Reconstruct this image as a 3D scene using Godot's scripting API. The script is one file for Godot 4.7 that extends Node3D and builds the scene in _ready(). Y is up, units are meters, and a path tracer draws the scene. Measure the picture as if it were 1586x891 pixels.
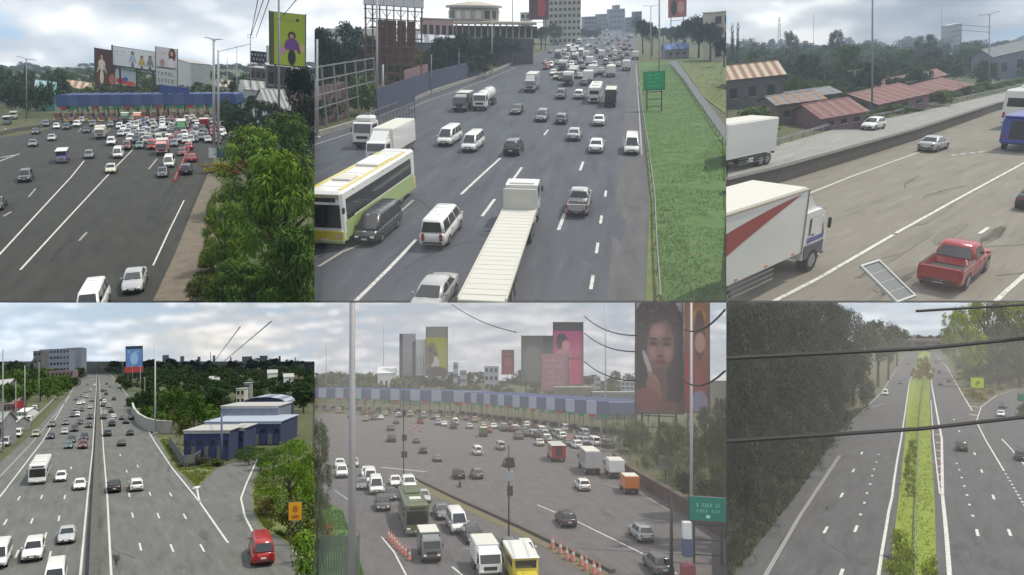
extends Node3D
# Six motorway views that meet at one camera. Each view ("cell") has a ground plane of its own, placed round the camera.

const F := 1100.0          # focal length in photograph pixels
const CX := 793.0
const CY := 445.5
const PITCH := 0.1396      # the camera looks 8 degrees up
var cells := {}
var mats := {}
var rng := RandomNumberGenerator.new()
var taken := {}
var cam_pos := Vector3(0, 20, 0)

# ---------------------------------------------------------------- cells
func cell(id: String, x0: float, x1: float, y0: float, y1: float, yh: float, h: float, s: float, vx: float) -> void:
	var t := atan((CY - yh) / F)
	var rig := Basis(Vector3.RIGHT, PITCH)
	var n := rig * Vector3(0, cos(t), sin(t))
	var fw := rig * Vector3(0, sin(t), -cos(t))
	var b := Basis(Vector3.RIGHT, n, -fw)
	var c := {"id": id, "x0": x0, "x1": x1, "y0": y0, "y1": y1, "yh": yh, "h": h, "s": s, "t": t, "vx": vx}
	c.T = Transform3D(b.scaled_local(Vector3.ONE * s), cam_pos - n * h * s)
	# seams that cut what stands in this cell: planes through the camera, in the cell's own metres, kept side positive
	var planes := []
	if x0 > 1: planes.append(seam(c, x0, 100, x0, 800, Vector2(1, 0)))
	if x1 < 1580: planes.append(seam(c, x1, 100, x1, 800, Vector2(-1, 0)))
	if y0 > 1: planes.append(seam(c, 100, y0, 1400, y0, Vector2(0, 1)))
	if y1 < 885: planes.append(seam(c, 100, y1, 1400, y1, Vector2(0, -1)))
	c.planes = planes
	cells[id] = c

func ray(c: Dictionary, px: float, py: float) -> Vector3:     # local direction per unit of camera depth
	var dx := (px - CX) / F
	var dy := (CY - py) / F
	var t: float = c.t
	return Vector3(dx, dy * cos(t) - sin(t), -(dy * sin(t) + cos(t)))

func seam(c: Dictionary, ax: float, ay: float, bx: float, by: float, inside: Vector2) -> Vector3:
	var n := ray(c, ax, ay).cross(ray(c, bx, by)).normalized()
	var probe := ray(c, (ax + bx) / 2 + inside.x * 20, (ay + by) / 2 + inside.y * 20)
	return n if n.dot(probe) > 0 else -n

func G(c: Dictionary, px: float, py: float, up := 0.0) -> Vector3:   # the point of the cell's ground seen there
	var d := ray(c, px, py)
	var s: float = (c.h - up) / -d.y
	return Vector3(d.x * s, up, d.z * s)

func mpp(c: Dictionary, py: float) -> float:                 # metres per pixel for things standing on the ground seen at row py
	return -G(c, CX, py).z / F / ray(c, CX, py).z * -1.0

func P(c: Dictionary, base: Vector3, py: float) -> float:    # height over that ground point that is seen at row py
	var q := (CY - py) / F
	var t: float = c.t
	return c.h - base.z * (q * cos(t) - sin(t)) / (cos(t) + q * sin(t))

func plumb(c: Dictionary, base: Vector3) -> Basis:           # posts stand plumb to the camera's own level
	var dx := base.x / -base.z
	return Basis(Vector3.BACK, atan(dx * sin(c.t)))

func toward(c: Dictionary, base: Vector3, vx: float, vy := -999.0) -> Basis:   # turned so that +Z runs along the road away from the camera
	var d := ray(c, vx, c.yh if vy < -900 else vy)
	return Basis(Vector3.UP, atan2(d.x, d.z))

# ---------------------------------------------------------------- naming
func numbered(called: String) -> String:
	if not taken.has(called):
		taken[called] = 0
		return called
	taken[called] += 1
	return "%s_%03d" % [called, taken[called]]

func tag(o: Node, label: String, category: String, group := "", kind := "") -> void:
	if label: o.set_meta("label", label)
	if category: o.set_meta("category", category)
	if group: o.set_meta("group", group)
	if kind: o.set_meta("kind", kind)

func thing(c: Dictionary, called: String, at: Transform3D, label: String, category: String, group := "") -> Node3D:
	var o := Node3D.new()
	o.name = numbered(called)
	add_child(o)
	o.transform = c.T * at
	tag(o, label, category, group)
	return o

func part(called: String, mesh: Mesh, m: Material, parent: Node) -> MeshInstance3D:
	var o := MeshInstance3D.new()
	o.name = called
	o.mesh = mesh
	if m: o.material_override = m
	parent.add_child(o, true)
	return o

func struct(c: Dictionary, called: String, mesh: Mesh, m: Material, kind := "structure") -> MeshInstance3D:
	var o := MeshInstance3D.new()
	o.name = numbered(called)
	o.mesh = mesh
	if m: o.material_override = m
	add_child(o)
	o.transform = c.T
	o.set_meta("kind", kind)
	return o

# ---------------------------------------------------------------- cutting at the seams
func fit(o: Node3D, c: Dictionary) -> void:
	var inv: Transform3D = c.T.affine_inverse()
	fit_rec(o, c, inv)

func fit_rec(o: Node, c: Dictionary, inv: Transform3D) -> void:
	for k in o.get_children():
		fit_rec(k, c, inv)
	if o is MeshInstance3D and o.mesh:
		var tr: Transform3D = inv * world_of(o)
		var box: AABB = o.mesh.get_aabb()
		var cut := []
		var eye := Vector3(0, c.h, 0)
		for n in c.planes:
			var lo := 1e9
			for i in 8:
				lo = minf(lo, n.dot(tr * box.get_endpoint(i) - eye))
			if lo < 0: cut.append(n)
		if cut.is_empty(): return
		var nm := clip_mesh(o.mesh, tr, cut, eye)
		if nm == null:
			if o.get_child_count() == 0:
				o.get_parent().remove_child(o)
				o.queue_free()
			else:
				o.mesh = null
		else:
			o.mesh = nm

func world_of(o: Node3D) -> Transform3D:
	var t := o.transform
	var p := o.get_parent()
	while p is Node3D and p != self:
		t = p.transform * t
		p = p.get_parent()
	return t

func clip_mesh(mesh: Mesh, tr: Transform3D, planes: Array, eye: Vector3) -> ArrayMesh:
	var out := ArrayMesh.new()
	for si in mesh.get_surface_count():
		var a := mesh.surface_get_arrays(si)
		var vs: PackedVector3Array = a[Mesh.ARRAY_VERTEX]
		var ns = a[Mesh.ARRAY_NORMAL]
		var uv = a[Mesh.ARRAY_TEX_UV]
		var cl = a[Mesh.ARRAY_COLOR]
		var ix = a[Mesh.ARRAY_INDEX]
		var count: int = ix.size() if ix else vs.size()
		var ov := PackedVector3Array()
		var on := PackedVector3Array()
		var ou := PackedVector2Array()
		var oc := PackedColorArray()
		var dist := []
		for n in planes:
			var d := PackedFloat32Array()
			d.resize(vs.size())
			for i in vs.size(): d[i] = n.dot(tr * vs[i] - eye)
			dist.append(d)
		for k in range(0, count, 3):
			var poly := []      # each corner: [v, n, uv, colour, distances]
			var out_all := false
			var in_all := true
			for d in dist:
				var c0 := 0
				for j in 3:
					var i: int = ix[k + j] if ix else k + j
					if d[i] >= 0: c0 += 1
				if c0 == 0: out_all = true
				if c0 < 3: in_all = false
			if out_all: continue
			for j in 3:
				var i: int = ix[k + j] if ix else k + j
				var ds := []
				if not in_all:
					for d in dist: ds.append(d[i])
				poly.append([vs[i], ns[i] if ns else Vector3.UP, uv[i] if uv else Vector2.ZERO, cl[i] if cl else Color.WHITE, ds])
			if not in_all:
				for pi in planes.size():
					var np := []
					for j in poly.size():
						var p = poly[j]
						var q = poly[(j + 1) % poly.size()]
						var dp: float = p[4][pi]
						var dq: float = q[4][pi]
						if dp >= 0: np.append(p)
						if (dp >= 0) != (dq >= 0):
							var f := dp / (dp - dq)
							var ds := []
							for z in planes.size(): ds.append(lerpf(p[4][z], q[4][z], f))
							np.append([p[0].lerp(q[0], f), p[1].lerp(q[1], f), p[2].lerp(q[2], f), p[3].lerp(q[3], f), ds])
					poly = np
			for j in range(1, poly.size() - 1):
				for p in [poly[0], poly[j], poly[j + 1]]:
					ov.append(p[0]); on.append(p[1]); ou.append(p[2]); oc.append(p[3])
		if ov.is_empty(): continue
		var arr := []
		arr.resize(Mesh.ARRAY_MAX)
		arr[Mesh.ARRAY_VERTEX] = ov
		if ns: arr[Mesh.ARRAY_NORMAL] = on
		if uv: arr[Mesh.ARRAY_TEX_UV] = ou
		if cl: arr[Mesh.ARRAY_COLOR] = oc
		out.add_surface_from_arrays(Mesh.PRIMITIVE_TRIANGLES, arr)
		out.surface_set_material(out.get_surface_count() - 1, mesh.surface_get_material(si))
	return out if out.get_surface_count() else null

# ---------------------------------------------------------------- mesh building
class MB:
	var st := SurfaceTool.new()
	var used := false
	func _init() -> void:
		st.begin(Mesh.PRIMITIVE_TRIANGLES)
		st.set_smooth_group(-1)
	func smooth(g: int) -> MB:
		st.set_smooth_group(g)
		return self
	func tri(a: Vector3, b: Vector3, c: Vector3, out: Vector3) -> void:
		used = true
		if (b - a).cross(c - a).dot(out) > 0:
			st.add_vertex(a); st.add_vertex(c); st.add_vertex(b)
		else:
			st.add_vertex(a); st.add_vertex(b); st.add_vertex(c)
	func quad(a: Vector3, b: Vector3, c: Vector3, d: Vector3, out: Vector3) -> void:
		tri(a, b, c, out); tri(a, c, d, out)
	func box(c: Vector3, s: Vector3, bev := 0.0, bs := Basis()) -> MB:
		var h := s / 2
		var v := func(x, y, z): return c + bs * Vector3(x, y, z)
		if bev <= 0:
			for ax in 3:
				for sg in [-1.0, 1.0]:
					var n := Vector3.ZERO; n[ax] = sg
					var u := Vector3.ZERO; u[(ax + 1) % 3] = h[(ax + 1) % 3]
					var w := Vector3.ZERO; w[(ax + 2) % 3] = h[(ax + 2) % 3]
					var m := n * h
					quad(c + bs * (m - u - w), c + bs * (m + u - w), c + bs * (m + u + w), c + bs * (m - u + w), bs * n)
			return self
		var i := h - Vector3.ONE * bev
		for ax in 3:
			for sg in [-1.0, 1.0]:
				var n := Vector3.ZERO; n[ax] = sg
				var u := Vector3.ZERO; u[(ax + 1) % 3] = i[(ax + 1) % 3]
				var w := Vector3.ZERO; w[(ax + 2) % 3] = i[(ax + 2) % 3]
				var m := n * h
				quad(c + bs * (m - u - w), c + bs * (m + u - w), c + bs * (m + u + w), c + bs * (m - u + w), bs * n)
		for ax in 3:
			var a1 := (ax + 1) % 3
			var a2 := (ax + 2) % 3
			for s1 in [-1.0, 1.0]:
				for s2 in [-1.0, 1.0]:
					var p := []
					for e in [-1.0, 1.0]:
						var q1 := Vector3.ZERO; q1[ax] = e * i[ax]; q1[a1] = s1 * h[a1]; q1[a2] = s2 * i[a2]
						var q2 := Vector3.ZERO; q2[ax] = e * i[ax]; q2[a1] = s1 * i[a1]; q2[a2] = s2 * h[a2]
						p.append(c + bs * q1); p.append(c + bs * q2)
					var o := Vector3.ZERO; o[a1] = s1; o[a2] = s2
					quad(p[0], p[1], p[3], p[2], bs * o)
		for sx in [-1.0, 1.0]:
			for sy in [-1.0, 1.0]:
				for sz in [-1.0, 1.0]:
					tri(v.call(sx * h.x, sy * i.y, sz * i.z), v.call(sx * i.x, sy * h.y, sz * i.z), v.call(sx * i.x, sy * i.y, sz * h.z), bs * Vector3(sx, sy, sz))
		return self
	func loft(rings: Array, cap0 := true, cap1 := true) -> MB:
		var cs := []
		for r in rings:
			var m := Vector3.ZERO
			for p in r: m += p
			cs.append(m / r.size())
		for k in rings.size() - 1:
			var n: int = rings[k].size()
			var mid: Vector3 = (cs[k] + cs[k + 1]) / 2
			for i in n:
				var j := (i + 1) % n
				var a: Vector3 = rings[k][i]; var b: Vector3 = rings[k][j]
				var c: Vector3 = rings[k + 1][j]; var d: Vector3 = rings[k + 1][i]
				quad(a, b, c, d, (a + b + c + d) / 4 - mid)
		if cap0: fan(rings[0], cs[0], cs[0] - cs[1])
		if cap1: fan(rings[-1], cs[-1], cs[-1] - cs[-2])
		return self
	func fan(r: Array, c: Vector3, out: Vector3) -> void:
		for i in r.size(): tri(c, r[i], r[(i + 1) % r.size()], out)
	func cyl(a: Vector3, b: Vector3, r0: float, r1: float, n := 8, caps := true) -> MB:
		var ax := (b - a).normalized()
		var u := ax.cross(Vector3.UP if absf(ax.y) < 0.9 else Vector3.RIGHT).normalized()
		var w := ax.cross(u)
		var r := [[], []]
		for i in n:
			var e := u * cos(TAU * i / n) + w * sin(TAU * i / n)
			r[0].append(a + e * r0); r[1].append(b + e * r1)
		return loft(r, caps, caps)
	func tube(path: Array, r: float, n := 6) -> MB:
		for i in path.size() - 1: cyl(path[i], path[i + 1], r, r, n, true)
		return self
	func prism(poly: Array, ax: Vector3) -> MB:      # a flat outline pushed along ax
		var q := []
		for p in poly: q.append(p + ax)
		return loft([poly, q])
	func done(m: Material = null) -> ArrayMesh:
		st.generate_normals()
		var r := st.commit()
		if m: r.surface_set_material(0, m)
		return r

func bx(c: Vector3, s: Vector3, bev := 0.0, bs := Basis()) -> ArrayMesh:
	return MB.new().box(c, s, bev, bs).done()

func sheet(pts: Array, along := Vector3.FORWARD) -> ArrayMesh:   # a flat polygon on the ground, textured along the road
	var poly := PackedVector2Array()
	for p in pts: poly.append(Vector2(p.x, p.z))
	var idx := Geometry2D.triangulate_polygon(poly)
	var st := SurfaceTool.new()
	st.begin(Mesh.PRIMITIVE_TRIANGLES)
	var a := along.normalized()
	var b := Vector3(-a.z, 0, a.x)
	for k in range(0, idx.size(), 3):
		var t := [pts[idx[k]], pts[idx[k + 1]], pts[idx[k + 2]]]
		if (t[1] - t[0]).cross(t[2] - t[0]).y > 0: t = [t[0], t[2], t[1]]
		for p in t:
			st.set_normal(Vector3.UP)
			st.set_uv(Vector2(p.dot(b), p.dot(a)))
			st.add_vertex(p)
	return st.commit()

func ground(c: Dictionary, called: String, px: Array, m: Material, up := 0.0, kind := "structure") -> MeshInstance3D:   # px: photograph positions, two numbers a corner
	var pts := []
	for k in range(0, px.size(), 2): pts.append(G(c, px[k], px[k + 1], up))
	var d := ray(c, c.vx, c.yh)
	return struct(c, called, sheet(pts, Vector3(d.x, 0, d.z)), m, kind)

func stripe_pts(pts: Array, w: float) -> Array:
	var l := []
	var r := []
	for i in pts.size():
		var d: Vector3 = (pts[mini(i + 1, pts.size() - 1)] - pts[maxi(i - 1, 0)]).normalized()
		var n := Vector3(-d.z, 0, d.x) * w / 2
		l.append(pts[i] + n)
		r.append(pts[i] - n)
	r.reverse()
	return l + r

func line(c: Dictionary, px: Array, w: float, m: Material, called := "lane_line", up := 0.03) -> void:   # a painted line through those ground points
	var pts := []
	for k in range(0, px.size(), 2): pts.append(G(c, px[k], px[k + 1], up))
	mark(c, called, sheet(stripe_pts(pts, w)), m)

func mark(c: Dictionary, called: String, mesh: Mesh, m: Material) -> void:   # painted markings belong to the road
	var o := part(called, mesh, m, c.road)
	var out := false
	var box := mesh.get_aabb()
	for n in c.planes:
		for i in 8:
			if n.dot(box.get_endpoint(i) - Vector3(0, c.h, 0)) < 0: out = true
	if out: fit_self(o, c)

func dash(c: Dictionary, px: float, py: float, length: float, w: float, m: Material, vx := -1.0, vy := -999.0) -> void:
	var p := G(c, px, py, 0.03)
	var d := ray(c, c.vx if vx < 0 else vx, c.yh if vy < -900 else vy)
	var a := Vector3(d.x, 0, d.z).normalized() * length / 2
	mark(c, "lane_dash", sheet(stripe_pts([p - a, p + a], w)), m)

# ---------------------------------------------------------------- materials
func srgb(r: float, g: float, b: float) -> Color:            # real-world base colours are linear
	return Color(r, g, b).linear_to_srgb()

func mat(key: String, col: Color, rough := 0.7, metal := 0.0) -> StandardMaterial3D:
	if mats.has(key): return mats[key]
	var m := StandardMaterial3D.new()
	m.albedo_color = col.linear_to_srgb()
	m.roughness = rough
	m.metallic = metal
	mats[key] = m
	return m

func paint(key: String, col: Color, rough := 0.32) -> StandardMaterial3D:
	if mats.has(key): return mats[key]
	var m := mat(key, col, rough)
	m.clearcoat_enabled = true
	m.clearcoat = 0.5
	m.clearcoat_roughness = 0.12
	return m

func noise_tex(sd: int, freq: float, ramp: Array, size := 512, oct := 5) -> NoiseTexture2D:
	var n := FastNoiseLite.new()
	n.seed = sd
	n.noise_type = FastNoiseLite.TYPE_SIMPLEX_SMOOTH
	n.frequency = freq
	n.fractal_octaves = oct
	var g := Gradient.new()
	g.offsets = PackedFloat32Array()
	g.colors = PackedColorArray()
	var offs := PackedFloat32Array()
	var cols := PackedColorArray()
	for i in ramp.size():
		offs.append(float(i) / (ramp.size() - 1))
		cols.append(ramp[i].linear_to_srgb())
	g.offsets = offs
	g.colors = cols
	var t := NoiseTexture2D.new()
	t.width = size
	t.height = size
	t.seamless = true
	t.noise = n
	t.color_ramp = g
	return t

# road surface: streaks along the lanes by stretching the noise, and a second, coarser layer over it
func road_mat(key: String, dark: Color, light: Color, sd: int, across: float, along: float, rough := 0.85) -> StandardMaterial3D:
	var m := mat(key, Color.WHITE, rough)
	var mid := dark.lerp(light, 0.5)
	m.albedo_texture = noise_tex(sd, 0.012, [dark * 0.8, dark, mid, mid, light, light * 1.12])
	m.uv1_scale = Vector3(1.0 / across, 1.0 / along, 1)
	m.detail_enabled = true
	m.detail_uv_layer = BaseMaterial3D.DETAIL_UV_1
	m.detail_blend_mode = BaseMaterial3D.BLEND_MODE_MUL
	var w := Color(0.97, 0.97, 0.97)
	m.detail_albedo = noise_tex(sd + 7, 0.05, [Color(0.68, 0.68, 0.68), Color(0.92, 0.92, 0.92), w, w, Color(0.82, 0.82, 0.82)], 512, 4)
	return m

func soil_mat(key: String, cols: Array, sd: int, tile: float) -> StandardMaterial3D:
	var m := mat(key, Color.WHITE, 0.95)
	m.albedo_texture = noise_tex(sd, 0.02, cols)
	m.uv1_scale = Vector3(1.0 / tile, 1.0 / tile, 1)
	return m

func rough_mat(key: String, a: Color, b: Color, sd: int, tile: float, rough := 0.85) -> StandardMaterial3D:   # walls, roofs: triplanar
	var m := mat(key, Color.WHITE, rough)
	m.albedo_texture = noise_tex(sd, 0.02, [a, a.lerp(b, 0.5), b, a.lerp(b, 0.3)], 256)
	m.uv1_triplanar = true
	m.uv1_scale = Vector3.ONE / tile
	return m

func leaf_mat(key: String, tint: Color) -> StandardMaterial3D:
	if mats.has(key): return mats[key]
	var m := mat(key, tint, 0.6)
	m.vertex_color_use_as_albedo = true
	m.metallic_specular = 0.12
	m.backlight_enabled = true
	m.backlight = Color(0.25, 0.3, 0.08)
	m.cull_mode = BaseMaterial3D.CULL_DISABLED
	return m

# ---------------------------------------------------------------- sky
func sky_image() -> Image:
	var w := 1536
	var h := 768
	var im := Image.create(w, h, false, Image.FORMAT_RGBF)
	var n := FastNoiseLite.new()
	n.seed = 11
	n.frequency = 1.0
	n.fractal_octaves = 5
	n.noise_type = FastNoiseLite.TYPE_SIMPLEX_SMOOTH
	var n2 := FastNoiseLite.new()
	n2.seed = 5
	n2.frequency = 1.0
	n2.fractal_octaves = 4
	for y in h / 2 + 1:
		var el := PI / 2 - PI * (y + 0.5) / h
		for x in w:
			var az := TAU * (x + 0.5) / w              # 0 straight ahead, growing to the right
			if az > PI: az -= TAU
			im.set_pixel(x, y, sky_color(az, maxf(el, 0.0), n, n2))
	var low := im.get_pixel(0, h / 2 - 1)
	for y in range(h / 2 + 1, h):
		for x in w: im.set_pixel(x, y, Color(0.4, 0.4, 0.4))
	return im

func bump(x: float, c: float, w: float) -> float:
	return exp(-pow((x - c) / w, 2.0))

func sky_color(az: float, el: float, n: FastNoiseLite, n2: FastNoiseLite) -> Color:
	var a := rad_to_deg(az)
	var e := rad_to_deg(el)
	# cloud layer seen in perspective: long flat banks that pack closer towards the horizon
	var k := 1.0 / (sin(el) + 0.12)
	var u := Vector3(sin(az) * k * cos(el), cos(az) * k * cos(el), 0)
	var c1 := n.get_noise_3d(u.x * 2.0, u.y * 3.6, 3.0)
	var c2 := n2.get_noise_3d(u.x * 5.5, u.y * 11.0, 9.0)
	var clouds := clampf(0.5 + 0.9 * c1 + 0.45 * c2, 0.0, 1.0)
	var blue := Color(0.30, 0.53, 0.80).lerp(Color(0.62, 0.80, 0.95), exp(-e / 14.0))
	var grey := Color(0.56, 0.58, 0.61)
	var white := Color(1.42, 1.41, 1.38)
	var col := blue.lerp(grey, smoothstep(0.20, 0.42, clouds))
	col = col.lerp(Color(0.74, 0.75, 0.77), smoothstep(0.42, 0.6, clouds))
	col = col.lerp(white, smoothstep(0.62, 0.85, clouds))
	var lit := 0.66 + 0.7 * clouds
	# ahead and high the air is white; a bright bank lies to the left under grey cloud, a warm gap to the right under slate cloud
	col = col.lerp(white * (0.9 + 0.2 * clouds), 0.92 * bump(a, 0, 15) * smoothstep(12, 22, e))
	col = col.lerp(white * lit, 0.75 * bump(a, -28, 11) * bump(e, 24.2, 1.0))
	col = col.lerp(Color(0.50, 0.52, 0.55) * lit, 0.85 * bump(a, -29, 9) * bump(e, 27.6, 2.2))
	col = col.lerp(Color(0.52, 0.60, 0.68) * lit, 0.6 * bump(a, -28, 10) * bump(e, 22.2, 0.8))
	col = col.lerp(Color(0.92, 0.78, 0.54) * lit, 0.85 * bump(a, 22, 5) * bump(e, 22.5, 3.0))
	col = col.lerp(Color(0.16, 0.20, 0.26) * lit, 0.92 * bump(a, 33, 8) * bump(e, 25.5, 3.2))
	col = col.lerp(Color(0.50, 0.54, 0.60) * lit, 0.7 * bump(a, 32, 8) * bump(e, 20.5, 2))
	# low: pale blue and cream to the left, dull rose grey ahead, clear white to the right
	col = col.lerp(Color(0.70, 0.67, 0.66) * lit, 0.85 * bump(a, 0, 17) * (1.0 - smoothstep(7, 16, e)))
	col = col.lerp(Color(1.10, 0.98, 0.80) * lit, 0.8 * bump(a, -23, 6) * bump(e, 3.4, 1.6))
	col = col.lerp(Color(0.74, 0.90, 1.05) * (0.7 + 0.6 * clouds), 0.75 * bump(a, -36, 8) * bump(e, 4.5, 3))
	col = col.lerp(Color(1.05, 1.12, 1.15) * lit, 0.85 * bump(a, 32, 8) * bump(e, 4, 6))
	return col * 1.42

func set_stage() -> void:
	var cam := Camera3D.new()
	cam.name = "camera"
	cam.position = cam_pos
	cam.rotation = Vector3(PITCH, 0, 0)
	cam.fov = rad_to_deg(2.0 * atan(CY / F))
	cam.near = 0.1
	cam.far = 200000.0
	add_child(cam)
	cam.current = true
	var env := Environment.new()
	env.background_mode = Environment.BG_SKY
	var sky := Sky.new()
	var pm := PanoramaSkyMaterial.new()
	pm.panorama = ImageTexture.create_from_image(sky_image())
	sky.sky_material = pm
	env.sky = sky
	env.ambient_light_source = Environment.AMBIENT_SOURCE_SKY
	env.tonemap_mode = Environment.TONE_MAPPER_LINEAR
	env.tonemap_exposure = 0.96
	env.sdfgi_enabled = true
	env.ssao_enabled = true
	env.ssil_enabled = true
	env.volumetric_fog_enabled = true
	env.volumetric_fog_density = 0.0
	env.fog_enabled = true
	env.fog_density = FOG
	env.fog_light_color = Color(0.80, 0.87, 0.95)
	var we := WorldEnvironment.new()
	we.name = "world_environment"
	we.environment = env
	add_child(we)
	var sun := DirectionalLight3D.new()
	sun.name = "sun"
	sun.light_energy = 1.6
	sun.light_color = Color(1.0, 0.96, 0.88)
	sun.light_angular_distance = 0.6
	sun.shadow_enabled = true
	add_child(sun)
	sun.look_at_from_position(Vector3(0.45, 0.9, 0.12) * 10.0, Vector3.ZERO)

const FOG := 0.000018

# ---------------------------------------------------------------- the ground, roads and markings of the six views
func grounds() -> void:
	#          x0    x1    y0   y1   horizon height scale road's vanishing column
	cell("toll", 0, 487, 0, 469, 88, 20.0, 15.0, 300)
	cell("jam", 487, 1125, 0, 469, 25, 15.5, 30.2, 960)
	cell("bend", 1125, 1586, 0, 469, 73, 10.0, 40.0, 1941)
	cell("ramp", 0, 487, 469, 891, 555, 20.8, 1.0, 150)
	cell("plaza", 487, 1125, 469, 891, 575, 20.8, 1.0, 520)
	cell("median", 1125, 1586, 469, 891, 520, 21.6, 1.0, 1440)
	for k in cells: cells[k].long = {"toll": 1.35, "jam": 1.3, "bend": 1.2, "ramp": 1.25, "plaza": 1.15, "median": 1.2}[k]
	var white := mat("line_white", Color.WHITE, 0.8)
	white.albedo_texture = noise_tex(81, 0.03, [Color(0.16, 0.16, 0.155), Color(0.42, 0.42, 0.40), Color(0.55, 0.55, 0.53), Color(0.60, 0.60, 0.57), Color(0.38, 0.38, 0.36)], 256)
	white.uv1_scale = Vector3(0.5, 0.22, 1)
	var faint := mat("line_worn", Color(0.28, 0.28, 0.27), 0.8)
	var yellowed := mat("line_cream", Color(0.5, 0.48, 0.38), 0.8)
	var kerb := mat("seam_black", Color(0.012, 0.012, 0.014), 0.9)  # black of the dividing strips added along the seams between views
	var g_soil := soil_mat("earth", [Color(0.05, 0.06, 0.02), Color(0.07, 0.08, 0.03), Color(0.10, 0.09, 0.05)], 3, 40)
	var g_grass := soil_mat("grass_green", [Color(0.036, 0.080, 0.014), Color(0.050, 0.115, 0.022), Color(0.066, 0.135, 0.03), Color(0.10, 0.13, 0.05)], 5, 22)
	var g_lawn2 := soil_mat("grass_olive", [Color(0.07, 0.10, 0.02), Color(0.11, 0.14, 0.04), Color(0.15, 0.16, 0.06)], 6, 22)
	var g_lime := soil_mat("grass_lime", [Color(0.12, 0.17, 0.012), Color(0.18, 0.24, 0.02), Color(0.22, 0.26, 0.04)], 8, 9)
	var dirt := soil_mat("dirt", [Color(0.10, 0.085, 0.06), Color(0.14, 0.115, 0.085), Color(0.17, 0.14, 0.10)], 9, 18)

	# --- the toll approach
	var c = cells.toll
	ground(c, "ground", [-150, 104, 487, 104, 487, 469, -150, 469], g_soil, -0.1)
	c.road = ground(c, "road", [-150, 270, 0, 213, 60, 205, 95, 190, 100, 176, 372, 176, 372, 215, 330, 235, 325, 262, 300, 320, 268, 400, 235, 469, -150, 469],
		road_mat("asphalt_toll", Color(0.020, 0.020, 0.0155), Color(0.034, 0.034, 0.027), 21, 14, 60))
	ground(c, "ground", [325, 262, 345, 268, 340, 320, 335, 380, 335, 469, 235, 469, 268, 400, 300, 320], dirt, 0.02)
	line(c, [-20, 414, 0, 393, 60, 328, 110, 274, 130, 249], 0.22, white)
	line(c, [31, 418, 100, 343, 166, 272, 205, 232], 0.22, white)
	line(c, [237, 411, 262, 357, 285, 310], 0.17, white)
	line(c, [-10, 253, 30, 238], 0.3, white)
	line(c, [0, 244, 22, 240], 0.9, faint)
	line(c, [230, 262, 243, 246], 0.3, faint)
	line(c, [122, 373, 134, 360], 0.25, faint)
	line(c, [44, 305, 55, 292], 0.25, faint)
	line(c, [5, 335, 17, 328], 0.3, faint)
	for k in 6: line(c, [120 + k * 22, 205 + k * 0.5, 126 + k * 22, 198 + k * 0.5], 0.2, faint)

	# --- the crowded motorway
	c = cells.jam
	ground(c, "ground", [487, 44, 1125, 44, 1125, 469, 487, 469], g_soil, -0.1)
	c.road = ground(c, "road", [487, 214, 553, 195, 658, 150, 751, 119, 800, 98, 850, 75, 890, 50, 985, 46, 989, 132, 1006, 301, 1001, 469, 487, 469],
		road_mat("asphalt_jam", Color(0.043, 0.050, 0.066), Color(0.070, 0.078, 0.099), 22, 12, 90))
	ground(c, "road", [985, 60, 990, 132, 1003, 240, 1006, 301, 1001, 469, 940, 469, 955, 300, 970, 150], road_mat("asphalt_shoulder", Color(0.064, 0.064, 0.072), Color(0.095, 0.093, 0.10), 23, 8, 40), 0.015)
	ground(c, "grass", [988, 96, 1035, 96, 1060, 120, 1120, 211, 1124, 225, 1124, 469, 1000, 469, 1007, 301], g_grass, 0.02, "stuff")
	ground(c, "grass", [1050, 92, 1124, 88, 1124, 176, 1090, 150], g_lawn2, 0.02, "stuff")
	ground(c, "path", [1035, 96, 1048, 93, 1088, 148, 1124, 196, 1124, 222, 1090, 165], mat("path_grey", Color(0.11, 0.12, 0.13), 0.9), 0.03)
	ground(c, "verge", [1000, 469, 1022, 469, 1016, 380, 1013, 314, 1004, 235, 1001, 235, 1006, 301], g_lawn2, 0.04)
	line(c, [548, 469, 600, 418, 645, 371], 0.28, white)
	line(c, [714, 301, 745, 272, 775, 245], 0.28, white)
	line(c, [493, 413, 530, 390, 566, 376, 640, 310], 0.25, faint)
	for d in [[757, 321], [802, 268]]: dash(c, d[0], d[1], 6.0, 0.28, white, 975, 40)
	for d in [[870, 343], [901, 257], [846, 205], [921, 185]]: dash(c, d[0], d[1], 5.0, 0.28, white, 985, 40)
	for d in [[917, 437], [925, 384], [931, 340], [938, 300]]: dash(c, d[0], d[1], 2.5, 0.22, white, 985, 40)
	line(c, [985, 100, 990, 170, 994, 240], 0.2, faint)
	line(c, [487, 224, 553, 203, 660, 157, 753, 124, 800, 104], 0.3, faint)

	# --- the bend between the two carriageways
	c = cells.bend
	ground(c, "ground", [1125, 84, 1760, 84, 1760, 469, 1125, 469], g_soil, -0.1)
	c.road = ground(c, "road", [1125, 304, 1197, 285, 1310, 250, 1415, 217, 1540, 172, 1760, 122, 1760, 469, 1125, 469],
		road_mat("concrete_bend", Color(0.155, 0.141, 0.113), Color(0.205, 0.189, 0.153), 24, 9, 80))
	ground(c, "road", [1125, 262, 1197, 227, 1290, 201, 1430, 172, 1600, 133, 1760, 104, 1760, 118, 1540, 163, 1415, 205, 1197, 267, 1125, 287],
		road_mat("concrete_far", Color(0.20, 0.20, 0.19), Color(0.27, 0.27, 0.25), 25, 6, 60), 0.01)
	line(c, [1194, 469, 1268, 431, 1383, 364, 1383.5, 363.6], 0.2, white)
	line(c, [1388, 361, 1480, 310, 1600, 245, 1700, 193], 0.2, white)
	line(c, [1240, 305, 1320, 273, 1409, 241, 1470, 219], 0.18, yellowed)
	line(c, [1540, 469, 1560, 450, 1600, 415], 0.2, white)
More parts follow.
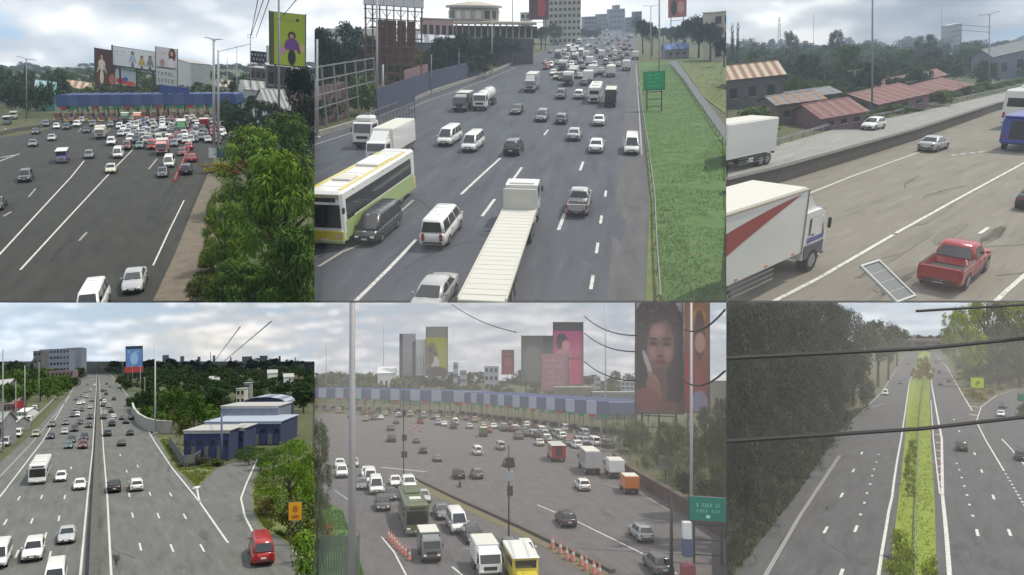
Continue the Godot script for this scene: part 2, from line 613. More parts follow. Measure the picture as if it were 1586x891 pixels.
	line(c, [1517, 362, 1532, 352], 0.2, white)
	for k in 4: dash(c, 1478 + k * 14, 240 - k * 1.5, 1.6, 0.5, faint)

	# --- the interchange
	c = cells.ramp
	ground(c, "ground", [-150, 560, 487, 560, 487, 891, 487, 980, -150, 980], g_soil, -0.1)
	c.road = ground(c, "road", [-150, 820, -20, 735, 49, 672, 105, 612, 134, 568, 143, 560, 154, 560, 163, 568, 200, 614, 209, 651, 245, 680, 270, 724, 304, 757, 335, 726, 370, 712, 399, 706, 405, 720, 392, 745, 390, 790, 405, 818, 440, 838, 478, 866, 487, 874, 487, 960, -150, 960],
		road_mat("asphalt_ramp", Color(0.097, 0.099, 0.092), Color(0.135, 0.137, 0.128), 26, 10, 70))
	ground(c, "grass", [245, 680, 262, 676, 300, 708, 335, 722, 318, 743, 304, 756, 270, 724], g_lawn2, 0.02, "stuff")
	ground(c, "grass", [392, 745, 405, 730, 487, 700, 487, 872, 440, 838, 405, 818, 390, 790], g_lawn2, 0.02, "stuff")
	line(c, [-60, 830, 0, 769, 66, 683, 132, 568, 143, 560], 0.22, white)
	line(c, [-40, 772, 0, 738, 49, 686, 110, 612], 0.25, faint)
	line(c, [122, 905, 124, 891, 135, 772, 143, 698, 149, 600, 149.5, 562], 0.22, white)
	line(c, [174, 910, 172, 891, 166, 772, 160, 698, 154, 600, 151.5, 562], 0.22, white)
	line(c, [163, 570, 200, 616, 239, 684, 267, 726, 307, 775, 353, 841], 0.24, white)
	line(c, [305, 758, 309, 778], 0.25, white)
	line(c, [302, 757, 307, 753], 0.9, white)
	line(c, [399, 710, 381, 750, 373, 772, 379, 800, 393, 827], 0.25, white)
	line(c, [455, 852, 479, 877, 495, 895], 0.4, white)
	for d in [[8, 809], [29, 772], [49, 807], [64, 770], [26, 858], [77, 860], [91, 803], [100, 770], [110, 725], [70, 830],
			[200, 767], [205, 798], [217, 847], [232, 765], [245, 799], [266, 849], [264, 766], [286, 800], [313, 849], [186, 705], [196, 730], [213, 722]]:
		dash(c, d[0], d[1], 3.6, 0.2, white)

	# --- the toll plaza exit
	c = cells.plaza
	ground(c, "ground", [487, 590, 1125, 590, 1125, 980, 487, 980], g_soil, -0.1)
	c.road = ground(c, "road", [487, 640, 960, 664, 975, 735, 1063, 790, 1125, 832, 1125, 980, 487, 980, 487, 700],
		road_mat("asphalt_plaza", Color(0.094, 0.086, 0.088), Color(0.122, 0.113, 0.115), 27, 12, 40))
	ground(c, "road", [497, 740, 560, 752, 640, 790, 700, 830, 760, 891, 790, 980, 640, 980, 629, 891, 591, 832, 560, 800, 487, 770],
		road_mat("asphalt_side", Color(0.085, 0.080, 0.086), Color(0.115, 0.110, 0.115), 28, 7, 30), 0.015)
	ground(c, "grass", [487, 770, 530, 790, 565, 891, 565, 980, 487, 980], g_grass, 0.02, "stuff")
	ground(c, "verge", [640, 742, 700, 772, 806, 820, 860, 846, 945, 889, 955, 905, 930, 905, 850, 851, 790, 822, 690, 776, 620, 748], soil_mat("kerb_soil", [Color(0.10, 0.09, 0.05), Color(0.14, 0.12, 0.07), Color(0.12, 0.13, 0.05)], 12, 7), 0.03)
	line(c, [590, 724, 660, 731], 1.3, faint)
	line(c, [832, 782, 894, 808, 1000, 860, 1050, 890], 0.25, white)
	line(c, [934, 749, 991, 765, 1038, 791], 0.22, faint)
	line(c, [591, 832, 610, 855, 629, 891, 640, 920], 0.2, white)
	line(c, [519, 760, 540, 775], 0.25, faint)
	line(c, [700, 878, 716, 891], 0.25, white)
	line(c, [716, 850, 727, 850], 0.25, faint)
	for k in 5: line(c, [505 + k * 9, 665 + k, 540 + k * 9, 667 + k], 0.2, faint)

	# --- the green median
	c = cells.median
	ground(c, "ground", [1125, 530, 1760, 530, 1760, 980, 1125, 980], g_soil, -0.1)
	var asph := road_mat("asphalt_median", Color(0.063, 0.063, 0.067), Color(0.090, 0.090, 0.096), 29, 10, 60)
	c.road = ground(c, "road", [1403, 546, 1424, 546, 1408, 600, 1404, 640, 1402, 680, 1396, 740, 1385, 830, 1378, 891, 1368, 980, 1090, 980, 1140, 891, 1252, 741, 1300, 668, 1345, 628, 1366, 606], asph)
	ground(c, "road", [1441, 543, 1460, 543, 1470, 570, 1488, 604, 1508, 636, 1520, 625, 1545, 610, 1575, 602, 1586, 601, 1700, 590, 1760, 640, 1760, 980, 1455, 980, 1451, 891, 1448, 780, 1442, 680, 1440, 620, 1441, 590], asph)
	ground(c, "grass", [1424, 546, 1441, 543, 1441, 590, 1440, 620, 1442, 680, 1448, 780, 1451, 891, 1455, 980, 1368, 980, 1378, 891, 1385, 830, 1396, 740, 1402, 680, 1404, 640, 1408, 600], g_lime, 0.02, "stuff")
	var rt := mat("line_red", Color(0.34, 0.09, 0.075), 0.85)
	line(c, [1432, 545, 1409, 590, 1402, 640, 1396, 680, 1390, 712, 1385, 745, 1382, 770, 1377, 791, 1372, 822, 1367, 850, 1361, 891, 1352, 960], 0.3, white)
	line(c, [1440, 560, 1444, 600, 1459, 680, 1460, 767, 1466, 826, 1471, 891, 1478, 960], 0.4, white)
	line(c, [1442, 620, 1446, 680, 1456, 765], 0.2, white)
	for k in 18:
		var y := 660.0 + k * 6.2
		line(c, [1447 + k * 0.5, y, 1457 + k * 0.25, y + 2.0], 0.45, white if k % 2 == 0 else rt)
	line(c, [1302, 706, 1240, 800, 1188, 891, 1150, 960], 0.16, faint)
	line(c, [1299, 706, 1237, 800, 1184, 891, 1146, 960], 0.16, faint)
	for d in [[1335, 702], [1322, 729], [1304, 767], [1279, 821], [1303, 889], [1326, 819]]: dash(c, d[0], d[1], 3.2, 0.3, white)
	for d in [[1361, 704], [1358, 716], [1354, 727], [1351, 737], [1348, 750], [1343, 764], [1339, 779], [1333, 797]]: dash(c, d[0], d[1], 1.0, 0.3, white)
	for d in [[1482, 718], [1486, 728], [1490, 740], [1494, 753], [1498, 767], [1502, 782], [1507, 799]]: dash(c, d[0], d[1], 1.0, 0.3, white, 1446)
	for d in [[1510, 703], [1521, 730], [1539, 770], [1564, 825], [1514, 825], [1478, 650], [1486, 668]]: dash(c, d[0], d[1], 3.2, 0.3, white, 1446)
	for k in 12: dash(c, 1555 + k * 3.2, 729 + k * 5.4, 0.9, 0.3, white, 1446)
	line(c, [1514, 656, 1526, 680, 1555, 729], 0.25, white)
	line(c, [1552, 680, 1566, 695, 1600, 735], 0.25, white)
	line(c, [1448, 548, 1468, 570, 1488, 606, 1506, 636], 0.35, yellowed)
	for k in 4: line(c, [1499 + k * 1.5, 629 + k * 6.5, 1515 + k * 0.3, 631 + k * 6.5], 0.9, white if k % 2 == 0 else rt)
	line(c, [1513, 652, 1520, 630, 1545, 612, 1575, 603], 0.25, yellowed)
	line(c, [1313, 639, 1340, 634, 1370, 625], 0.35, faint)
	line(c, [1345, 628, 1366, 608, 1403, 548], 0.4, faint)

	# dark dividing strips, added to draw the seams where each ground meets its neighbour
	for e in [["toll", [485, 110, 487, 110, 487, 469, 485, 469]], ["toll", [-150, 465.8, 487, 465.8, 487, 469, -150, 469]], ["jam", [487, 465.8, 1125, 465.8, 1125, 469, 487, 469]],
			["bend", [1125, 465.8, 1760, 465.8, 1760, 469, 1125, 469]], ["bend", [1125, 110, 1127, 110, 1127, 469, 1125, 469]], ["ramp", [485, 575, 487, 575, 487, 980, 485, 980]],
			["median", [1125, 545, 1127, 545, 1127, 980, 1125, 980]]]:
		ground(cells[e[0]], "seam_strip", e[1], kerb, 0.05)

# ---------------------------------------------------------------- vehicles: each kind is a list of pieces [name, mesh, material key, parent index], +Z is the front, wheels on y = 0
var kinds := {}
var protos := {}
const GLASS := "glass_dark"
const TYRE := "rubber"
const CHROME := "rim_alloy"
const HEAD := "lamp_clear"
const TAIL := "lamp_red"
const BLACK := "trim_black"

func vehicle_materials() -> void:
	var g := mat(GLASS, Color(0.010, 0.012, 0.014), 0.08)
	g.metallic_specular = 0.7
	mat(TYRE, Color(0.012, 0.012, 0.013), 0.85)
	mat(CHROME, Color(0.35, 0.35, 0.36), 0.35, 0.8)
	mat(HEAD, Color(0.75, 0.75, 0.72), 0.12)
	mat(TAIL, Color(0.30, 0.012, 0.010), 0.2)
	mat(BLACK, Color(0.018, 0.018, 0.019), 0.6)
	mat("plate", Color(0.6, 0.6, 0.58), 0.5)
	mat("bed_liner", Color(0.02, 0.02, 0.021), 0.75)
	mat("steel", Color(0.28, 0.28, 0.28), 0.5, 0.5)
	mat("deck_pale", Color(0.55, 0.54, 0.49), 0.8)
	mat("mast_grey", Color(0.30, 0.31, 0.32), 0.5, 0.3)
	for p in [["white", 0.72, 0.72, 0.70], ["cream", 0.55, 0.52, 0.42], ["silver", 0.38, 0.385, 0.39], ["grey", 0.13, 0.135, 0.14], ["charcoal", 0.035, 0.036, 0.04], ["black", 0.012, 0.012, 0.014], ["red", 0.33, 0.012, 0.016],
			["maroon", 0.13, 0.015, 0.018], ["pink", 0.52, 0.23, 0.22], ["blue", 0.03, 0.05, 0.30], ["navy", 0.02, 0.025, 0.07], ["purple", 0.13, 0.10, 0.24], ["green", 0.03, 0.17, 0.05], ["orange", 0.55, 0.16, 0.02],
			["yellow", 0.62, 0.50, 0.03], ["beige", 0.36, 0.31, 0.22], ["teal", 0.06, 0.12, 0.11], ["green_pale", 0.36, 0.47, 0.17], ["olive", 0.10, 0.13, 0.06]]:
		paint(p[0], Color(p[1], p[2], p[3]))

func ring_z(z: float, w: float, yb: float, yt: float) -> Array:
	var r := []
	for p in [[0.90, 0.0], [1.0, 0.16], [1.0, 0.62], [0.95, 0.90], [0.80, 1.0], [0.0, 1.03]]: r.append(Vector3(w * p[0], lerpf(yb, yt, p[1]), z))
	for p in [[0.80, 1.0], [0.95, 0.90], [1.0, 0.62], [1.0, 0.16], [0.90, 0.0]]: r.append(Vector3(-w * p[0], lerpf(yb, yt, p[1]), z))
	return r

func ring_y(y: float, w: float, z0: float, z1: float, r: float) -> Array:
	return [Vector3(w, y, z0 + r), Vector3(w, y, z1 - r), Vector3(w - r, y, z1), Vector3(0, y, z1 + r * 0.25), Vector3(-w + r, y, z1), Vector3(-w, y, z1 - r), Vector3(-w, y, z0 + r), Vector3(-w + r, y, z0), Vector3(0, y, z0 - r * 0.15), Vector3(w - r, y, z0)]

func wheels(l: Array, zs: Array, w: float, r: float, wid := 0.22) -> void:
	for z in zs:
		for s in [-1.0, 1.0]:
			var a := Vector3(s * (w - wid), r, z)
			var b := Vector3(s * (w + 0.015), r, z)
			l.append(["wheel", MB.new().cyl(a, b, r, r, 14).done(), TYRE, -1])
			l.append(["rim", MB.new().cyl(b, b + Vector3(s * 0.012, 0, 0), r * 0.62, r * 0.5, 10).done(), CHROME, l.size() - 1])

# st: body stations [z, width share, bottom, top]; cab: [belt y, roof y, belt z0, belt z1, roof z0, roof z1]
func car(w: float, st: Array, cab: Array, wz: Array, wr: float, extra := "") -> Array:
	var l := []
	var hw := w / 2
	var rings := []
	for s in st: rings.append(ring_z(s[0], hw * s[1], s[2], s[3]))
	var b := MB.new().smooth(1)
	b.loft(rings)
	var by: float = cab[0]
	var ry: float = cab[1]
	var gw := hw * 0.93
	var rw := hw * 0.76
	b.smooth(2).loft([ring_y(by - 0.06, gw, cab[2] + 0.02, cab[3] + 0.02, 0.12), ring_y(lerpf(by, ry - 0.07, 0.5), lerpf(gw, rw, 0.45), lerpf(cab[2], cab[4], 0.5) + 0.02, lerpf(cab[3], cab[5], 0.5) - 0.01, 0.13), ring_y(ry - 0.07, rw, cab[4], cab[5], 0.14), ring_y(ry, rw - 0.12, cab[4] + 0.2, cab[5] - 0.22, 0.12)])
	l.append(["body", b.done(), "", -1])
	# glass, a finger proud of the cabin
	var at := func(f: float, z_b: float, z_t: float, x: float, o: float): return Vector3(x, lerpf(by, ry - 0.07, f), lerpf(z_b, z_t, f) + o)
	var gx := func(f: float): return lerpf(gw, rw, f) - 0.13
	var ws := MB.new()
	ws.quad(at.call(0.10, cab[3], cab[5], gx.call(0.1), 0.06), at.call(0.10, cab[3], cab[5], -gx.call(0.1), 0.06), at.call(0.93, cab[3], cab[5], -gx.call(0.93), 0.05), at.call(0.93, cab[3], cab[5], gx.call(0.93), 0.05), Vector3(0, 0.5, 1))
	l.append(["windscreen", ws.done(), GLASS, -1])
	var rg := MB.new()
	rg.quad(at.call(0.16, cab[2], cab[4], gx.call(0.1), -0.05), at.call(0.16, cab[2], cab[4], -gx.call(0.1), -0.05), at.call(0.9, cab[2], cab[4], -gx.call(0.93), -0.04), at.call(0.9, cab[2], cab[4], gx.call(0.93), -0.04), Vector3(0, 0.5, -1))
	l.append(["rear_window", rg.done(), GLASS, -1])
	var n_side := 3 if cab[3] - cab[2] > 3.4 else 2
	for s in [-1.0, 1.0]:
		for k in n_side:
			var f0 := (k + 0.06) / n_side
			var f1 := (k + 0.94) / n_side
			var q := MB.new()
			var p := []
			for e in [[0.14, f0], [0.14, f1], [0.88, f1], [0.88, f0]]:
				var z0: float = lerpf(cab[2], cab[4], e[0]) + 0.16
				var z1: float = lerpf(cab[3], cab[5], e[0]) - 0.18
				p.append(Vector3(s * (lerpf(gw, rw, e[0]) + 0.018), lerpf(by, ry - 0.07, e[0]), lerpf(z0, z1, e[1])))
			q.quad(p[0], p[1], p[2], p[3], Vector3(s, 0.3, 0))
			l.append(["side_window", q.done(), GLASS, -1])
	var zf: float = st[-1][0]
	var zr: float = st[0][0]
	var fy: float = lerpf(st[-1][2], st[-1][3], 0.62)
	var ry2: float = lerpf(st[0][2], st[0][3], 0.68)
	for s in [-1.0, 1.0]:
		l.append(["headlight", bx(Vector3(s * hw * 0.63, fy + 0.04, zf - 0.02), Vector3(hw * 0.34, 0.15, 0.12), 0.03), HEAD, -1])
		l.append(["tail_light", bx(Vector3(s * hw * 0.68, ry2, zr + 0.02), Vector3(hw * 0.24, 0.18 if extra != "tall" else 0.5, 0.12), 0.03), TAIL, -1])
		l.append(["mirror", bx(Vector3(s * (hw + 0.06), by + 0.1, cab[3] - 0.35), Vector3(0.18, 0.13, 0.08), 0.03), "", -1])
	l.append(["grille", bx(Vector3(0, fy - 0.02, zf + 0.005), Vector3(hw * 0.85, 0.15, 0.05), 0.02), BLACK, -1])
	l.append(["bumper", bx(Vector3(0, st[-1][2] + 0.06, zf - 0.02), Vector3(hw * 1.45, 0.14, 0.12), 0.03), BLACK, -1])
	l.append(["number_plate", bx(Vector3(0, ry2 - 0.14, zr - 0.01), Vector3(0.42, 0.13, 0.03)), "plate", -1])
	l.append(["number_plate", bx(Vector3(0, st[-1][2] + 0.17, zf + 0.04), Vector3(0.42, 0.13, 0.03)), "plate", -1])
	l.append(["rear_bumper", bx(Vector3(0, st[0][2] + 0.07, zr + 0.02), Vector3(hw * 1.5, 0.14, 0.1), 0.03), BLACK, -1])
	for s in [-1.0, 1.0]:
		for q in 2:
			var dz: float = lerpf(cab[2], cab[3], 0.36 + 0.34 * q)
			l.append(["door_handle", bx(Vector3(s * (hw + 0.012), by - 0.14, dz), Vector3(0.03, 0.04, 0.2), 0.01), BLACK, -1])
			l.append(["door_seam", bx(Vector3(s * (hw + 0.002), by - 0.34, dz + 0.22), Vector3(0.012, 0.5, 0.018)), BLACK, -1])
		l.append(["sill", bx(Vector3(s * hw * 0.97, 0.27, (cab[2] + cab[3]) / 2), Vector3(0.06, 0.1, (cab[3] - cab[2]) * 0.75), 0.02), BLACK, -1])
		for z in wz: l.append(["wheel_arch", MB.new().cyl(Vector3(s * (hw - 0.06), wr, z), Vector3(s * (hw + 0.006), wr, z), wr * 1.17, wr * 1.17, 14).done(), BLACK, -1])
		l.append(["wiper", bx(Vector3(s * 0.32, by + 0.1, cab[3] + 0.03), Vector3(0.5, 0.02, 0.03), 0.0, Basis(Vector3.BACK, 0.12)), BLACK, -1])
	if extra == "tall":
		for q in 5: l.append(["roof_rib", bx(Vector3(0, ry + 0.012, lerpf(cab[4] + 0.35, cab[5] - 0.4, q / 4.0)), Vector3(rw * 1.5, 0.03, 0.07), 0.01), "", -1])
	wheels(l, wz, hw, wr)
	return l

func box_body(l: Array, w: float, y0: float, y1: float, z0: float, z1: float, bev: float, m := "", called := "body") -> void:
	l.append([called, bx(Vector3(0, (y0 + y1) / 2, (z0 + z1) / 2), Vector3(w, y1 - y0, z1 - z0), bev), m, -1])

# the cab of a lorry: raked screen, door windows, lamps, bumper, mirrors; front face at z1
func lorry_cab(l: Array, w: float, y0: float, y1: float, z0: float, z1: float, m := "") -> void:
	var h := w / 2
	var mid := lerpf(y0, y1, 0.48)
	var cabm := MB.new()
	var side := [Vector3(-h, y0, z0), Vector3(-h, y0, z1), Vector3(-h, mid, z1), Vector3(-h, y1 - 0.12, z1 - 0.32), Vector3(-h, y1, z1 - 0.55), Vector3(-h, y1, z0)]
	cabm.prism(side, Vector3(w, 0, 0))
	l.append(["cab", cabm.done(), m, -1])
	var q := MB.new()
	q.quad(Vector3(h * 0.9, mid + 0.06, z1 + 0.0), Vector3(-h * 0.9, mid + 0.06, z1 + 0.0), Vector3(-h * 0.9, y1 - 0.18, z1 - 0.27), Vector3(h * 0.9, y1 - 0.18, z1 - 0.27), Vector3(0, 0.4, 1))
	l.append(["windscreen", q.done(), GLASS, -1])
	for s in [-1.0, 1.0]:
		var d := MB.new()
		d.quad(Vector3(s * (h + 0.012), mid + 0.05, z0 + 0.35), Vector3(s * (h + 0.012), mid - 0.12, z1 - 0.18), Vector3(s * (h + 0.012), y1 - 0.28, z1 - 0.5), Vector3(s * (h + 0.012), y1 - 0.28, z0 + 0.35), Vector3(s, 0, 0))
		l.append(["door_window", d.done(), GLASS, -1])
		l.append(["headlight", bx(Vector3(s * h * 0.72, y0 + 0.28, z1 + 0.02), Vector3(0.34, 0.2, 0.08), 0.02), HEAD, -1])
		l.append(["mirror", bx(Vector3(s * (h + 0.16), mid + 0.35, z1 - 0.12), Vector3(0.14, 0.46, 0.08), 0.03), BLACK, -1])
		l.append(["step", bx(Vector3(s * (h - 0.12), y0 - 0.13, (z0 + z1) / 2 + 0.2), Vector3(0.3, 0.08, 0.7), 0.02), BLACK, -1])
	l.append(["bumper", bx(Vector3(0, y0 + 0.02, z1 + 0.03), Vector3(w * 0.98, 0.3, 0.16), 0.04), BLACK, -1])
	l.append(["grille", bx(Vector3(0, lerpf(y0, mid, 0.6), z1 + 0.01), Vector3(w * 0.6, 0.34, 0.05), 0.02), BLACK, -1])

func box_truck(length: float, cargo_h: float) -> Array:
	var l := []
	var z1 := length / 2
	var z0 := -length / 2
	box_body(l, 2.4, 1.05, cargo_h, z0, z1 - 2.1, 0.05, "cargo", "cargo_box")
	l.append(["roof_cap", bx(Vector3(0, cargo_h + 0.02, (z0 + z1 - 2.1) / 2), Vector3(2.3, 0.05, length - 2.3), 0.02), "deck_pale", -1])
	lorry_cab(l, 2.2, 0.65, 2.6, z1 - 1.85, z1)
	l.append(["wind_deflector", MB.new().prism([Vector3(-0.95, 2.6, z1 - 1.8), Vector3(-0.95, 2.6, z1 - 0.7), Vector3(-0.95, cargo_h - 0.15, z1 - 1.8)], Vector3(1.9, 0, 0)).done(), "", -1])
	l.append(["chassis", bx(Vector3(0, 0.78, -0.2), Vector3(0.9, 0.3, length - 0.8), 0.03), BLACK, -1])
	for s in [-1.0, 1.0]:
		for k in 3: l.append(["side_rail", bx(Vector3(s * 1.12, 0.5 + k * 0.2, (z0 + z1 - 3.6) / 2), Vector3(0.05, 0.06, length - 4.4)), "steel", -1])
		l.append(["tail_light", bx(Vector3(s * 0.95, 0.9, z0 - 0.02), Vector3(0.3, 0.14, 0.06)), TAIL, -1])
	for k in 2: l.append(["rear_door", bx(Vector3(0.58 * (1 if k else -1), (cargo_h + 1.1) / 2, z0 - 0.02), Vector3(1.1, cargo_h - 1.3, 0.05), 0.015), "cargo", -1])
	wheels(l, [z1 - 1.0, z0 + 1.9, z0 + 0.95], 1.12, 0.48, 0.4)
	return l

func bus(length: float, h: float, trim: String) -> Array:
	var l := []
	var z1 := length / 2
	box_body(l, 2.5, 0.42, h, -z1, z1, 0.16)
	l.append(["skirt", bx(Vector3(0, 0.75, 0), Vector3(2.53, 0.55, length - 0.5), 0.03), trim, -1])
	var n := int((length - 1.6) / 1.45)
	for s in [-1.0, 1.0]:
		for k in n:
			var z := -z1 + 0.8 + 1.45 * (k + 0.5)
			l.append(["side_window", bx(Vector3(s * 1.256, h * 0.64, z), Vector3(0.03, h * 0.27, 1.36)), GLASS, -1])
		l.append(["headlight", bx(Vector3(s * 0.9, 0.85, z1 + 0.01), Vector3(0.4, 0.2, 0.06), 0.02), HEAD, -1])
		l.append(["tail_light", bx(Vector3(s * 1.05, 1.2, -z1 - 0.01), Vector3(0.18, 0.5, 0.05), 0.015), TAIL, -1])
		l.append(["mirror", bx(Vector3(s * 1.42, h * 0.7, z1 + 0.15), Vector3(0.14, 0.4, 0.2), 0.04), BLACK, -1])
	l.append(["windscreen", bx(Vector3(0, h * 0.58, z1 - 0.005), Vector3(2.2, h * 0.4, 0.04)), GLASS, -1])
	l.append(["destination_sign", bx(Vector3(0, h * 0.86, z1 + 0.0), Vector3(1.7, 0.26, 0.05)), BLACK, -1])
	l.append(["rear_window", bx(Vector3(0, h * 0.68, -z1 + 0.005), Vector3(1.9, h * 0.22, 0.04)), GLASS, -1])
	l.append(["engine_grille", bx(Vector3(0, 0.95, -z1 - 0.0), Vector3(1.5, 0.55, 0.04)), BLACK, -1])
	l.append(["roof_unit", bx(Vector3(0, h + 0.1, -length * 0.12), Vector3(1.7, 0.24, 2.6), 0.08), "", -1])
	l.append(["roof_unit", bx(Vector3(0, h + 0.06, length * 0.25), Vector3(1.3, 0.16, 1.2), 0.05), "deck_pale", -1])
	l.append(["bumper", bx(Vector3(0, 0.5, z1), Vector3(2.46, 0.24, 0.12), 0.04), trim, -1])
	l.append(["door", bx(Vector3(1.258, 1.5, z1 - 1.0), Vector3(0.03, 2.1, 0.95), 0.01), GLASS, -1])
	for s in [-1.0, 1.0]:
		l.append(["wiper", bx(Vector3(s * 0.5, h * 0.42, z1 + 0.03), Vector3(0.8, 0.03, 0.03), 0.0, Basis(Vector3.BACK, 0.2)), BLACK, -1])
		for q in 3: l.append(["marker_lamp", bx(Vector3(s * 1.255, h - 0.22, -z1 + 1.5 + q * (length - 3.0) / 2.0), Vector3(0.04, 0.08, 0.16)), "orange", -1])
	l.append(["screen_pillar", bx(Vector3(0, h * 0.58, z1 + 0.02), Vector3(0.05, h * 0.4, 0.03)), BLACK, -1])
	l.append(["number_plate", bx(Vector3(0, 0.62, z1 + 0.07), Vector3(0.5, 0.15, 0.03)), "plate", -1])
	for q in 4: l.append(["roof_rib", bx(Vector3(0, h + 0.01, -z1 + 1.2 + q * (length - 2.4) / 3.0), Vector3(2.1, 0.04, 0.08), 0.01), "", -1])
	wheels(l, [z1 - 2.4, -z1 + 2.9], 1.22, 0.5, 0.35)
	return l

func flatbed(length: float) -> Array:
	var l := []
	var z1 := length / 2
	lorry_cab(l, 2.4, 0.7, 3.0, z1 - 2.2, z1)
	l.append(["roof_rack", bx(Vector3(0, 3.06, z1 - 1.4), Vector3(1.9, 0.12, 1.0), 0.03), "", -1])
	l.append(["headboard", bx(Vector3(0, 2.1, z1 - 3.0), Vector3(2.45, 1.7, 0.12), 0.02), "deck_pale", -1])
	l.append(["deck", bx(Vector3(0, 1.35, -1.5), Vector3(2.5, 0.16, length - 3.1), 0.03), "deck_pale", -1])
	var nb := int((length - 3.4) / 0.6)
	for k in mini(nb, 24): l.append(["deck_plank", bx(Vector3(0, 1.445, z1 - 3.5 - k * 0.6), Vector3(2.36, 0.03, 0.56)), "deck_pale", -1])
	for s in [-1.0, 1.0]:
		l.append(["side_rail", bx(Vector3(s * 1.22, 1.47, -1.5), Vector3(0.07, 0.1, length - 3.2)), "deck_pale", -1])
		l.append(["fuel_tank", MB.new().smooth(1).cyl(Vector3(s * 0.95, 0.75, z1 - 4.2), Vector3(s * 0.95, 0.75, z1 - 3.0), 0.3, 0.3, 10).done(), "steel", -1])
	l.append(["chassis", bx(Vector3(0, 0.98, -0.4), Vector3(0.9, 0.36, length - 1.4), 0.03), BLACK, -1])
	wheels(l, [z1 - 1.2, z1 - 4.6, z1 - 5.7, -z1 + 3.6, -z1 + 2.4, -z1 + 1.2], 1.2, 0.5, 0.42)
	return l

func tanker(length: float) -> Array:
	var l := []
	var z1 := length / 2
	lorry_cab(l, 2.3, 0.65, 2.8, z1 - 2.0, z1)
	for k in 2:
		var a := -z1 + 0.3 + k * (length - 2.6) / 2
		var b := a + (length - 2.6) / 2 - 0.25
		l.append(["tank", MB.new().smooth(1).loft([circle(a, 0.7), circle(a + 0.35, 1.12), circle(b - 0.35, 1.12), circle(b, 0.7)]).done(), "cargo", -1])
		for q in 2: l.append(["tank_band", MB.new().cyl(Vector3(0, 2.05, lerpf(a, b, 0.3 + 0.4 * q) - 0.05), Vector3(0, 2.05, lerpf(a, b, 0.3 + 0.4 * q) + 0.05), 1.15, 1.15, 16).done(), "steel", -1])
		l.append(["hatch", MB.new().cyl(Vector3(0, 3.1, (a + b) / 2), Vector3(0, 3.28, (a + b) / 2), 0.3, 0.28, 10).done(), "steel", -1])
	l.append(["chassis", bx(Vector3(0, 0.85, -0.3), Vector3(1.0, 0.3, length - 0.8), 0.03), BLACK, -1])
	wheels(l, [z1 - 1.1, -z1 + 3.2, -z1 + 2.0, -z1 + 0.9], 1.15, 0.48, 0.4)
	return l

func circle(z: float, r: float) -> Array:
	var a := []
	for k in 16: a.append(Vector3(cos(TAU * k / 16) * r, 2.05 + sin(TAU * k / 16) * r, z))
	return a

func car_carrier(length: float) -> Array:      # cab with a long open cage of rails behind
	var l := []
	var z1 := length / 2
	lorry_cab(l, 2.4, 0.7, 3.2, z1 - 2.2, z1)
	l.append(["roof_fairing", bx(Vector3(0, 3.5, z1 - 1.5), Vector3(2.2, 0.7, 1.4), 0.2), "", -1])
	l.append(["deck", bx(Vector3(0, 1.1, -1.3), Vector3(2.5, 0.2, length - 2.8), 0.03), "steel", -1])
	l.append(["upper_deck", bx(Vector3(0, 2.6, -1.3), Vector3(2.3, 0.1, length - 2.8), 0.02), BLACK, -1])
	for s in [-1.0, 1.0]:
		for y in [1.9, 2.7, 3.6]: l.append(["rail", bx(Vector3(s * 1.24, y, -1.3), Vector3(0.1, 0.14, length - 2.8)), "cargo", -1])
		var n := int((length - 2.8) / 1.1)
		for k in n + 1: l.append(["post", bx(Vector3(s * 1.24, 2.35, z1 - 2.75 - k * (length - 2.9) / n), Vector3(0.11, 2.5, 0.11)), "cargo", -1])
	l.append(["chassis", bx(Vector3(0, 0.85, -0.3), Vector3(1.0, 0.3, length - 0.8), 0.03), BLACK, -1])
	wheels(l, [z1 - 1.1, z1 - 4.0, -z1 + 2.4, -z1 + 1.2], 1.2, 0.48, 0.4)
	return l

func jeepney() -> Array:
	var l := []
	box_body(l, 1.95, 0.5, 2.25, -3.0, 1.6, 0.12)
	box_body(l, 1.6, 0.5, 1.35, 1.5, 2.9, 0.14, "", "bonnet")
	l.append(["roof", bx(Vector3(0, 2.3, -0.6), Vector3(2.05, 0.12, 4.9), 0.05), "cargo", -1])
	l.append(["windscreen", bx(Vector3(0, 1.8, 1.61), Vector3(1.6, 0.55, 0.04)), GLASS, -1])
	l.append(["rear_opening", bx(Vector3(0, 1.45, -3.01), Vector3(0.9, 1.2, 0.04)), BLACK, -1])
	for s in [-1.0, 1.0]:
		for k in 4: l.append(["side_window", bx(Vector3(s * 0.98, 1.75, -2.3 + k * 1.05), Vector3(0.03, 0.5, 0.9)), GLASS, -1])
		l.append(["headlight", MB.new().cyl(Vector3(s * 0.55, 1.0, 2.88), Vector3(s * 0.55, 1.0, 2.95), 0.14, 0.14, 10).done(), HEAD, -1])
		l.append(["tail_light", bx(Vector3(s * 0.8, 1.0, -3.02), Vector3(0.2, 0.16, 0.05)), TAIL, -1])
	l.append(["grille", bx(Vector3(0, 0.95, 2.91), Vector3(0.8, 0.5, 0.05)), CHROME, -1])
	l.append(["bumper", bx(Vector3(0, 0.55, 2.95), Vector3(1.8, 0.2, 0.14), 0.03), CHROME, -1])
	wheels(l, [2.0, -1.9], 0.92, 0.4)
	return l

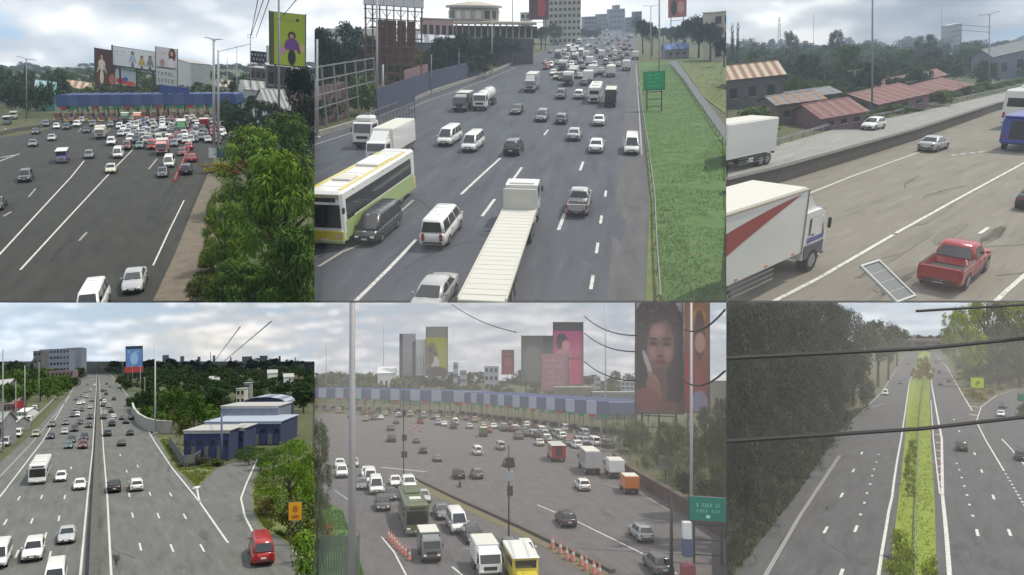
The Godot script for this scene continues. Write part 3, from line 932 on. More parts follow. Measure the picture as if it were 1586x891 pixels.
func motorcycle() -> Array:
	var l := []
	for z in [-0.65, 0.65]: l.append(["wheel", MB.new().cyl(Vector3(-0.07, 0.3, z), Vector3(0.07, 0.3, z), 0.3, 0.3, 14).done(), TYRE, -1])
	l.append(["body", MB.new().smooth(1).loft([ring_z(-0.8, 0.1, 0.55, 0.8), ring_z(-0.3, 0.16, 0.4, 0.8), ring_z(0.2, 0.15, 0.4, 0.95), ring_z(0.6, 0.08, 0.6, 0.95)]).done(), "", -1])
	l.append(["handlebar", MB.new().cyl(Vector3(-0.35, 1.05, 0.45), Vector3(0.35, 1.05, 0.45), 0.03, 0.03, 6).done(), BLACK, -1])
	l.append(["fork", MB.new().cyl(Vector3(0, 0.3, 0.65), Vector3(0, 1.05, 0.45), 0.05, 0.04, 6).done(), "steel", -1])
	return l

func define_kinds() -> void:
	vehicle_materials()
	kinds.sedan = car(1.76, [[-2.27, 0.82, 0.38, 0.86], [-2.15, 0.95, 0.26, 0.97], [-1.5, 1, 0.2, 1.0], [0.0, 1, 0.2, 0.95], [1.05, 1, 0.2, 0.95], [1.75, 0.97, 0.22, 0.86], [2.12, 0.9, 0.26, 0.74], [2.26, 0.74, 0.34, 0.64]],
		[0.93, 1.47, -1.7, 1.05, -0.95, 0.25], [1.38, -1.36], 0.32)
	kinds.hatch = car(1.70, [[-1.9, 0.84, 0.38, 0.9], [-1.8, 0.96, 0.26, 1.0], [-1.3, 1, 0.2, 1.0], [0.2, 1, 0.2, 0.96], [1.0, 1, 0.2, 0.97], [1.5, 0.97, 0.22, 0.88], [1.8, 0.9, 0.26, 0.74], [1.92, 0.74, 0.34, 0.64]],
		[0.95, 1.52, -1.78, 1.05, -1.45, 0.25], [1.2, -1.25], 0.31)
	kinds.suv = car(1.86, [[-2.3, 0.86, 0.45, 1.05], [-2.2, 0.97, 0.34, 1.12], [-1.5, 1, 0.28, 1.12], [0.3, 1, 0.28, 1.1], [1.15, 1, 0.28, 1.12], [1.9, 0.97, 0.3, 1.04], [2.25, 0.92, 0.36, 0.95], [2.36, 0.8, 0.44, 0.84]],
		[1.08, 1.78, -2.2, 1.12, -1.95, 0.35], [1.45, -1.4], 0.38)
	kinds.van = car(1.82, [[-2.5, 0.9, 0.42, 1.08], [-2.42, 0.98, 0.32, 1.15], [-1.5, 1, 0.28, 1.15], [1.2, 1, 0.28, 1.15], [1.9, 0.99, 0.28, 1.13], [2.3, 0.95, 0.32, 1.02], [2.52, 0.86, 0.38, 0.82]],
		[1.1, 2.06, -2.46, 2.15, -2.34, 1.25], [1.55, -1.4], 0.34, "tall")
	kinds.mpv = car(1.76, [[-2.15, 0.86, 0.4, 1.0], [-2.05, 0.97, 0.28, 1.05], [-1.3, 1, 0.22, 1.05], [0.5, 1, 0.22, 1.03], [1.3, 1, 0.22, 1.02], [1.8, 0.96, 0.25, 0.92], [2.1, 0.9, 0.3, 0.8], [2.2, 0.76, 0.38, 0.7]],
		[1.0, 1.7, -2.05, 1.35, -1.8, 0.4], [1.38, -1.32], 0.32)
	# pickup: cab in front, an open bed with walls behind
	var pk := car(1.86, [[-2.62, 0.95, 0.45, 0.74], [-2.5, 0.97, 0.36, 0.76], [-0.8, 0.98, 0.3, 0.78], [-0.7, 1, 0.3, 1.1], [0.4, 1, 0.28, 1.1], [1.25, 1, 0.28, 1.12], [2.1, 0.97, 0.3, 1.04], [2.5, 0.92, 0.36, 0.93], [2.62, 0.8, 0.44, 0.82]],
		[1.08, 1.78, -0.72, 1.25, -0.55, 0.5], [1.6, -1.55], 0.39)
	pk.append(["bed", bx(Vector3(0, 0.8, -1.65), Vector3(1.5, 0.05, 1.75)), "bed_liner", -1])
	for s in [-1.0, 1.0]:
		pk.append(["bed_wall", bx(Vector3(s * 0.84, 0.9, -1.65), Vector3(0.16, 0.52, 1.95), 0.04), "", -1])
		pk.append(["bed_rail", bx(Vector3(s * 0.84, 1.175, -1.65), Vector3(0.12, 0.04, 1.9), 0.015), BLACK, -1])
	pk.append(["tailgate", bx(Vector3(0, 0.88, -2.58), Vector3(1.74, 0.56, 0.1), 0.03), "", -1])
	for s in [-1.0, 1.0]: pk.append(["tail_light", bx(Vector3(s * 0.82, 0.95, -2.63), Vector3(0.16, 0.36, 0.06), 0.02), TAIL, -1])
	kinds.pickup = pk
	kinds.box_truck = box_truck(9.0, 3.7)
	kinds.small_truck = box_truck(6.0, 3.0)
	var dt := box_truck(9.0, 3.7)      # the delivery lorry: two-tone cab, door, visor, side lamps, tied box edges
	for s in [-1.0, 1.0]:
		dt.append(["door", bx(Vector3(s * 1.105, 1.5, 3.62), Vector3(0.03, 1.6, 0.95), 0.01), "white", -1])
		dt.append(["lower_panel", bx(Vector3(s * 1.108, 0.95, 3.55), Vector3(0.05, 0.55, 1.6), 0.02), "navy", -1])
		dt.append(["door_stripe", bx(Vector3(s * 1.125, 1.42, 3.6), Vector3(0.02, 0.2, 1.3)), "blue", -1])
		dt.append(["door_handle", bx(Vector3(s * 1.13, 1.62, 3.3), Vector3(0.03, 0.05, 0.2)), BLACK, -1])
		dt.append(["corner_trim", bx(Vector3(s * 1.2, 2.35, 2.38), Vector3(0.07, 2.65, 0.07), 0.02), "steel", -1])
		dt.append(["top_trim", bx(Vector3(s * 1.2, 3.66, -1.05), Vector3(0.07, 0.09, 6.9), 0.02), "beige", -1])
		for q in 4: dt.append(["side_lamp", bx(Vector3(s * 1.215, 1.2, -4.0 + q * 1.9), Vector3(0.03, 0.07, 0.14)), "orange", -1])
		dt.append(["mud_flap", bx(Vector3(s * 0.95, 0.45, -4.35), Vector3(0.45, 0.5, 0.03)), BLACK, -1])
	dt.append(["visor", bx(Vector3(0, 2.52, 4.2), Vector3(2.0, 0.1, 0.35), 0.03), "grey", -1])
	kinds.delivery_truck = dt
	kinds.bus = bus(11.5, 3.4, "grey")
	kinds.coach = bus(12.0, 3.7, "green_pale")
	for s in [-1.0, 1.0]: kinds.coach.append(["window_band", bx(Vector3(s * 1.252, 2.5, 0.2), Vector3(0.03, 1.25, 10.6), 0.01), GLASS, -1])
	for s in [-1.0, 1.0]: kinds.coach.append(["side_panel", bx(Vector3(s * 1.262, 1.2, 0.0), Vector3(0.03, 1.15, 11.2), 0.01), "green_pale", -1])
	kinds.coach.append(["front_fascia", bx(Vector3(0, 0.85, 5.97), Vector3(2.44, 0.75, 0.14), 0.06), "yellow", -1])
	kinds.coach.append(["front_brow", bx(Vector3(0, 3.35, 5.9), Vector3(2.3, 0.45, 0.2), 0.08), "yellow", -1])
	for q in [-1.0, 1.0]: kinds.coach.append(["roof_stripe", bx(Vector3(q * 0.95, 3.72, 0.5), Vector3(0.28, 0.03, 10.2), 0.01), "yellow", -1])
	kinds.coach.append(["rear_corner", bx(Vector3(0, 0.95, -5.9), Vector3(2.55, 1.0, 0.3), 0.06), "yellow", -1])
	kinds.minibus = bus(7.5, 2.9, "grey")
	kinds.flatbed = flatbed(17.0)
	kinds.tanker = tanker(10.5)
	kinds.car_carrier = car_carrier(15.0)
	kinds.jeepney = jeepney()
	kinds.motorcycle = motorcycle()

func tone(key: String, m: String, col: String, cargo: String) -> Material:
	return mats[col if m == "" else cargo if m == "cargo" else m]

# one vehicle whose parts are nodes of their own; later ones of the same kind and colour are duplicates
func detailed(kind: String, col: String, cargo: String) -> Node3D:
	var key := kind + col + cargo
	if not protos.has(key):
		var o := Node3D.new()
		var made := []
		for p in kinds[kind]:
			made.append(part(p[0], p[1], tone(key, p[2], col, cargo), o if p[3] < 0 else made[p[3]]))
		protos[key] = o
	return protos[key].duplicate()

# the same vehicle as one mesh, for those too far off to show their parts
func simple(kind: String, col: String, cargo: String) -> MeshInstance3D:
	var key := "far" + kind + col + cargo
	if not protos.has(key):
		var by := {}
		for p in kinds[kind]:
			if p[0] in ["rim", "door_handle", "door_seam", "wiper", "roof_rib", "wheel_arch", "sill", "marker_lamp", "number_plate", "mirror", "step", "hatch"]: continue
			var m := tone(key, p[2], col, cargo)
			if not by.has(m):
				by[m] = SurfaceTool.new()
				by[m].begin(Mesh.PRIMITIVE_TRIANGLES)
			by[m].append_from(p[1], 0, Transform3D())
		var mesh := ArrayMesh.new()
		for m in by:
			by[m].commit(mesh)
			mesh.surface_set_material(mesh.get_surface_count() - 1, m)
		var o := MeshInstance3D.new()
		o.mesh = mesh
		protos[key] = o
	return protos[key].duplicate()

const NAMES := {"sedan": ["parked_car", "car"], "hatch": ["hatchback", "car"], "suv": ["suv", "car"], "van": ["van", "van"], "mpv": ["people_carrier", "car"], "pickup": ["pickup_truck", "pickup"], "box_truck": ["box_truck", "truck"],
	"delivery_truck": ["delivery_truck", "truck"], "small_truck": ["small_truck", "truck"], "bus": ["bus", "bus"], "coach": ["coach", "bus"], "minibus": ["minibus", "bus"], "flatbed": ["flatbed_truck", "truck"], "tanker": ["tanker_truck", "truck"], "car_carrier": ["cage_truck", "truck"],
	"jeepney": ["jeepney", "jeepney"], "motorcycle": ["motorcycle", "motorcycle"]}

# away: +1 drives away from the camera, -1 comes towards it; px, py: the middle of its footprint
func drive(c: Dictionary, kind: String, col: String, px: float, py: float, away: float, label: String, group := "", cargo := "white", vx := -1.0, vy := -999.0, size := 1.0) -> Node3D:
	var at := G(c, px, py, 0.02)
	var near := F / (-at.z) * 1.8 >= 13.0 or kind in ["flatbed", "delivery_truck", "bus", "coach", "box_truck", "tanker", "car_carrier"] and F / (-at.z) * 2.4 > 11.0
	var o: Node3D = detailed(kind, col, cargo) if near else simple(kind, col, cargo)
	o.name = numbered("car" if kind == "sedan" else NAMES[kind][0])
	add_child(o)
	var b := toward(c, at, c.vx if vx < 0 else vx, vy)
	if away < 0: b = b * Basis(Vector3.UP, PI)
	o.transform = c.T * Transform3D(b.scaled_local(Vector3(1, 1, c.long) * size), at)
	tag(o, label, NAMES[kind][1], group)
	fit(o, c)
	return o

# ---------------------------------------------------------------- traffic
const NOUN := {"sedan": "car", "hatch": "hatchback", "suv": "four wheel drive", "mpv": "people carrier", "van": "van", "small_truck": "lorry"}
const NTH := ["first", "second", "third", "fourth", "fifth", "sixth", "seventh", "eighth", "ninth", "tenth", "eleventh", "twelfth", "thirteenth", "fourteenth", "fifteenth", "sixteenth", "seventeenth", "eighteenth", "nineteenth", "twentieth",
	"twenty-first", "twenty-second", "twenty-third", "twenty-fourth", "twenty-fifth", "twenty-sixth", "twenty-seventh", "twenty-eighth", "twenty-ninth", "thirtieth"]

# a queue of vehicles [column, row, colour, way]; each label counts those of its colour and kind from the far end
func queue(c: Dictionary, spots: Array, kinds_in: Array, way: float, group: String, where: String, vx: float, vy: float, size := 1.0) -> void:
	spots.sort_custom(func(a, b): return a[1] < b[1])
	var seen := {}
	for s in spots:
		var kind: String = kinds_in[rng.randi() % kinds_in.size()]
		var what := "%s %s" % [s[2], NOUN[kind]]
		seen[what] = seen.get(what, -1) + 1
		drive(c, kind, s[2], s[0], s[1], way if way != 0 else s[3], "%s %s from %s" % [NTH[mini(seen[what], 29)], what, where], group, "white", vx, vy, size)

# further queued vehicles inside an outline, kept apart; gx, gy: gaps in pixels, or growing from a horizon row
func crowd(outline: Array, n: int, gx: float, gy: float, sd: int, horizon := -1.0) -> Array:
	var r := RandomNumberGenerator.new()
	r.seed = sd
	var poly := PackedVector2Array()
	for p in outline: poly.append(Vector2(p[0], p[1]))
	var box := Rect2(poly[0], Vector2.ZERO)
	for p in poly: box = box.expand(p)
	var l := []
	var tries := 0
	while l.size() < n and tries < 6000:
		tries += 1
		var p := Vector2(lerpf(box.position.x, box.end.x, r.randf()), lerpf(box.position.y, box.end.y, r.randf()))
		if not Geometry2D.is_point_in_polygon(p, poly): continue
		var wx := gx if horizon < 0 else (p.y - horizon) * 0.17
		var wy := gy if horizon < 0 else (p.y - horizon) * 0.13
		var ok := true
		for q in l:
			if absf(q[0] - p.x) < wx and absf(q[1] - p.y) < wy: ok = false
		if not ok: continue
		var away := 1 if p.x > 905 else -1
		l.append([p.x, p.y, ["charcoal", "grey", "black", "maroon", "silver", "white", "beige", "charcoal", "red", "silver"][r.randi() % 10], away])
	return l

func traffic() -> void:
	var c = cells.toll
	var jam := "cars jammed in front of the blue toll canopy under the clouds"
	drive(c, "van", "white", 147, 480, -1, "white van cut off beside the silver car with lit headlamps", "", "white", 330)
	drive(c, "sedan", "silver", 210, 442, -1, "silver car with lit headlamps by the dirt shoulder and the leafy tree", "", "white", 330)
	drive(c, "suv", "charcoal", 41, 279, -1, "dark grey car alone on the open toll apron below the purple jeepney", "", "white", 180)
	drive(c, "sedan", "black", -3, 322, -1, "black car half out of view beside the long white lane lines", "", "white", 180)
	drive(c, "jeepney", "purple", 98, 250, -1, "purple jeepney crossing the red stained patch of the toll apron", "", "white", 200)
	drive(c, "hatch", "grey", 139, 244, -1, "small dark grey car just behind the purple jeepney", "", "white", 220)
	drive(c, "sedan", "cream", 173, 266, -1, "cream car standing on the white lane line, ahead of the white van", "", "white", 260)
	drive(c, "van", "white", 184, 243, -1, "white van with dark windscreen following the cream car", "", "white", 260)
	drive(c, "suv", "maroon", 197, 231, -1, "maroon car tucked behind the white van", "", "white", 270)
	drive(c, "suv", "white", 173, 224, -1, "white car with a dark side just ahead of the cream lorry", "", "white", 250)
	drive(c, "small_truck", "cream", 157, 214, -1, "cream lorry with a tall pale box coming out of the booths", "", "cream", 230)
	drive(c, "sedan", "black", 135, 205, -1, "black car left of the cream lorry at the mouth of the booths", "", "white", 220)
	drive(c, "sedan", "silver", 81, 217, -1, "silver car alone on the apron above the purple jeepney", "", "white", 180)
	drive(c, "sedan", "grey", 52, 226, -1, "grey car alone at the kerb side of the toll apron", "", "white", 160)
	drive(c, "sedan", "charcoal", 56, 207, -1, "charcoal car near the grey lamp post at the apron edge", "", "white", 160)
	drive(c, "hatch", "white", 88, 199, -1, "white hatchback coming from the far booths of the plaza", "", "white", 180)
	drive(c, "mpv", "grey", 72, 195, -1, "grey people carrier beside the apron kerb near the far booths", "", "white", 170)
	drive(c, "jeepney", "teal", 12, 192, -1, "teal jeepney with white roof waiting by the tree belt", "", "white", 120)
	drive(c, "jeepney", "cream", 22, 184, -1, "cream jeepney behind the teal one by the tree belt", "", "white", 120)
	drive(c, "motorcycle", "white", 9, 204, -1, "white motorcycle beside the teal jeepney", "", "white", 120)
	drive(c, "sedan", "teal", 217, 229, -1, "pale green car between the white van and the red van", "", "white", 300)
	drive(c, "van", "red", 236, 230, -1, "red van waiting beside the tall pink van", "", "white", 310)
	drive(c, "small_truck", "pink", 253, 238, -1, "tall pink lorry in the middle of the jam", "", "pink", 320)
	drive(c, "van", "white", 263, 257, -1, "white van with black windscreen leading the jam next to the red barriers", "", "white", 320)
	drive(c, "sedan", "charcoal", 253, 272, -1, "dark car in front of the white van that leads the jam", "", "white", 320)
	drive(c, "suv", "charcoal", 290, 268, 1, "dark four wheel drive on the far side of the red barriers", "", "white", 340)
	drive(c, "sedan", "red", 293, 231, 1, "bright red car beside the row of silver cars", "", "white", 335)
	drive(c, "sedan", "red", 298, 249, 1, "red car passing the red barriers below the bright red car", "", "white", 340)
	drive(c, "hatch", "maroon", 283, 240, -1, "maroon hatchback touching the line of red barriers", "", "white", 330)
	drive(c, "box_truck", "green", 283, 208, -1, "big green lorry with a green box in the jam", "", "green", 310)
	drive(c, "small_truck", "red", 317, 199, 1, "red lorry with a red box beside the twin masts", "", "red", 330)
	drive(c, "suv", "white", 342, 212, -1, "white car with dark windows right of the twin masts", "", "white", 345)
	drive(c, "suv", "white", 361, 215, -1, "white car with bright bonnet beside the hedge of trees", "", "white", 360)
	drive(c, "small_truck", "green", 195, 190, -1, "green lorry just out of the booths behind the grey cars", "", "green", 250)
	drive(c, "small_truck", "orange", 214, 190, -1, "orange lorry just out of the booths", "", "orange", 260)
	drive(c, "hatch", "red", 275, 213, -1, "small red hatchback in front of the big green lorry", "", "white", 310)
	drive(c, "jeepney", "silver", 254, 211, -1, "silver jeepney queuing beside the green lorry", "", "white", 300)
	var jam_spots := crowd([[185, 186], [350, 186], [345, 222], [300, 226], [200, 222]], 60, 7.5, 5.0, 31)
	jam_spots += [[200, 199, "white"], [199, 209, "silver"], [203, 219, "white"], [226, 204, "white"], [239, 198, "silver"], [233, 211, "charcoal"], [216, 214, "charcoal"], [222, 193, "blue"], [266, 198, "cream"], [273, 190, "charcoal"],
		[306, 194, "white"], [304, 204, "silver"], [300, 212, "silver"], [296, 220, "silver"], [240, 187, "maroon"], [252, 191, "white"], [258, 186, "grey"], [208, 205, "grey"], [232, 222, "charcoal"], [262, 219, "white"], [270, 226, "grey"],
		[280, 219, "silver"], [286, 212, "white"], [245, 204, "grey"], [212, 196, "silver"], [186, 199, "white"], [188, 210, "silver"], [290, 190, "maroon"], [299, 186, "white"], [330, 192, "beige"], [340, 199, "charcoal"], [352, 196, "beige"],
		[346, 189, "maroon"], [358, 203, "grey"], [120, 196, "white"], [104, 200, "charcoal"], [127, 190, "silver"], [145, 195, "grey"], [112, 190, "maroon"], [172, 196, "grey"], [178, 188, "maroon"], [227, 187, "red"], [266, 207, "charcoal"], [246, 216, "white"]]
	queue(c, jam_spots, ["sedan", "hatch", "suv", "mpv"], -1, jam, "the booths, in the jam below the toll canopy", 300, 88)

	c = cells.jam
	drive(c, "coach", "white", 572, 336, -1, "white coach with a yellow front and pale green skirt behind the dark van", "", "white", 985, 30, 1.12)
	drive(c, "van", "charcoal", 588, 362, -1, "dark van in the shadow of the yellow and white coach", "", "white", 975, 30)
	drive(c, "van", "white", 686, 366, 1, "white van seen from behind with black rear window on the solid lane line", "", "white", 950, 30, 1.05)
	drive(c, "sedan", "silver", 672, 472, -1, "silver car cut off beside the long flatbed lorry", "", "white", 990, 30)
	drive(c, "flatbed", "white", 787, 400, 1, "long flatbed lorry with an empty pale deck and white cab", "", "white", 930, 30, 1.05)
	drive(c, "pickup", "silver", 897, 322, 1, "silver pickup ahead of the long flatbed lorry, alone in its lane", "", "white", 985, 30)
	drive(c, "car_carrier", "white", 600, 212, -1, "white cage lorry with dark rails along its body by the kerb", "", "grey", 975, 30, 1.0)
	drive(c, "box_truck", "white", 608, 243, -1, "white box lorry between the cage lorry and the coach", "", "white", 975, 30)
	drive(c, "van", "white", 697, 221, -1, "white van with a plain white roof behind the white box lorry", "", "white", 975, 30, 1.05)
	drive(c, "van", "white", 733, 230, -1, "white van with a grey roof panel beside the plain white van", "", "white", 975, 30)
	drive(c, "suv", "black", 796, 236, 1, "black four wheel drive just ahead of the flatbed cab", "", "white", 960, 30)
	drive(c, "tanker", "white", 752, 165, -1, "white tanker with two round tanks beside the kerb", "", "white", 940, 30)
	drive(c, "small_truck", "grey", 718, 170, -1, "small dark lorry on the kerb side of the tanker", "", "grey", 940, 30)
	drive(c, "box_truck", "silver", 824, 140, -1, "silver lorry with bright cab roof behind the tanker", "", "silver", 940, 30)
	drive(c, "sedan", "black", 801, 175, -1, "black car alone between the tanker and the grey car", "", "white", 950, 30)
	drive(c, "mpv", "grey", 840, 186, -1, "grey car with pale roof in the middle lane ahead of the black car", "", "white", 950, 30)
	drive(c, "hatch", "grey", 870, 190, 1, "grey hatchback behind the silver car at the dashed line", "", "white", 960, 30)
	drive(c, "sedan", "silver", 890, 214, 1, "silver car beside the white car, well behind the pickup", "", "white", 975, 30)
	drive(c, "sedan", "white", 924, 232, 1, "white car in the lane beside the shoulder, level with the parked van", "", "white", 985, 30)
	drive(c, "sedan", "white", 928, 192, 1, "white car just behind the white bus and the dark lorry", "", "white", 985, 30)
	drive(c, "van", "white", 978, 234, -1, "white van parked on the shoulder against the grass", "", "white", 985, 30)
	drive(c, "bus", "white", 922, 155, 1, "white bus seen from behind beside the dark lorry", "", "white", 975, 30, 0.9)
	drive(c, "box_truck", "charcoal", 946, 162, 1, "dark covered lorry beside the white bus", "", "charcoal", 980, 30, 0.85)
	drive(c, "suv", "white", 897, 152, 1, "white car with lit roof beside the white bus", "", "white", 970, 30)
	drive(c, "suv", "charcoal", 869, 152, -1, "charcoal car two lanes from the white bus", "", "white", 950, 30)
	drive(c, "sedan", "maroon", 967, 100, 1, "maroon car next to the shoulder far up the motorway", "", "white", 980, 30)
	var far := "cars queued far up the crowded motorway"
	var spots := crowd([[870, 50], [985, 48], [985, 100], [960, 128], [855, 128], [838, 100]], 60, 0.0, 0.0, 32, 25.0)
	spots += [[853, 104, "white", -1], [857, 116, "white", -1], [885, 116, "grey", 1], [898, 121, "silver", 1], [871, 124, "grey", -1], [885, 103, "white", -1], [900, 98, "grey", 1], [912, 111, "charcoal", 1], [921, 103, "white", 1], [931, 112, "silver", 1],
		[947, 108, "white", 1], [880, 90, "silver", -1], [893, 88, "white", -1], [900, 86, "white", -1], [881, 79, "white", -1], [912, 86, "grey", 1], [920, 96, "charcoal", 1], [932, 90, "white", 1], [945, 88, "charcoal", 1], [953, 92, "grey", 1], [960, 84, "beige", 1],
		[941, 80, "silver", 1], [950, 76, "white", 1], [962, 74, "beige", 1], [970, 78, "charcoal", 1], [975, 72, "maroon", 1], [935, 71, "white", 1], [922, 76, "charcoal", 1], [911, 72, "white", -1], [897, 68, "white", -1], [905, 64, "charcoal", -1],
		[917, 62, "white", -1], [928, 63, "charcoal", 1], [938, 62, "white", 1], [948, 65, "grey", 1], [958, 64, "charcoal", 1], [968, 64, "white", 1], [888, 71, "grey", -1], [925, 56, "white", 1], [936, 55, "grey", 1], [946, 56, "white", 1], [956, 55, "beige", 1],
		[966, 56, "silver", 1], [915, 56, "grey", -1], [906, 57, "silver", -1], [898, 61, "charcoal", -1], [975, 60, "grey", 1], [845, 98, "charcoal", -1], [864, 90, "charcoal", -1], [872, 84, "silver", -1], [880, 132, "charcoal", -1], [905, 132, "grey", 1],
		[938, 100, "silver", 1], [890, 96, "charcoal", -1], [870, 108, "silver", -1], [957, 103, "silver", 1], [963, 92, "grey", 1], [930, 82, "white", 1], [918, 118, "white", 1], [903, 107, "charcoal", 1], [886, 84, "charcoal", -1], [952, 84, "white", 1]]
	queue(c, spots, ["sedan", "suv", "van", "mpv", "hatch", "small_truck"], 0, far, "the far end of the crowded motorway queue", 950, 28)

	c = cells.bend
	drive(c, "delivery_truck", "white", 1140, 446, 1, "white box lorry with a red swoosh on its side", "", "white", 1941, 73, 1.12)
	drive(c, "pickup", "red", 1478, 428, 1, "red pickup with an empty black bed", "", "white", 1900, 73, 0.95)
	drive(c, "sedan", "silver", 1445, 232, 1, "silver car alone in the lane beside the dark median wall", "", "white", 1941, 73)
	drive(c, "hatch", "white", 1352, 200, -1, "white hatchback alone on the carriageway beyond the median wall", "", "white", 1941, 73)
	drive(c, "box_truck", "white", 1128, 262, -1, "white box lorry beyond the median wall near the tin roofed houses", "", "white", 1941, 73, 1.1)
	drive(c, "bus", "white", 1597, 192, 1, "white bus beside the blue jeepney", "", "white", 1941, 73, 1.45)
	drive(c, "jeepney", "blue", 1588, 228, 1, "blue jeepney following the white bus", "", "blue", 1941, 73, 1.5)
	drive(c, "sedan", "black", 1606, 318, 1, "black car half out of view beside the solid lane line", "", "white", 1941, 73)

	c = cells.ramp
	drive(c, "bus", "white", 61, 742, -1, "white bus with black windscreen on the divided motorway", "", "white", 150)
	drive(c, "hatch", "white", 94, 744, -1, "white hatchback beside the white bus", "", "white", 150)
	drive(c, "sedan", "white", 123, 756, -1, "white car next to the median barrier, level with the bus", "", "white", 150)
	drive(c, "suv", "white", 51, 862, -1, "white four wheel drive with black windscreen behind the cut off van", "", "white", 150)
	drive(c, "sedan", "silver", 103, 836, -1, "silver car with dark windscreen close to the median barrier", "", "white", 150)
	drive(c, "van", "white", -2, 872, -1, "white van half out of view at the motorway edge line", "", "white", 150)
	drive(c, "van", "white", 84, 908, -1, "white van of which only the roof shows below the silver car", "", "white", 150)
	drive(c, "suv", "black", 176, 760, 1, "black four wheel drive just past the median barrier", "", "white", 150)
	drive(c, "suv", "white", 210, 758, 1, "white car with black rear window beside the black four wheel drive", "", "white", 150)
	drive(c, "van", "red", 404, 864, 1, "red van leaving the tree shadow at the ramp entry", "", "red", 330, 600, 1.22)
	drive(c, "sedan", "charcoal", 188, 690, 1, "charcoal car alone behind the pair on the outbound side", "", "white", 150)
	var b := "cars on the divided motorway below the blue sheds"
	var ins := [[106, 694, "teal"], [128, 694, "maroon"], [130, 681, "black"], [110, 685, "charcoal"], [115, 668, "black"], [101, 658, "grey"], [123, 657, "black"], [137, 662, "charcoal"], [139, 649, "black"], [112, 646, "charcoal"], [119, 645, "white"],
		[126, 637, "charcoal"], [117, 636, "grey"], [139, 633, "silver"], [122, 627, "white"], [128, 626, "white"], [117, 620, "charcoal"], [134, 616, "silver"], [142, 622, "grey"], [135, 597, "charcoal"], [146, 598, "white"], [78, 679, "black"], [55, 676, "beige"],
		[132, 608, "grey"], [140, 606, "silver"], [125, 615, "grey"], [142, 590, "silver"], [80, 661, "grey"], [100, 672, "silver"]]
	queue(c, ins, ["sedan", "hatch", "suv", "mpv"], -1, b, "the far end, coming up the divided motorway", 150, 555)
	var outs := [[166, 675, "charcoal"], [201, 674, "charcoal"], [173, 660, "black"], [173, 655, "silver"], [189, 650, "charcoal"], [202, 650, "black"], [195, 656, "black"], [160, 649, "black"], [161, 643, "silver"], [172, 639, "charcoal"], [159, 630, "black"], [161, 625, "white"],
		[158, 621, "black"], [176, 620, "charcoal"], [199, 619, "grey"], [158, 607, "charcoal"], [163, 606, "grey"], [165, 596, "charcoal"], [175, 648, "white"], [168, 632, "silver"], [164, 612, "charcoal"], [170, 600, "grey"]]
	queue(c, outs, ["sedan", "hatch", "suv"], 1, b, "the far end, going down the divided motorway", 150, 555)
	for s in [[27, 676, "white"], [44, 654, "white"], [32, 664, "cream"], [8, 690, "silver"], [53, 636, "white"]]:
		drive(c, "van", s[2], s[0], s[1], -1, "%s %s van on the service road beside the shops" % [["lowest", "middle", "only", "only", "farthest"][[676, 654, 664, 690, 636].find(int(s[1]))], s[2]], "vehicles on the service road beside the shops", "white", 140)

	c = cells.plaza
	for s in [[548, 722, "silver", "silver car behind the thickest pole on the side road"], [604, 772, "charcoal", "dark car between the white queue and the green bus"], [655, 776, "silver", "silver car following the green bus along the planted kerb"],
			[684, 800, "grey", "grey car between the green bus and the white van"], [612, 752, "white", "white car at the bend of the side road"], [560, 756, "grey", "grey car on the outer lane of the side road, by the thickest pole"], [730, 836, "charcoal", "dark car ahead of the white lorry on the side road"]]:
		drive(c, "sedan", s[2], s[0], s[1], -1, s[3], "", "white", 545, 575, 1.2)
	drive(c, "bus", "olive", 638, 812, -1, "green bus with a large windscreen on the side road", "", "white", 545, 575, 1.19)
	drive(c, "small_truck", "grey", 664, 862, -1, "grey lorry with a canvas box beside the red and white posts", "", "grey", 545, 575, 0.94)
	drive(c, "van", "white", 707, 820, -1, "white van with black mirrors by the planted kerb", "", "white", 560, 575, 1.25)
	drive(c, "sedan", "white", 706, 800, -1, "white car close behind the white van by the planted kerb", "", "white", 560, 575)
	drive(c, "small_truck", "white", 752, 886, -1, "white lorry with a white cab roof at the end of the side road", "", "white", 590, 575, 1.03)
	drive(c, "jeepney", "yellow", 808, 902, -1, "yellow jeepney with a pale roof cut off at the kerb", "", "white", 620, 575, 1.29)
	drive(c, "mpv", "grey", 795, 870, -1, "grey car behind the yellow jeepney", "", "white", 620, 575, 1.29)
	drive(c, "sedan", "white", 812, 862, -1, "white car squeezed between the grey car and the planted kerb", "", "white", 620, 575, 1.22)
	drive(c, "suv", "white", 529, 738, -1, "white car with bright bonnet beside the big grey pole", "", "white", 500, 575, 1.25)
	drive(c, "sedan", "white", 526, 724, -1, "white car right behind the one beside the big grey pole", "", "white", 500, 575, 1.25)
	drive(c, "van", "white", 582, 762, -1, "white van leading the queue on the side road", "", "white", 540, 575, 1.3)
	drive(c, "van", "white", 573, 748, -1, "white van second in the queue on the side road", "", "white", 540, 575, 1.3)
	drive(c, "sedan", "white", 568, 738, -1, "white car third in the queue on the side road", "", "white", 540, 575, 1.3)
	drive(c, "hatch", "charcoal", 592, 788, -1, "dark hatchback behind the green bus", "", "white", 540, 575, 1.3)
	drive(c, "suv", "white", 633, 758, -1, "white roofed car behind the green bus by the planted kerb", "", "white", 545, 575, 1.3)
	drive(c, "suv", "charcoal", 876, 812, 1, "dark four wheel drive alone in the middle of the plaza road", "", "white", 640, 575, 1.1)
	drive(c, "suv", "silver", 993, 834, 1, "silver car with a dark roof near the gantry post", "", "white", 700, 575, 1.1)
	drive(c, "suv", "grey", 1019, 884, 1, "dark grey car at the foot of the gantry post", "", "white", 720, 575, 1.1)
	drive(c, "suv", "white", 902, 758, 1, "white car with dark rear alone near the lorries", "", "white", 700, 575, 1.1)
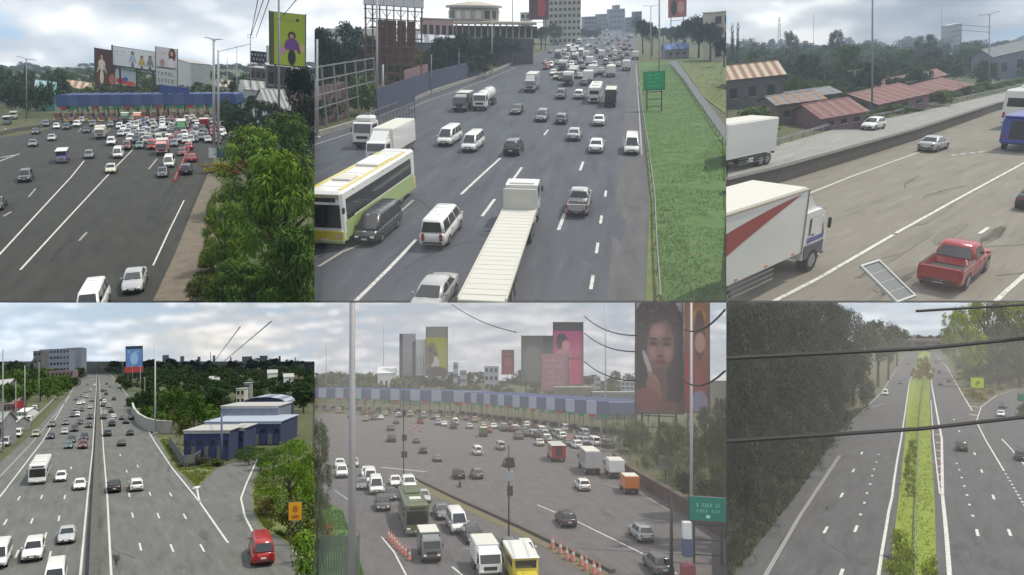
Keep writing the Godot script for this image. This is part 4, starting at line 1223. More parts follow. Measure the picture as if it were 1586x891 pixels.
	drive(c, "small_truck", "orange", 974, 762, 1, "orange lorry at the foot of the brown barrier wall", "", "orange", 780, 575, 1.03)
	drive(c, "small_truck", "white", 951, 738, 1, "white lorry between the grey lorry and the orange lorry", "", "white", 780, 575, 1.22)
	drive(c, "box_truck", "silver", 912, 730, 1, "tall grey lorry near the brown barrier wall", "", "silver", 760, 575, 1.29)
	drive(c, "van", "silver", 967, 733, 1, "silver van behind the orange lorry", "", "white", 780, 575, 1.1)
	drive(c, "jeepney", "red", 861, 712, 1, "red jeepney with a pale roof before the booths", "", "white", 720, 575, 1.67)
	drive(c, "van", "white", 739, 704, 1, "white van with its own dark shadow, alone before the booths", "", "white", 600, 575, 1.1)
	drive(c, "van", "silver", 775, 696, 1, "silver van beside the white van before the booths", "", "white", 620, 575, 1.1)
	drive(c, "suv", "charcoal", 710, 740, 1, "charcoal car on the open apron, darker of the close pair", "", "white", 590, 575, 1.1)
	drive(c, "suv", "grey", 738, 740, 1, "grey car on the open apron, paler of the close pair", "", "white", 590, 575, 1.1)
	drive(c, "motorcycle", "black", 712, 754, 1, "black motorcycle right behind the close pair of cars", "", "white", 590, 575, 1.1)
	drive(c, "hatch", "charcoal", 655, 702, 1, "charcoal hatchback by the thin lamp post", "", "white", 560, 575, 1.1)
	drive(c, "sedan", "grey", 677, 714, 1, "pale grey car past the thin lamp post", "", "white", 570)
	drive(c, "suv", "charcoal", 606, 684, 1, "charcoal car second of two on the bare apron", "", "white", 540, 575, 1.3)
	drive(c, "suv", "grey", 605, 667, 1, "grey car first of two on the bare apron", "", "white", 540, 575, 1.3)
	drive(c, "hatch", "grey", 645, 686, 1, "small grey hatchback between the masts and the red cones", "", "white", 560, 575, 1.1)
	drive(c, "small_truck", "olive", 748, 676, 1, "olive lorry with a dark canvas box at the booths", "", "olive", 620)
	drive(c, "suv", "charcoal", 788, 722, 1, "charcoal car beside the thin pole with grey boxes", "", "white", 640, 575, 1.1)
	var q := "vehicles at the booths of the long blue toll plaza"
	queue(c, crowd([[560, 640], [700, 646], [930, 672], [945, 694], [860, 690], [700, 664], [560, 652]], 34, 9.0, 6.0, 33) + [[578, 644, "charcoal"], [597, 644, "beige"], [617, 646, "white"], [655, 645, "maroon"], [671, 650, "charcoal"], [688, 660, "white"], [705, 658, "white"], [543, 648, "charcoal"], [525, 640, "beige"], [508, 637, "grey"], [635, 645, "silver"],
			[722, 651, "maroon"], [735, 654, "beige"], [764, 664, "white"], [780, 668, "charcoal"], [797, 668, "white"], [812, 672, "grey"], [826, 676, "silver"], [803, 680, "grey"], [838, 672, "white"], [846, 684, "white"], [858, 674, "charcoal"], [870, 680, "white"],
			[880, 690, "grey"], [893, 694, "white"], [905, 688, "silver"], [835, 690, "cream"], [815, 662, "white"], [790, 660, "charcoal"], [850, 664, "silver"], [875, 668, "white"], [900, 672, "charcoal"], [920, 690, "white"], [652, 656, "red"], [692, 644, "grey"]], ["sedan", "van", "suv", "mpv"], 1, q, "the far booths, before the long blue toll plaza", 660, 575, 1.3)

	c = cells.median
	drive(c, "van", "white", 1372, 612, -1, "white van coming down the road left of the green median", "", "white", 1440)
	drive(c, "sedan", "charcoal", 1395, 595, -1, "charcoal car behind the white van near the green median", "", "white", 1440)
	drive(c, "sedan", "white", 1384, 561, -1, "white car far up the road beside the dark trees", "", "white", 1440)
	drive(c, "sedan", "silver", 1396, 556, -1, "silver car far up the road beside the dark trees", "", "white", 1440)
	drive(c, "sedan", "charcoal", 1407, 565, -1, "charcoal car far up the road close to the median hedge", "", "white", 1440)
	drive(c, "suv", "charcoal", 1490, 697, 1, "dark grey car alone on the outbound lanes under the lower cable", "", "white", 1446)
	drive(c, "suv", "charcoal", 1584, 712, 1, "dark car half out of view on the merging lane", "", "white", 1446)
	drive(c, "suv", "black", 1455, 578, 1, "black car in the outbound lane beside the yellow hedge", "", "white", 1442)
	drive(c, "sedan", "charcoal", 1457, 597, 1, "charcoal car following the black one on the outbound lanes", "", "white", 1442)
	drive(c, "sedan", "charcoal", 1470, 592, 1, "charcoal car beside the edge line of the outbound lanes", "", "white", 1442)
	drive(c, "sedan", "charcoal", 1450, 562, 1, "charcoal car far off next to the median hedge end", "", "white", 1442)
	drive(c, "van", "white", 1457, 560, 1, "white van far off on the outbound lanes", "", "white", 1442)
	drive(c, "suv", "charcoal", 1554, 632, -1, "charcoal car on the curved slip road", "", "white", 1600)
	drive(c, "hatch", "white", 1551, 645, -1, "white hatchback on the curved slip road", "", "white", 1600)

# ---------------------------------------------------------------- trees: a crown of small leaf faces in uneven clumps, in a unit box (1 high, 1 wide)
var crowns := {}

func crown(shape: String, sd: int) -> ArrayMesh:
	var key := shape + str(sd)
	if crowns.has(key): return crowns[key]
	var r := RandomNumberGenerator.new()
	r.seed = hash(shape) + sd * 31
	#                 clumps, leaves each, leaf length, leaf width, lowest, clump radius
	var par: Array = {"broad": [22, 90, 0.062, 0.040, 0.22, 0.17], "far": [12, 44, 0.105, 0.075, 0.12, 0.21], "tall": [24, 80, 0.05, 0.034, 0.06, 0.14], "bush": [14, 90, 0.085, 0.05, 0.0, 0.24], "fine": [70, 100, 0.036, 0.011, 0.03, 0.12],
		"mango": [120, 66, 0.068, 0.0155, 0.0, 0.095], "gloom": [150, 170, 0.021, 0.0105, 0.0, 0.10], "column": [16, 60, 0.06, 0.03, 0.02, 0.2], "dense": [60, 120, 0.034, 0.022, 0.0, 0.12], "scrub": [50, 60, 0.07, 0.008, 0.0, 0.14]}[shape]
	var st := SurfaceTool.new()
	st.begin(Mesh.PRIMITIVE_TRIANGLES)
	for k in int(par[0]):
		var f := r.randf()
		var y: float = lerpf(par[4] + par[5] * 0.8, 1.0 - par[5], f)
		var wide := 0.42 * sqrt(maxf(0.0, 1.0 - pow((f - 0.38) / 0.72, 2.0)))
		if shape in ["tall", "dense", "scrub", "gloom"]: wide = 0.40 * sqrt(maxf(0.05, 1.0 - pow(f - 0.3, 2.0) * 1.2))
		if shape == "column": wide = 0.22 * (1.1 - f)
		var a := r.randf() * TAU
		var q := sqrt(r.randf())
		var c := Vector3(cos(a) * wide * q, y, sin(a) * wide * q)
		var rad: float = par[5] * r.randf_range(0.65, 1.15)
		var tone := r.randf_range(0.55, 1.35) if shape != "gloom" else r.randf_range(0.6, 1.35)
		var warm := r.randf_range(-0.12, 0.22) if shape != "gloom" else r.randf_range(-0.03, 0.05)
		for j in int(par[1]):
			var d := Vector3(r.randfn(), r.randfn(), r.randfn()).normalized()
			if d.y < -0.4 and r.randf() < 0.6: d.y = -d.y
			var p := c + d * rad * Vector3(1.0, 0.78, 1.0) * pow(r.randf(), 0.35)
			var n := (d + Vector3(r.randfn(), r.randfn(), r.randfn()) * 0.35 + Vector3(0, 0.25, 0)).normalized()
			var u := n.cross(Vector3(r.randfn(), r.randfn(), r.randfn())).normalized()
			if shape == "mango": u = (d * 0.7 + Vector3(r.randfn() * 0.3, -0.75, r.randfn() * 0.3)).normalized()
			elif shape == "fine": u = (d * 0.6 + Vector3(r.randfn() * 0.4, 0.5, r.randfn() * 0.4)).normalized()
			elif shape == "scrub": u = Vector3(r.randfn() * 0.7, 0.8, r.randfn() * 0.7).normalized()
			var w := u.cross(n).normalized()
			n = w.cross(u).normalized()
			if n.dot(d) < 0: n = -n
			var l: float = par[2] * r.randf_range(0.7, 1.3)
			var h: float = par[3] * r.randf_range(0.7, 1.3) / 2
			var t := tone * r.randf_range(0.8, 1.2)
			var col := Color(t * (1.0 + warm), t, t * (1.0 - warm))
			var sn := (n + d * 0.8).normalized()
			if shape == "gloom": sn = (n * 0.3 + d * 0.9 + Vector3(p.x, (p.y - 0.4) * 0.6, p.z) * 2.0).normalized()
			var side := w * h if w.cross(u).dot(sn) > 0 else -w * h
			for v in [p, p + u * l, p + u * l * 0.5 + side, p, p + u * l * 0.5 - side, p + u * l]:
				st.set_normal(sn)
				st.set_color(col)
				st.add_vertex(v)
	var m := st.commit()
	crowns[key] = m
	return m

func trunk_mesh(sd: int, thick: float) -> ArrayMesh:
	var key := "trunk%d_%d" % [sd, int(thick * 1000)]
	if crowns.has(key): return crowns[key]
	var r := RandomNumberGenerator.new()
	r.seed = sd
	var m := MB.new().smooth(1)
	var top := Vector3(r.randf_range(-0.05, 0.05), 0.5, r.randf_range(-0.05, 0.05))
	m.cyl(Vector3(0, -0.02, 0), top * 0.6, thick, thick * 0.7, 7, false)
	m.cyl(top * 0.6, top + Vector3(0, 0.25, 0), thick * 0.7, thick * 0.25, 6, false)
	for k in 5:
		var a := TAU * k / 5.0 + r.randf()
		var s := top * r.randf_range(0.55, 0.95)
		m.cyl(s, s + Vector3(cos(a) * 0.26, r.randf_range(0.12, 0.3), sin(a) * 0.26), thick * 0.45, thick * 0.12, 5, false)
	var am := m.done()
	crowns[key] = am
	return am

# px: column of its foot, by: row of its foot, ty: row of its top, wp: width in photograph pixels
func tree(c: Dictionary, px: float, by: float, ty: float, wp: float, shape: String, leaf: String, label: String, group := "", called := "tree") -> Node3D:
	var at := G(c, px, by, -0.1)
	var h := P(c, at, ty) + 0.1
	var w := wp * mpp(c, by)
	var o := thing(c, called, Transform3D(plumb(c, at) * Basis(Vector3.UP, rng.randf() * TAU).scaled_local(Vector3(w, h, w)), at), label, "shrub" if called in ["shrub", "hedge_bush"] else "tree", group)
	if not shape in ["bush", "scrub"]: part("trunk", trunk_mesh(rng.randi() % 3, clampf(0.03 * h / w, 0.012, 0.05)), mats.bark, o)
	part("crown", crown(shape, rng.randi() % 3), mats[leaf], o)
	fit(o, c)
	return o

# a far-off wood that reads as one mass: crowns joined into one object
func woods(c: Dictionary, called: String, spots: Array, leaf: String, shape := "far") -> void:   # spots: [px, foot row, top row, width]
	var st := SurfaceTool.new()
	st.begin(Mesh.PRIMITIVE_TRIANGLES)
	for s in spots:
		var at := G(c, s[0], s[1], -0.2)
		var h := P(c, at, s[2]) + 0.2
		var w: float = s[3] * mpp(c, s[1])
		st.append_from(crown(shape, rng.randi() % 4), 0, Transform3D(plumb(c, at) * Basis(Vector3.UP, rng.randf() * TAU).scaled_local(Vector3(w, h, w)), at))
	var o := struct(c, called, st.commit(), mats[leaf], "stuff")
	fit_self(o, c)

func fit_self(o: MeshInstance3D, c: Dictionary) -> void:
	var cut := []
	for n in c.planes: cut.append(n)
	var nm := clip_mesh(o.mesh, Transform3D(), cut, Vector3(0, c.h, 0))
	if nm: o.mesh = nm

func belt(x0: float, x1: float, n: int, b0: float, b1: float, h0: float, h1: float, w: float, slope := 0.0) -> Array:   # feet between rows b0..b1, heights h0..h1 pixels
	var l := []
	for k in n:
		var f := (k + rng.randf()) / n
		var x := lerpf(x0, x1, f)
		var b := rng.randf_range(b0, b1) + slope * f
		l.append([x, b, b - rng.randf_range(h0, h1), w * rng.randf_range(0.75, 1.35)])
	return l

func plant_materials() -> void:
	mat("bark", Color(0.06, 0.045, 0.03), 0.9)
	leaf_mat("leaf_bright", Color(0.125, 0.215, 0.028))
	leaf_mat("leaf_green", Color(0.068, 0.125, 0.026))
	leaf_mat("leaf_dark", Color(0.034, 0.060, 0.022))
	leaf_mat("leaf_deep", Color(0.018, 0.03, 0.02))
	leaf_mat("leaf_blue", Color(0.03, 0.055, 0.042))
	leaf_mat("leaf_olive", Color(0.095, 0.115, 0.03))
	leaf_mat("leaf_lime", Color(0.27, 0.34, 0.03))
	leaf_mat("leaf_yellow", Color(0.30, 0.24, 0.02))
	leaf_mat("leaf_grey", Color(0.066, 0.075, 0.058))
	leaf_mat("leaf_greybrown", Color(0.058, 0.064, 0.052))
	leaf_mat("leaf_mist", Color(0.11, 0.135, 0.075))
	leaf_mat("leaf_grass", Color(0.062, 0.135, 0.026))
	leaf_mat("leaf_tan", Color(0.20, 0.15, 0.06))
	leaf_mat("leaf_red", Color(0.35, 0.05, 0.03))

# ---------------------------------------------------------------- posts, cables, boards and buildings
func post(c: Dictionary, called: String, px: float, by: float, ty: float, r: float, m: String, label: String, category: String, arms := 0, group := "", arm_len := 2.4) -> Node3D:
	var at := G(c, px, by)
	var h := P(c, at, ty)
	var o := thing(c, called, Transform3D(plumb(c, at), at), label, category, group)
	part("pole", MB.new().smooth(1).cyl(Vector3(0, -0.1, 0), Vector3(0, h, 0), r, r * 0.7, 10).done(), mats[m], o)
	part("base_plate", bx(Vector3(0, 0.12, 0), Vector3(r * 4, 0.24, r * 4), 0.03), mats[m], o)
	for k in arms:
		var s := -1.0 if k % 2 == 0 else 1.0
		var y := h - 0.1 - 0.7 * (k / 2)
		part("arm", MB.new().tube([Vector3(0, y - 0.5, 0), Vector3(s * arm_len * 0.4, y - 0.05, 0), Vector3(s * arm_len, y + 0.1, 0)], r * 0.45).done(), mats[m], o)
		part("lamp_head", bx(Vector3(s * (arm_len + 0.35), y + 0.08, 0), Vector3(0.9, 0.16, 0.34), 0.05), mats.lamp_grey, o)
	fit(o, c)
	return o

func pylon_top(o: Node3D, c: Dictionary, h: float, n: int, m: String) -> void:     # cross arms and insulators of an electricity pole
	for k in n:
		part("cross_arm", bx(Vector3(0, h - 0.3 - k * 0.9, 0), Vector3(2.4, 0.14, 0.14), 0.02), mats[m], o)
		for s in [-1.0, 1.0]: part("insulator", MB.new().cyl(Vector3(s * 1.0, h - 0.22 - k * 0.9, 0), Vector3(s * 1.0, h + 0.05 - k * 0.9, 0), 0.07, 0.05, 6).done(), mats.lamp_grey, o)
	fit(o, c)

func spot(c: Dictionary, px: float, py: float, d: float) -> Vector3:     # a point in the air, d metres ahead of the camera
	return Vector3(0, c.h, 0) + ray(c, px, py) * d

func cable(c: Dictionary, pts: Array, r: float, label: String, group := "", sag := 0.0) -> void:    # pts: [px, py, metres ahead]
	var l := []
	for k in pts.size() - 1:
		var a := spot(c, pts[k][0], pts[k][1], pts[k][2])
		var b := spot(c, pts[k + 1][0], pts[k + 1][1], pts[k + 1][2])
		for j in 8: l.append(a.lerp(b, j / 8.0) - Vector3(0, sag * 4.0 * (j / 8.0) * (1.0 - j / 8.0), 0))
	var e = pts[-1]
	l.append(spot(c, e[0], e[1], e[2]))
	var o := MeshInstance3D.new()
	o.name = numbered("overhead_cable")
	o.mesh = MB.new().tube(l, r, 6).done()
	o.material_override = mats.cable
	add_child(o)
	o.transform = c.T
	tag(o, label, "cable", group)
	fit_self(o, c)

func print_mat(key: String, im: Image) -> StandardMaterial3D:
	var m := mat("print_" + key, Color.WHITE, 0.6)
	m.albedo_texture = ImageTexture.create_from_image(im)
	m.texture_repeat = false
	return m

func face_quad(w: float, y0: float, y1: float, z: float) -> ArrayMesh:
	var st := SurfaceTool.new()
	st.begin(Mesh.PRIMITIVE_TRIANGLES)
	for v in [[-1, 1, 0, 0], [1, 1, 1, 0], [1, 0, 1, 1], [-1, 1, 0, 0], [1, 0, 1, 1], [-1, 0, 0, 1]]:
		st.set_normal(Vector3.BACK)
		st.set_uv(Vector2(v[2], v[3]))
		st.add_vertex(Vector3(v[0] * w / 2, y1 if v[1] else y0, z))
	return st.commit()

# a board of that outline in the photograph, standing on posts whose feet are at row by
func billboard(c: Dictionary, x0: float, x1: float, y0: float, y1: float, by: float, skin: Material, label: String, turn := 0.0, posts := 2, called := "billboard", group := "", category := "") -> Node3D:
	var at := G(c, (x0 + x1) / 2, by)
	var k := mpp(c, by)
	var w := (x1 - x0) * k
	var top := P(c, at, y0)
	var bot := P(c, at, y1)
	var face := atan2(-at.x, -at.z) * 0.6
	var o := thing(c, called, Transform3D(plumb(c, at) * Basis(Vector3.UP, face + turn), at), label, category if category else "billboard", group)
	var th := maxf(0.04, w * 0.035)
	part("board", bx(Vector3(0, (top + bot) / 2, -th), Vector3(w, top - bot, th * 1.6), 0.02), mats.board_back, o)
	part("print", face_quad(w * 0.985, bot + 0.01 * w, top - 0.01 * w, -th * 0.2 + 0.012), skin, o)
	for s in [[0, (top + bot) / 2, 0], [1, (top + bot) / 2, 0]]:
		part("frame", bx(Vector3((w / 2 + th * 0.3) * (1 if s[0] else -1), s[1], -th * 0.7), Vector3(th * 0.6, top - bot + th, th * 2.2), 0.01), mats.steel_dark, o)
	part("frame", bx(Vector3(0, bot - th * 0.3, -th * 0.7), Vector3(w, th * 0.6, th * 2.2), 0.01), mats.steel_dark, o)
	for j in posts:
		var x := 0.0 if posts == 1 else lerpf(-0.36, 0.36, float(j) / (posts - 1)) * w
		part("post", MB.new().cyl(Vector3(x, -0.1, -th * 2.2), Vector3(x, top * 0.97, -th * 2.2), w * 0.022 + 0.03, w * 0.02 + 0.03, 8).done(), mats.steel_dark, o)
	if posts > 1:
		for j in 3: part("brace", bx(Vector3(0, lerpf(bot * 0.2, bot * 0.9, j / 2.0), -th * 2.2), Vector3(w * 0.74, w * 0.02 + 0.04, 0.08)), mats.steel_dark, o)
	fit(o, c)
	return o

# a block with real window panes set in frames; sides seen: front only needs windows
func building(c: Dictionary, x0: float, x1: float, by: float, ty: float, deep: float, wall: String, floors: int, cols: int, label: String, called := "building", turn := 0.0, win := "pane_dark", group := "") -> Node3D:
	var at := G(c, (x0 + x1) / 2, by)
	var k := mpp(c, by)
	var w := (x1 - x0) * k
	var h := P(c, at, ty)
	var o := thing(c, called, Transform3D(plumb(c, at) * Basis(Vector3.UP, atan2(-at.x, -at.z) * 0.5 + turn), at), label, "building", group)
	part("wall", bx(Vector3(0, h / 2 - 0.1, -deep / 2), Vector3(w, h + 0.2, deep)), mats[wall], o)
	part("roof", bx(Vector3(0, h + 0.15, -deep / 2), Vector3(w + 0.5, 0.3, deep + 0.5), 0.05), mats.parapet, o)
	if floors > 0:
		var fh := h / floors
		var cw := w / cols
		var pane := bx(Vector3.ZERO, Vector3(cw * 0.62, fh * 0.46, 0.06))
		var sill := bx(Vector3(0, -fh * 0.26, 0.06), Vector3(cw * 0.7, fh * 0.05 + 0.02, 0.2))
		for f in floors:
			for q in cols:
				var wd := part("window", pane, mats[win], o)
				wd.position = Vector3((q + 0.5) * cw - w / 2, (f + 0.55) * fh, 0.02)
				part("sill", sill, mats.parapet, wd)
	fit(o, c)
	return o

# a low house: walls, a pitched roof of separate sheets, door and windows
func house(c: Dictionary, x0: float, x1: float, by: float, eave: float, ridge: float, deep: float, wall: String, roofs: Array, label: String, turn := 0.0, sheets := 10, group := "") -> Node3D:
	var at := G(c, (x0 + x1) / 2, by)
	var k := mpp(c, by)
	var w := (x1 - x0) * k
	var h := P(c, at, eave)
	var rise := maxf(0.3, P(c, at, ridge) - h)
	var o := thing(c, "house", Transform3D(plumb(c, at) * Basis(Vector3.UP, atan2(-at.x, -at.z) * 0.5 + turn), at), label, "house", group)
	part("wall", bx(Vector3(0, h / 2 - 0.1, -deep / 2), Vector3(w, h + 0.2, deep)), mats[wall], o)
	var gb := MB.new()
	for s in [-1.0, 1.0]: gb.tri(Vector3(s * w / 2, h, 0), Vector3(s * w / 2, h, -deep), Vector3(s * w / 2, h + rise, -deep / 2), Vector3(s, 0, 0))
	part("gable", gb.done(), mats[wall], o)
	var rf := Node3D.new()
	rf.name = "roof"
	o.add_child(rf)
	var sw := (w + 0.8) / sheets
	var lean := atan2(rise, deep / 2)
	var len := Vector2(rise, deep / 2).length() + 0.5
	for side in 2:
		var bs := Basis(Vector3.RIGHT, lean if side == 0 else -lean)
		for q in sheets:
			var mid := Vector3((q + 0.5) * sw - (w + 0.8) / 2, h + rise / 2 + 0.05 + 0.03 * (q % 2), -deep * (0.25 if side == 0 else 0.75) + (0.15 if side == 0 else -0.15))
			part("roof_sheet", bx(mid, Vector3(sw * 1.02, 0.06, len), 0.0, bs), mats[roofs[(q * 7 + side * 3) % roofs.size()]], rf)
	part("ridge_cap", bx(Vector3(0, h + rise + 0.1, -deep / 2), Vector3(w + 0.8, 0.12, 0.5), 0.04), mats[roofs[0]], o)
	for q in 3:
		var wn := part("window", bx(Vector3((q - 1) * w * 0.3, h * 0.55, 0.03), Vector3(w * 0.1 + 0.2, h * 0.32, 0.06)), mats.pane_dark, o)
		part("sill", bx(Vector3((q - 1) * w * 0.3, h * 0.37, 0.08), Vector3(w * 0.11 + 0.25, 0.08, 0.2)), mats.parapet, wn)
	fit(o, c)
	return o

# a wall or rail that follows ground points: each stretch between two points is a panel of its own
func barrier(c: Dictionary, called: String, px: Array, h: float, th: float, m: String, label: String, category: String, cap := "") -> Node3D:
	var o := thing(c, called, Transform3D(), label, category)
	var pts := []
	for k in range(0, px.size(), 2): pts.append(G(c, px[k], px[k + 1]))
	for k in pts.size() - 1:
		var d: Vector3 = pts[k + 1] - pts[k]
		var l := d.length()
		var n := clampi(int(l / 6.0), 1, 40)
		var bs := Basis(Vector3.UP, atan2(d.x, d.z))
		for j in n:
			var mid: Vector3 = pts[k].lerp(pts[k + 1], (j + 0.5) / n)
			part("panel", bx(mid + Vector3(0, h / 2, 0), Vector3(th, h, l / n - 0.04), 0.02 if th > 0.08 else 0.0, bs), mats[m], o)
			if cap: part("coping", bx(mid + Vector3(0, h + 0.05, 0), Vector3(th * 1.25, 0.1, l / n - 0.02), 0.02, bs), mats[cap], o)
	fit(o, c)
	return o

func guard_rail(c: Dictionary, px: Array, label: String, m := "steel") -> Node3D:
	var o := thing(c, "guard_rail", Transform3D(), label, "guard rail")
	var pts := []
	for k in range(0, px.size(), 2): pts.append(G(c, px[k], px[k + 1]))
	for k in pts.size() - 1:
		var d: Vector3 = pts[k + 1] - pts[k]
		var l := d.length()
		var n := clampi(int(l / 4.0), 1, 40)
		var bs := Basis(Vector3.UP, atan2(d.x, d.z))
		for j in n:
			var a: Vector3 = pts[k].lerp(pts[k + 1], float(j) / n)
			var mid: Vector3 = pts[k].lerp(pts[k + 1], (j + 0.5) / n)
			part("post", bx(a + Vector3(0, 0.38, 0), Vector3(0.12, 0.76, 0.12)), mats[m], o)
			for y in [0.56, 0.72]: part("beam", bx(mid + Vector3(0, y, 0), Vector3(0.07, 0.13, l / n - 0.02), 0.02, bs), mats[m], o)
	fit(o, c)
	return o

# toll plaza: columns, booths and islands under a long canopy whose fascia is a row of panels; from one foot of the line to the other
func toll_plaza(c: Dictionary, ax: float, ay: float, bxx: float, byy: float, n: int, under: float, over: float, deep: float, cols: Array, label: String) -> Node3D:
	var a := G(c, ax, ay)
	var b := G(c, bxx, byy)
	var d := b - a
	var l := d.length()
	var o := thing(c, "toll_plaza", Transform3D(Basis(Vector3.UP, atan2(-d.z, d.x)), a), label, "toll plaza")
	part("canopy", bx(Vector3(l / 2, (under + over) / 2 - 0.15, -deep / 2), Vector3(l, over - under - 0.3, deep), 0.1), mats[cols[0]], o)
	part("ceiling", bx(Vector3(l / 2, under - 0.05, -deep / 2), Vector3(l - 0.6, 0.1, deep - 0.6)), mats.steel_dark, o)
	var s := l / n
	var pan := bx(Vector3.ZERO, Vector3(s * 0.97, over - under, 0.25), 0.05)
	var rib := bx(Vector3.ZERO, Vector3(s * 0.06, over - under + 0.1, 0.4), 0.03)
	var colm := MB.new().cyl(Vector3(0, 0, 0), Vector3(0, under, 0), 0.32, 0.32, 8).done()
	var booth := bx(Vector3(0, 1.35, 0), Vector3(1.3, 2.5, 2.4), 0.06)
	var bwin := bx(Vector3(0, 1.75, 0), Vector3(1.34, 0.9, 2.0))
	var isl := bx(Vector3(0, 0.12, 0), Vector3(1.7, 0.24, 9.0), 0.08)
	var nose := MB.new().cyl(Vector3(0, 0.2, 4.9), Vector3(0, 1.1, 4.9), 0.35, 0.3, 8).done()
	var sgn := bx(Vector3(0, 0, 0), Vector3(s * 0.5, 0.9, 0.1))
	var boom := bx(Vector3(s * 0.33, 0, 0), Vector3(s * 0.66, 0.12, 0.08), 0.02)
	var boom_red := bx(Vector3.ZERO, Vector3(s * 0.1, 0.13, 0.09))
	var top_rib := bx(Vector3.ZERO, Vector3(0.2, 0.2, deep - 0.4), 0.05)
	var lampb := bx(Vector3.ZERO, Vector3(1.2, 0.1, 0.4))
	for k in n:
		var x := (k + 0.5) * s
		part("fascia_panel", pan, mats[cols[k % 2]], o).position = Vector3(x, (under + over) / 2, 0.14)
		part("rib", rib, mats[cols[2]], o).position = Vector3(k * s, (under + over) / 2, 0.16)
		part("column", colm, mats.column_pale, o).position = Vector3(k * s + 0.3, 0, -1.0)
		part("column", colm, mats.column_pale, o).position = Vector3(k * s + 0.3, 0, -deep + 1.0)
		part("island", isl, mats.parapet, o).position = Vector3(k * s + 0.3, 0, 0.5)
		part("island_nose", nose, mats.line_yellow, o).position = Vector3(k * s + 0.3, 0, 0.5)
		var bo := part("booth", booth, mats[cols[3 + k % 2]], o)
		bo.position = Vector3(k * s + 0.3, 0.1, 1.8)
		part("booth_window", bwin, mats.pane_dark, bo)
		var arm := part("barrier_arm", boom, mats.line_white, o)
		arm.position = Vector3(k * s + 0.9, 1.0, 3.2)
		for q in 3: part("stripe", boom_red, mats.sign_red, arm).position = Vector3(0.5 + q * s * 0.22, 0, 0)
		part("roof_rib", top_rib, mats[cols[2]], o).position = Vector3(x, over + 0.02, -deep / 2)
		part("lane_lamp", lampb, mats.sign_white, o).position = Vector3(x, under - 0.14, -3.0)
		part("lane_sign", sgn, mats["sign_green" if k % 3 else "sign_red"], o).position = Vector3(x, under - 0.55, 0.2)
	fit(o, c)
	return o

func cone_row(c: Dictionary, list: Array, h: float, m: String, label: String, called: String, group: String) -> void:
	var mb := MB.new()
	mb.cyl(Vector3(0, 0.04, 0), Vector3(0, h, 0), h * 0.2, h * 0.04, 8)
	var shape := mb.done()
	var base := bx(Vector3(0, 0.03, 0), Vector3(h * 0.55, 0.06, h * 0.55), 0.015)
	var band := MB.new().cyl(Vector3(0, h * 0.5, 0), Vector3(0, h * 0.68, 0), h * 0.13, h * 0.105, 8).done()
	for k in list.size():
		var at := G(c, list[k][0], list[k][1])
		var o := thing(c, called, Transform3D(Basis(), at), label % NTH[k], "cone" if called == "traffic_cone" else "barrier post", group)
		part("cone", shape, mats[m], o)
		part("base", base, mats.trim_black, o)
		part("band", band, mats.line_white, o)

# ---------------------------------------------------------------- prints: flat pictures on boards
func canvas(w: int, h: int, top: Color, bottom: Color) -> Image:
	var im := Image.create(w, h, false, Image.FORMAT_RGB8)
	for y in h:
		var col := top.lerp(bottom, float(y) / h)
		im.fill_rect(Rect2i(0, y, w, 1), col)
	return im

func dab(im: Image, x: float, y: float, rx: float, ry: float, col: Color, turn := 0.0, soft := 0.15) -> void:   # a soft-edged ellipse, in shares of the picture
	var w := im.get_width()
	var h := im.get_height()
	var px := x * w
	var py := y * h
	var ax := rx * w
	var ay := ry * h
	var m := maxf(ax, ay)
	var ct := cos(turn)
	var sn := sin(turn)
	for j in range(maxi(0, int(py - m - 1)), mini(h, int(py + m + 2))):
		for i in range(maxi(0, int(px - m - 1)), mini(w, int(px + m + 2))):
			var dx := i + 0.5 - px
			var dy := j + 0.5 - py
			var u := (dx * ct + dy * sn) / ax
			var v := (-dx * sn + dy * ct) / ay
			var e := 1.0 - smoothstep(1.0 - soft, 1.0 + soft, sqrt(u * u + v * v))
			if e > 0: im.set_pixel(i, j, im.get_pixel(i, j).lerp(col, e * col.a))

func bar(im: Image, x: float, y: float, w: float, h: float, col: Color) -> void:
	im.fill_rect(Rect2i(int(x * im.get_width()), int(y * im.get_height()), maxi(1, int(w * im.get_width())), maxi(1, int(h * im.get_height()))), col)

func glyphs(im: Image, x: float, y: float, w: float, h: float, n: int, col: Color, sd: int) -> void:    # a line of lettering too far off to read
	var r := RandomNumberGenerator.new()
	r.seed = sd
	for k in n:
		var gx := x + w * k / n
		var gw := w / n * 0.62
		if r.randf() < 0.12: continue
		bar(im, gx, y, gw * 0.35, h, col)
		if r.randf() < 0.7: bar(im, gx + gw * 0.65, y, gw * 0.35, h, col)
		if r.randf() < 0.8: bar(im, gx, y, gw, h * 0.25, col)
		if r.randf() < 0.6: bar(im, gx, y + h * 0.4, gw, h * 0.22, col)
		if r.randf() < 0.6: bar(im, gx, y + h * 0.78, gw, h * 0.22, col)

func person_print(im: Image, x: float, head: float, foot: float, wide: float, skin: Color, hair: Color, top: Color, low: Color) -> void:
	var h := foot - head
	dab(im, x, head + h * 0.10, wide * 0.55, h * 0.12, hair)
	dab(im, x, head + h * 0.12, wide * 0.33, h * 0.075, skin)
	dab(im, x, head + h * 0.78, wide * 0.55, h * 0.24, low)
	dab(im, x, head + h * 0.38, wide, h * 0.19, top)
	dab(im, x - wide * 0.9, head + h * 0.5, wide * 0.25, h * 0.16, top.darkened(0.15), 0.3)
	dab(im, x + wide * 0.9, head + h * 0.5, wide * 0.25, h * 0.16, top.darkened(0.15), -0.3)

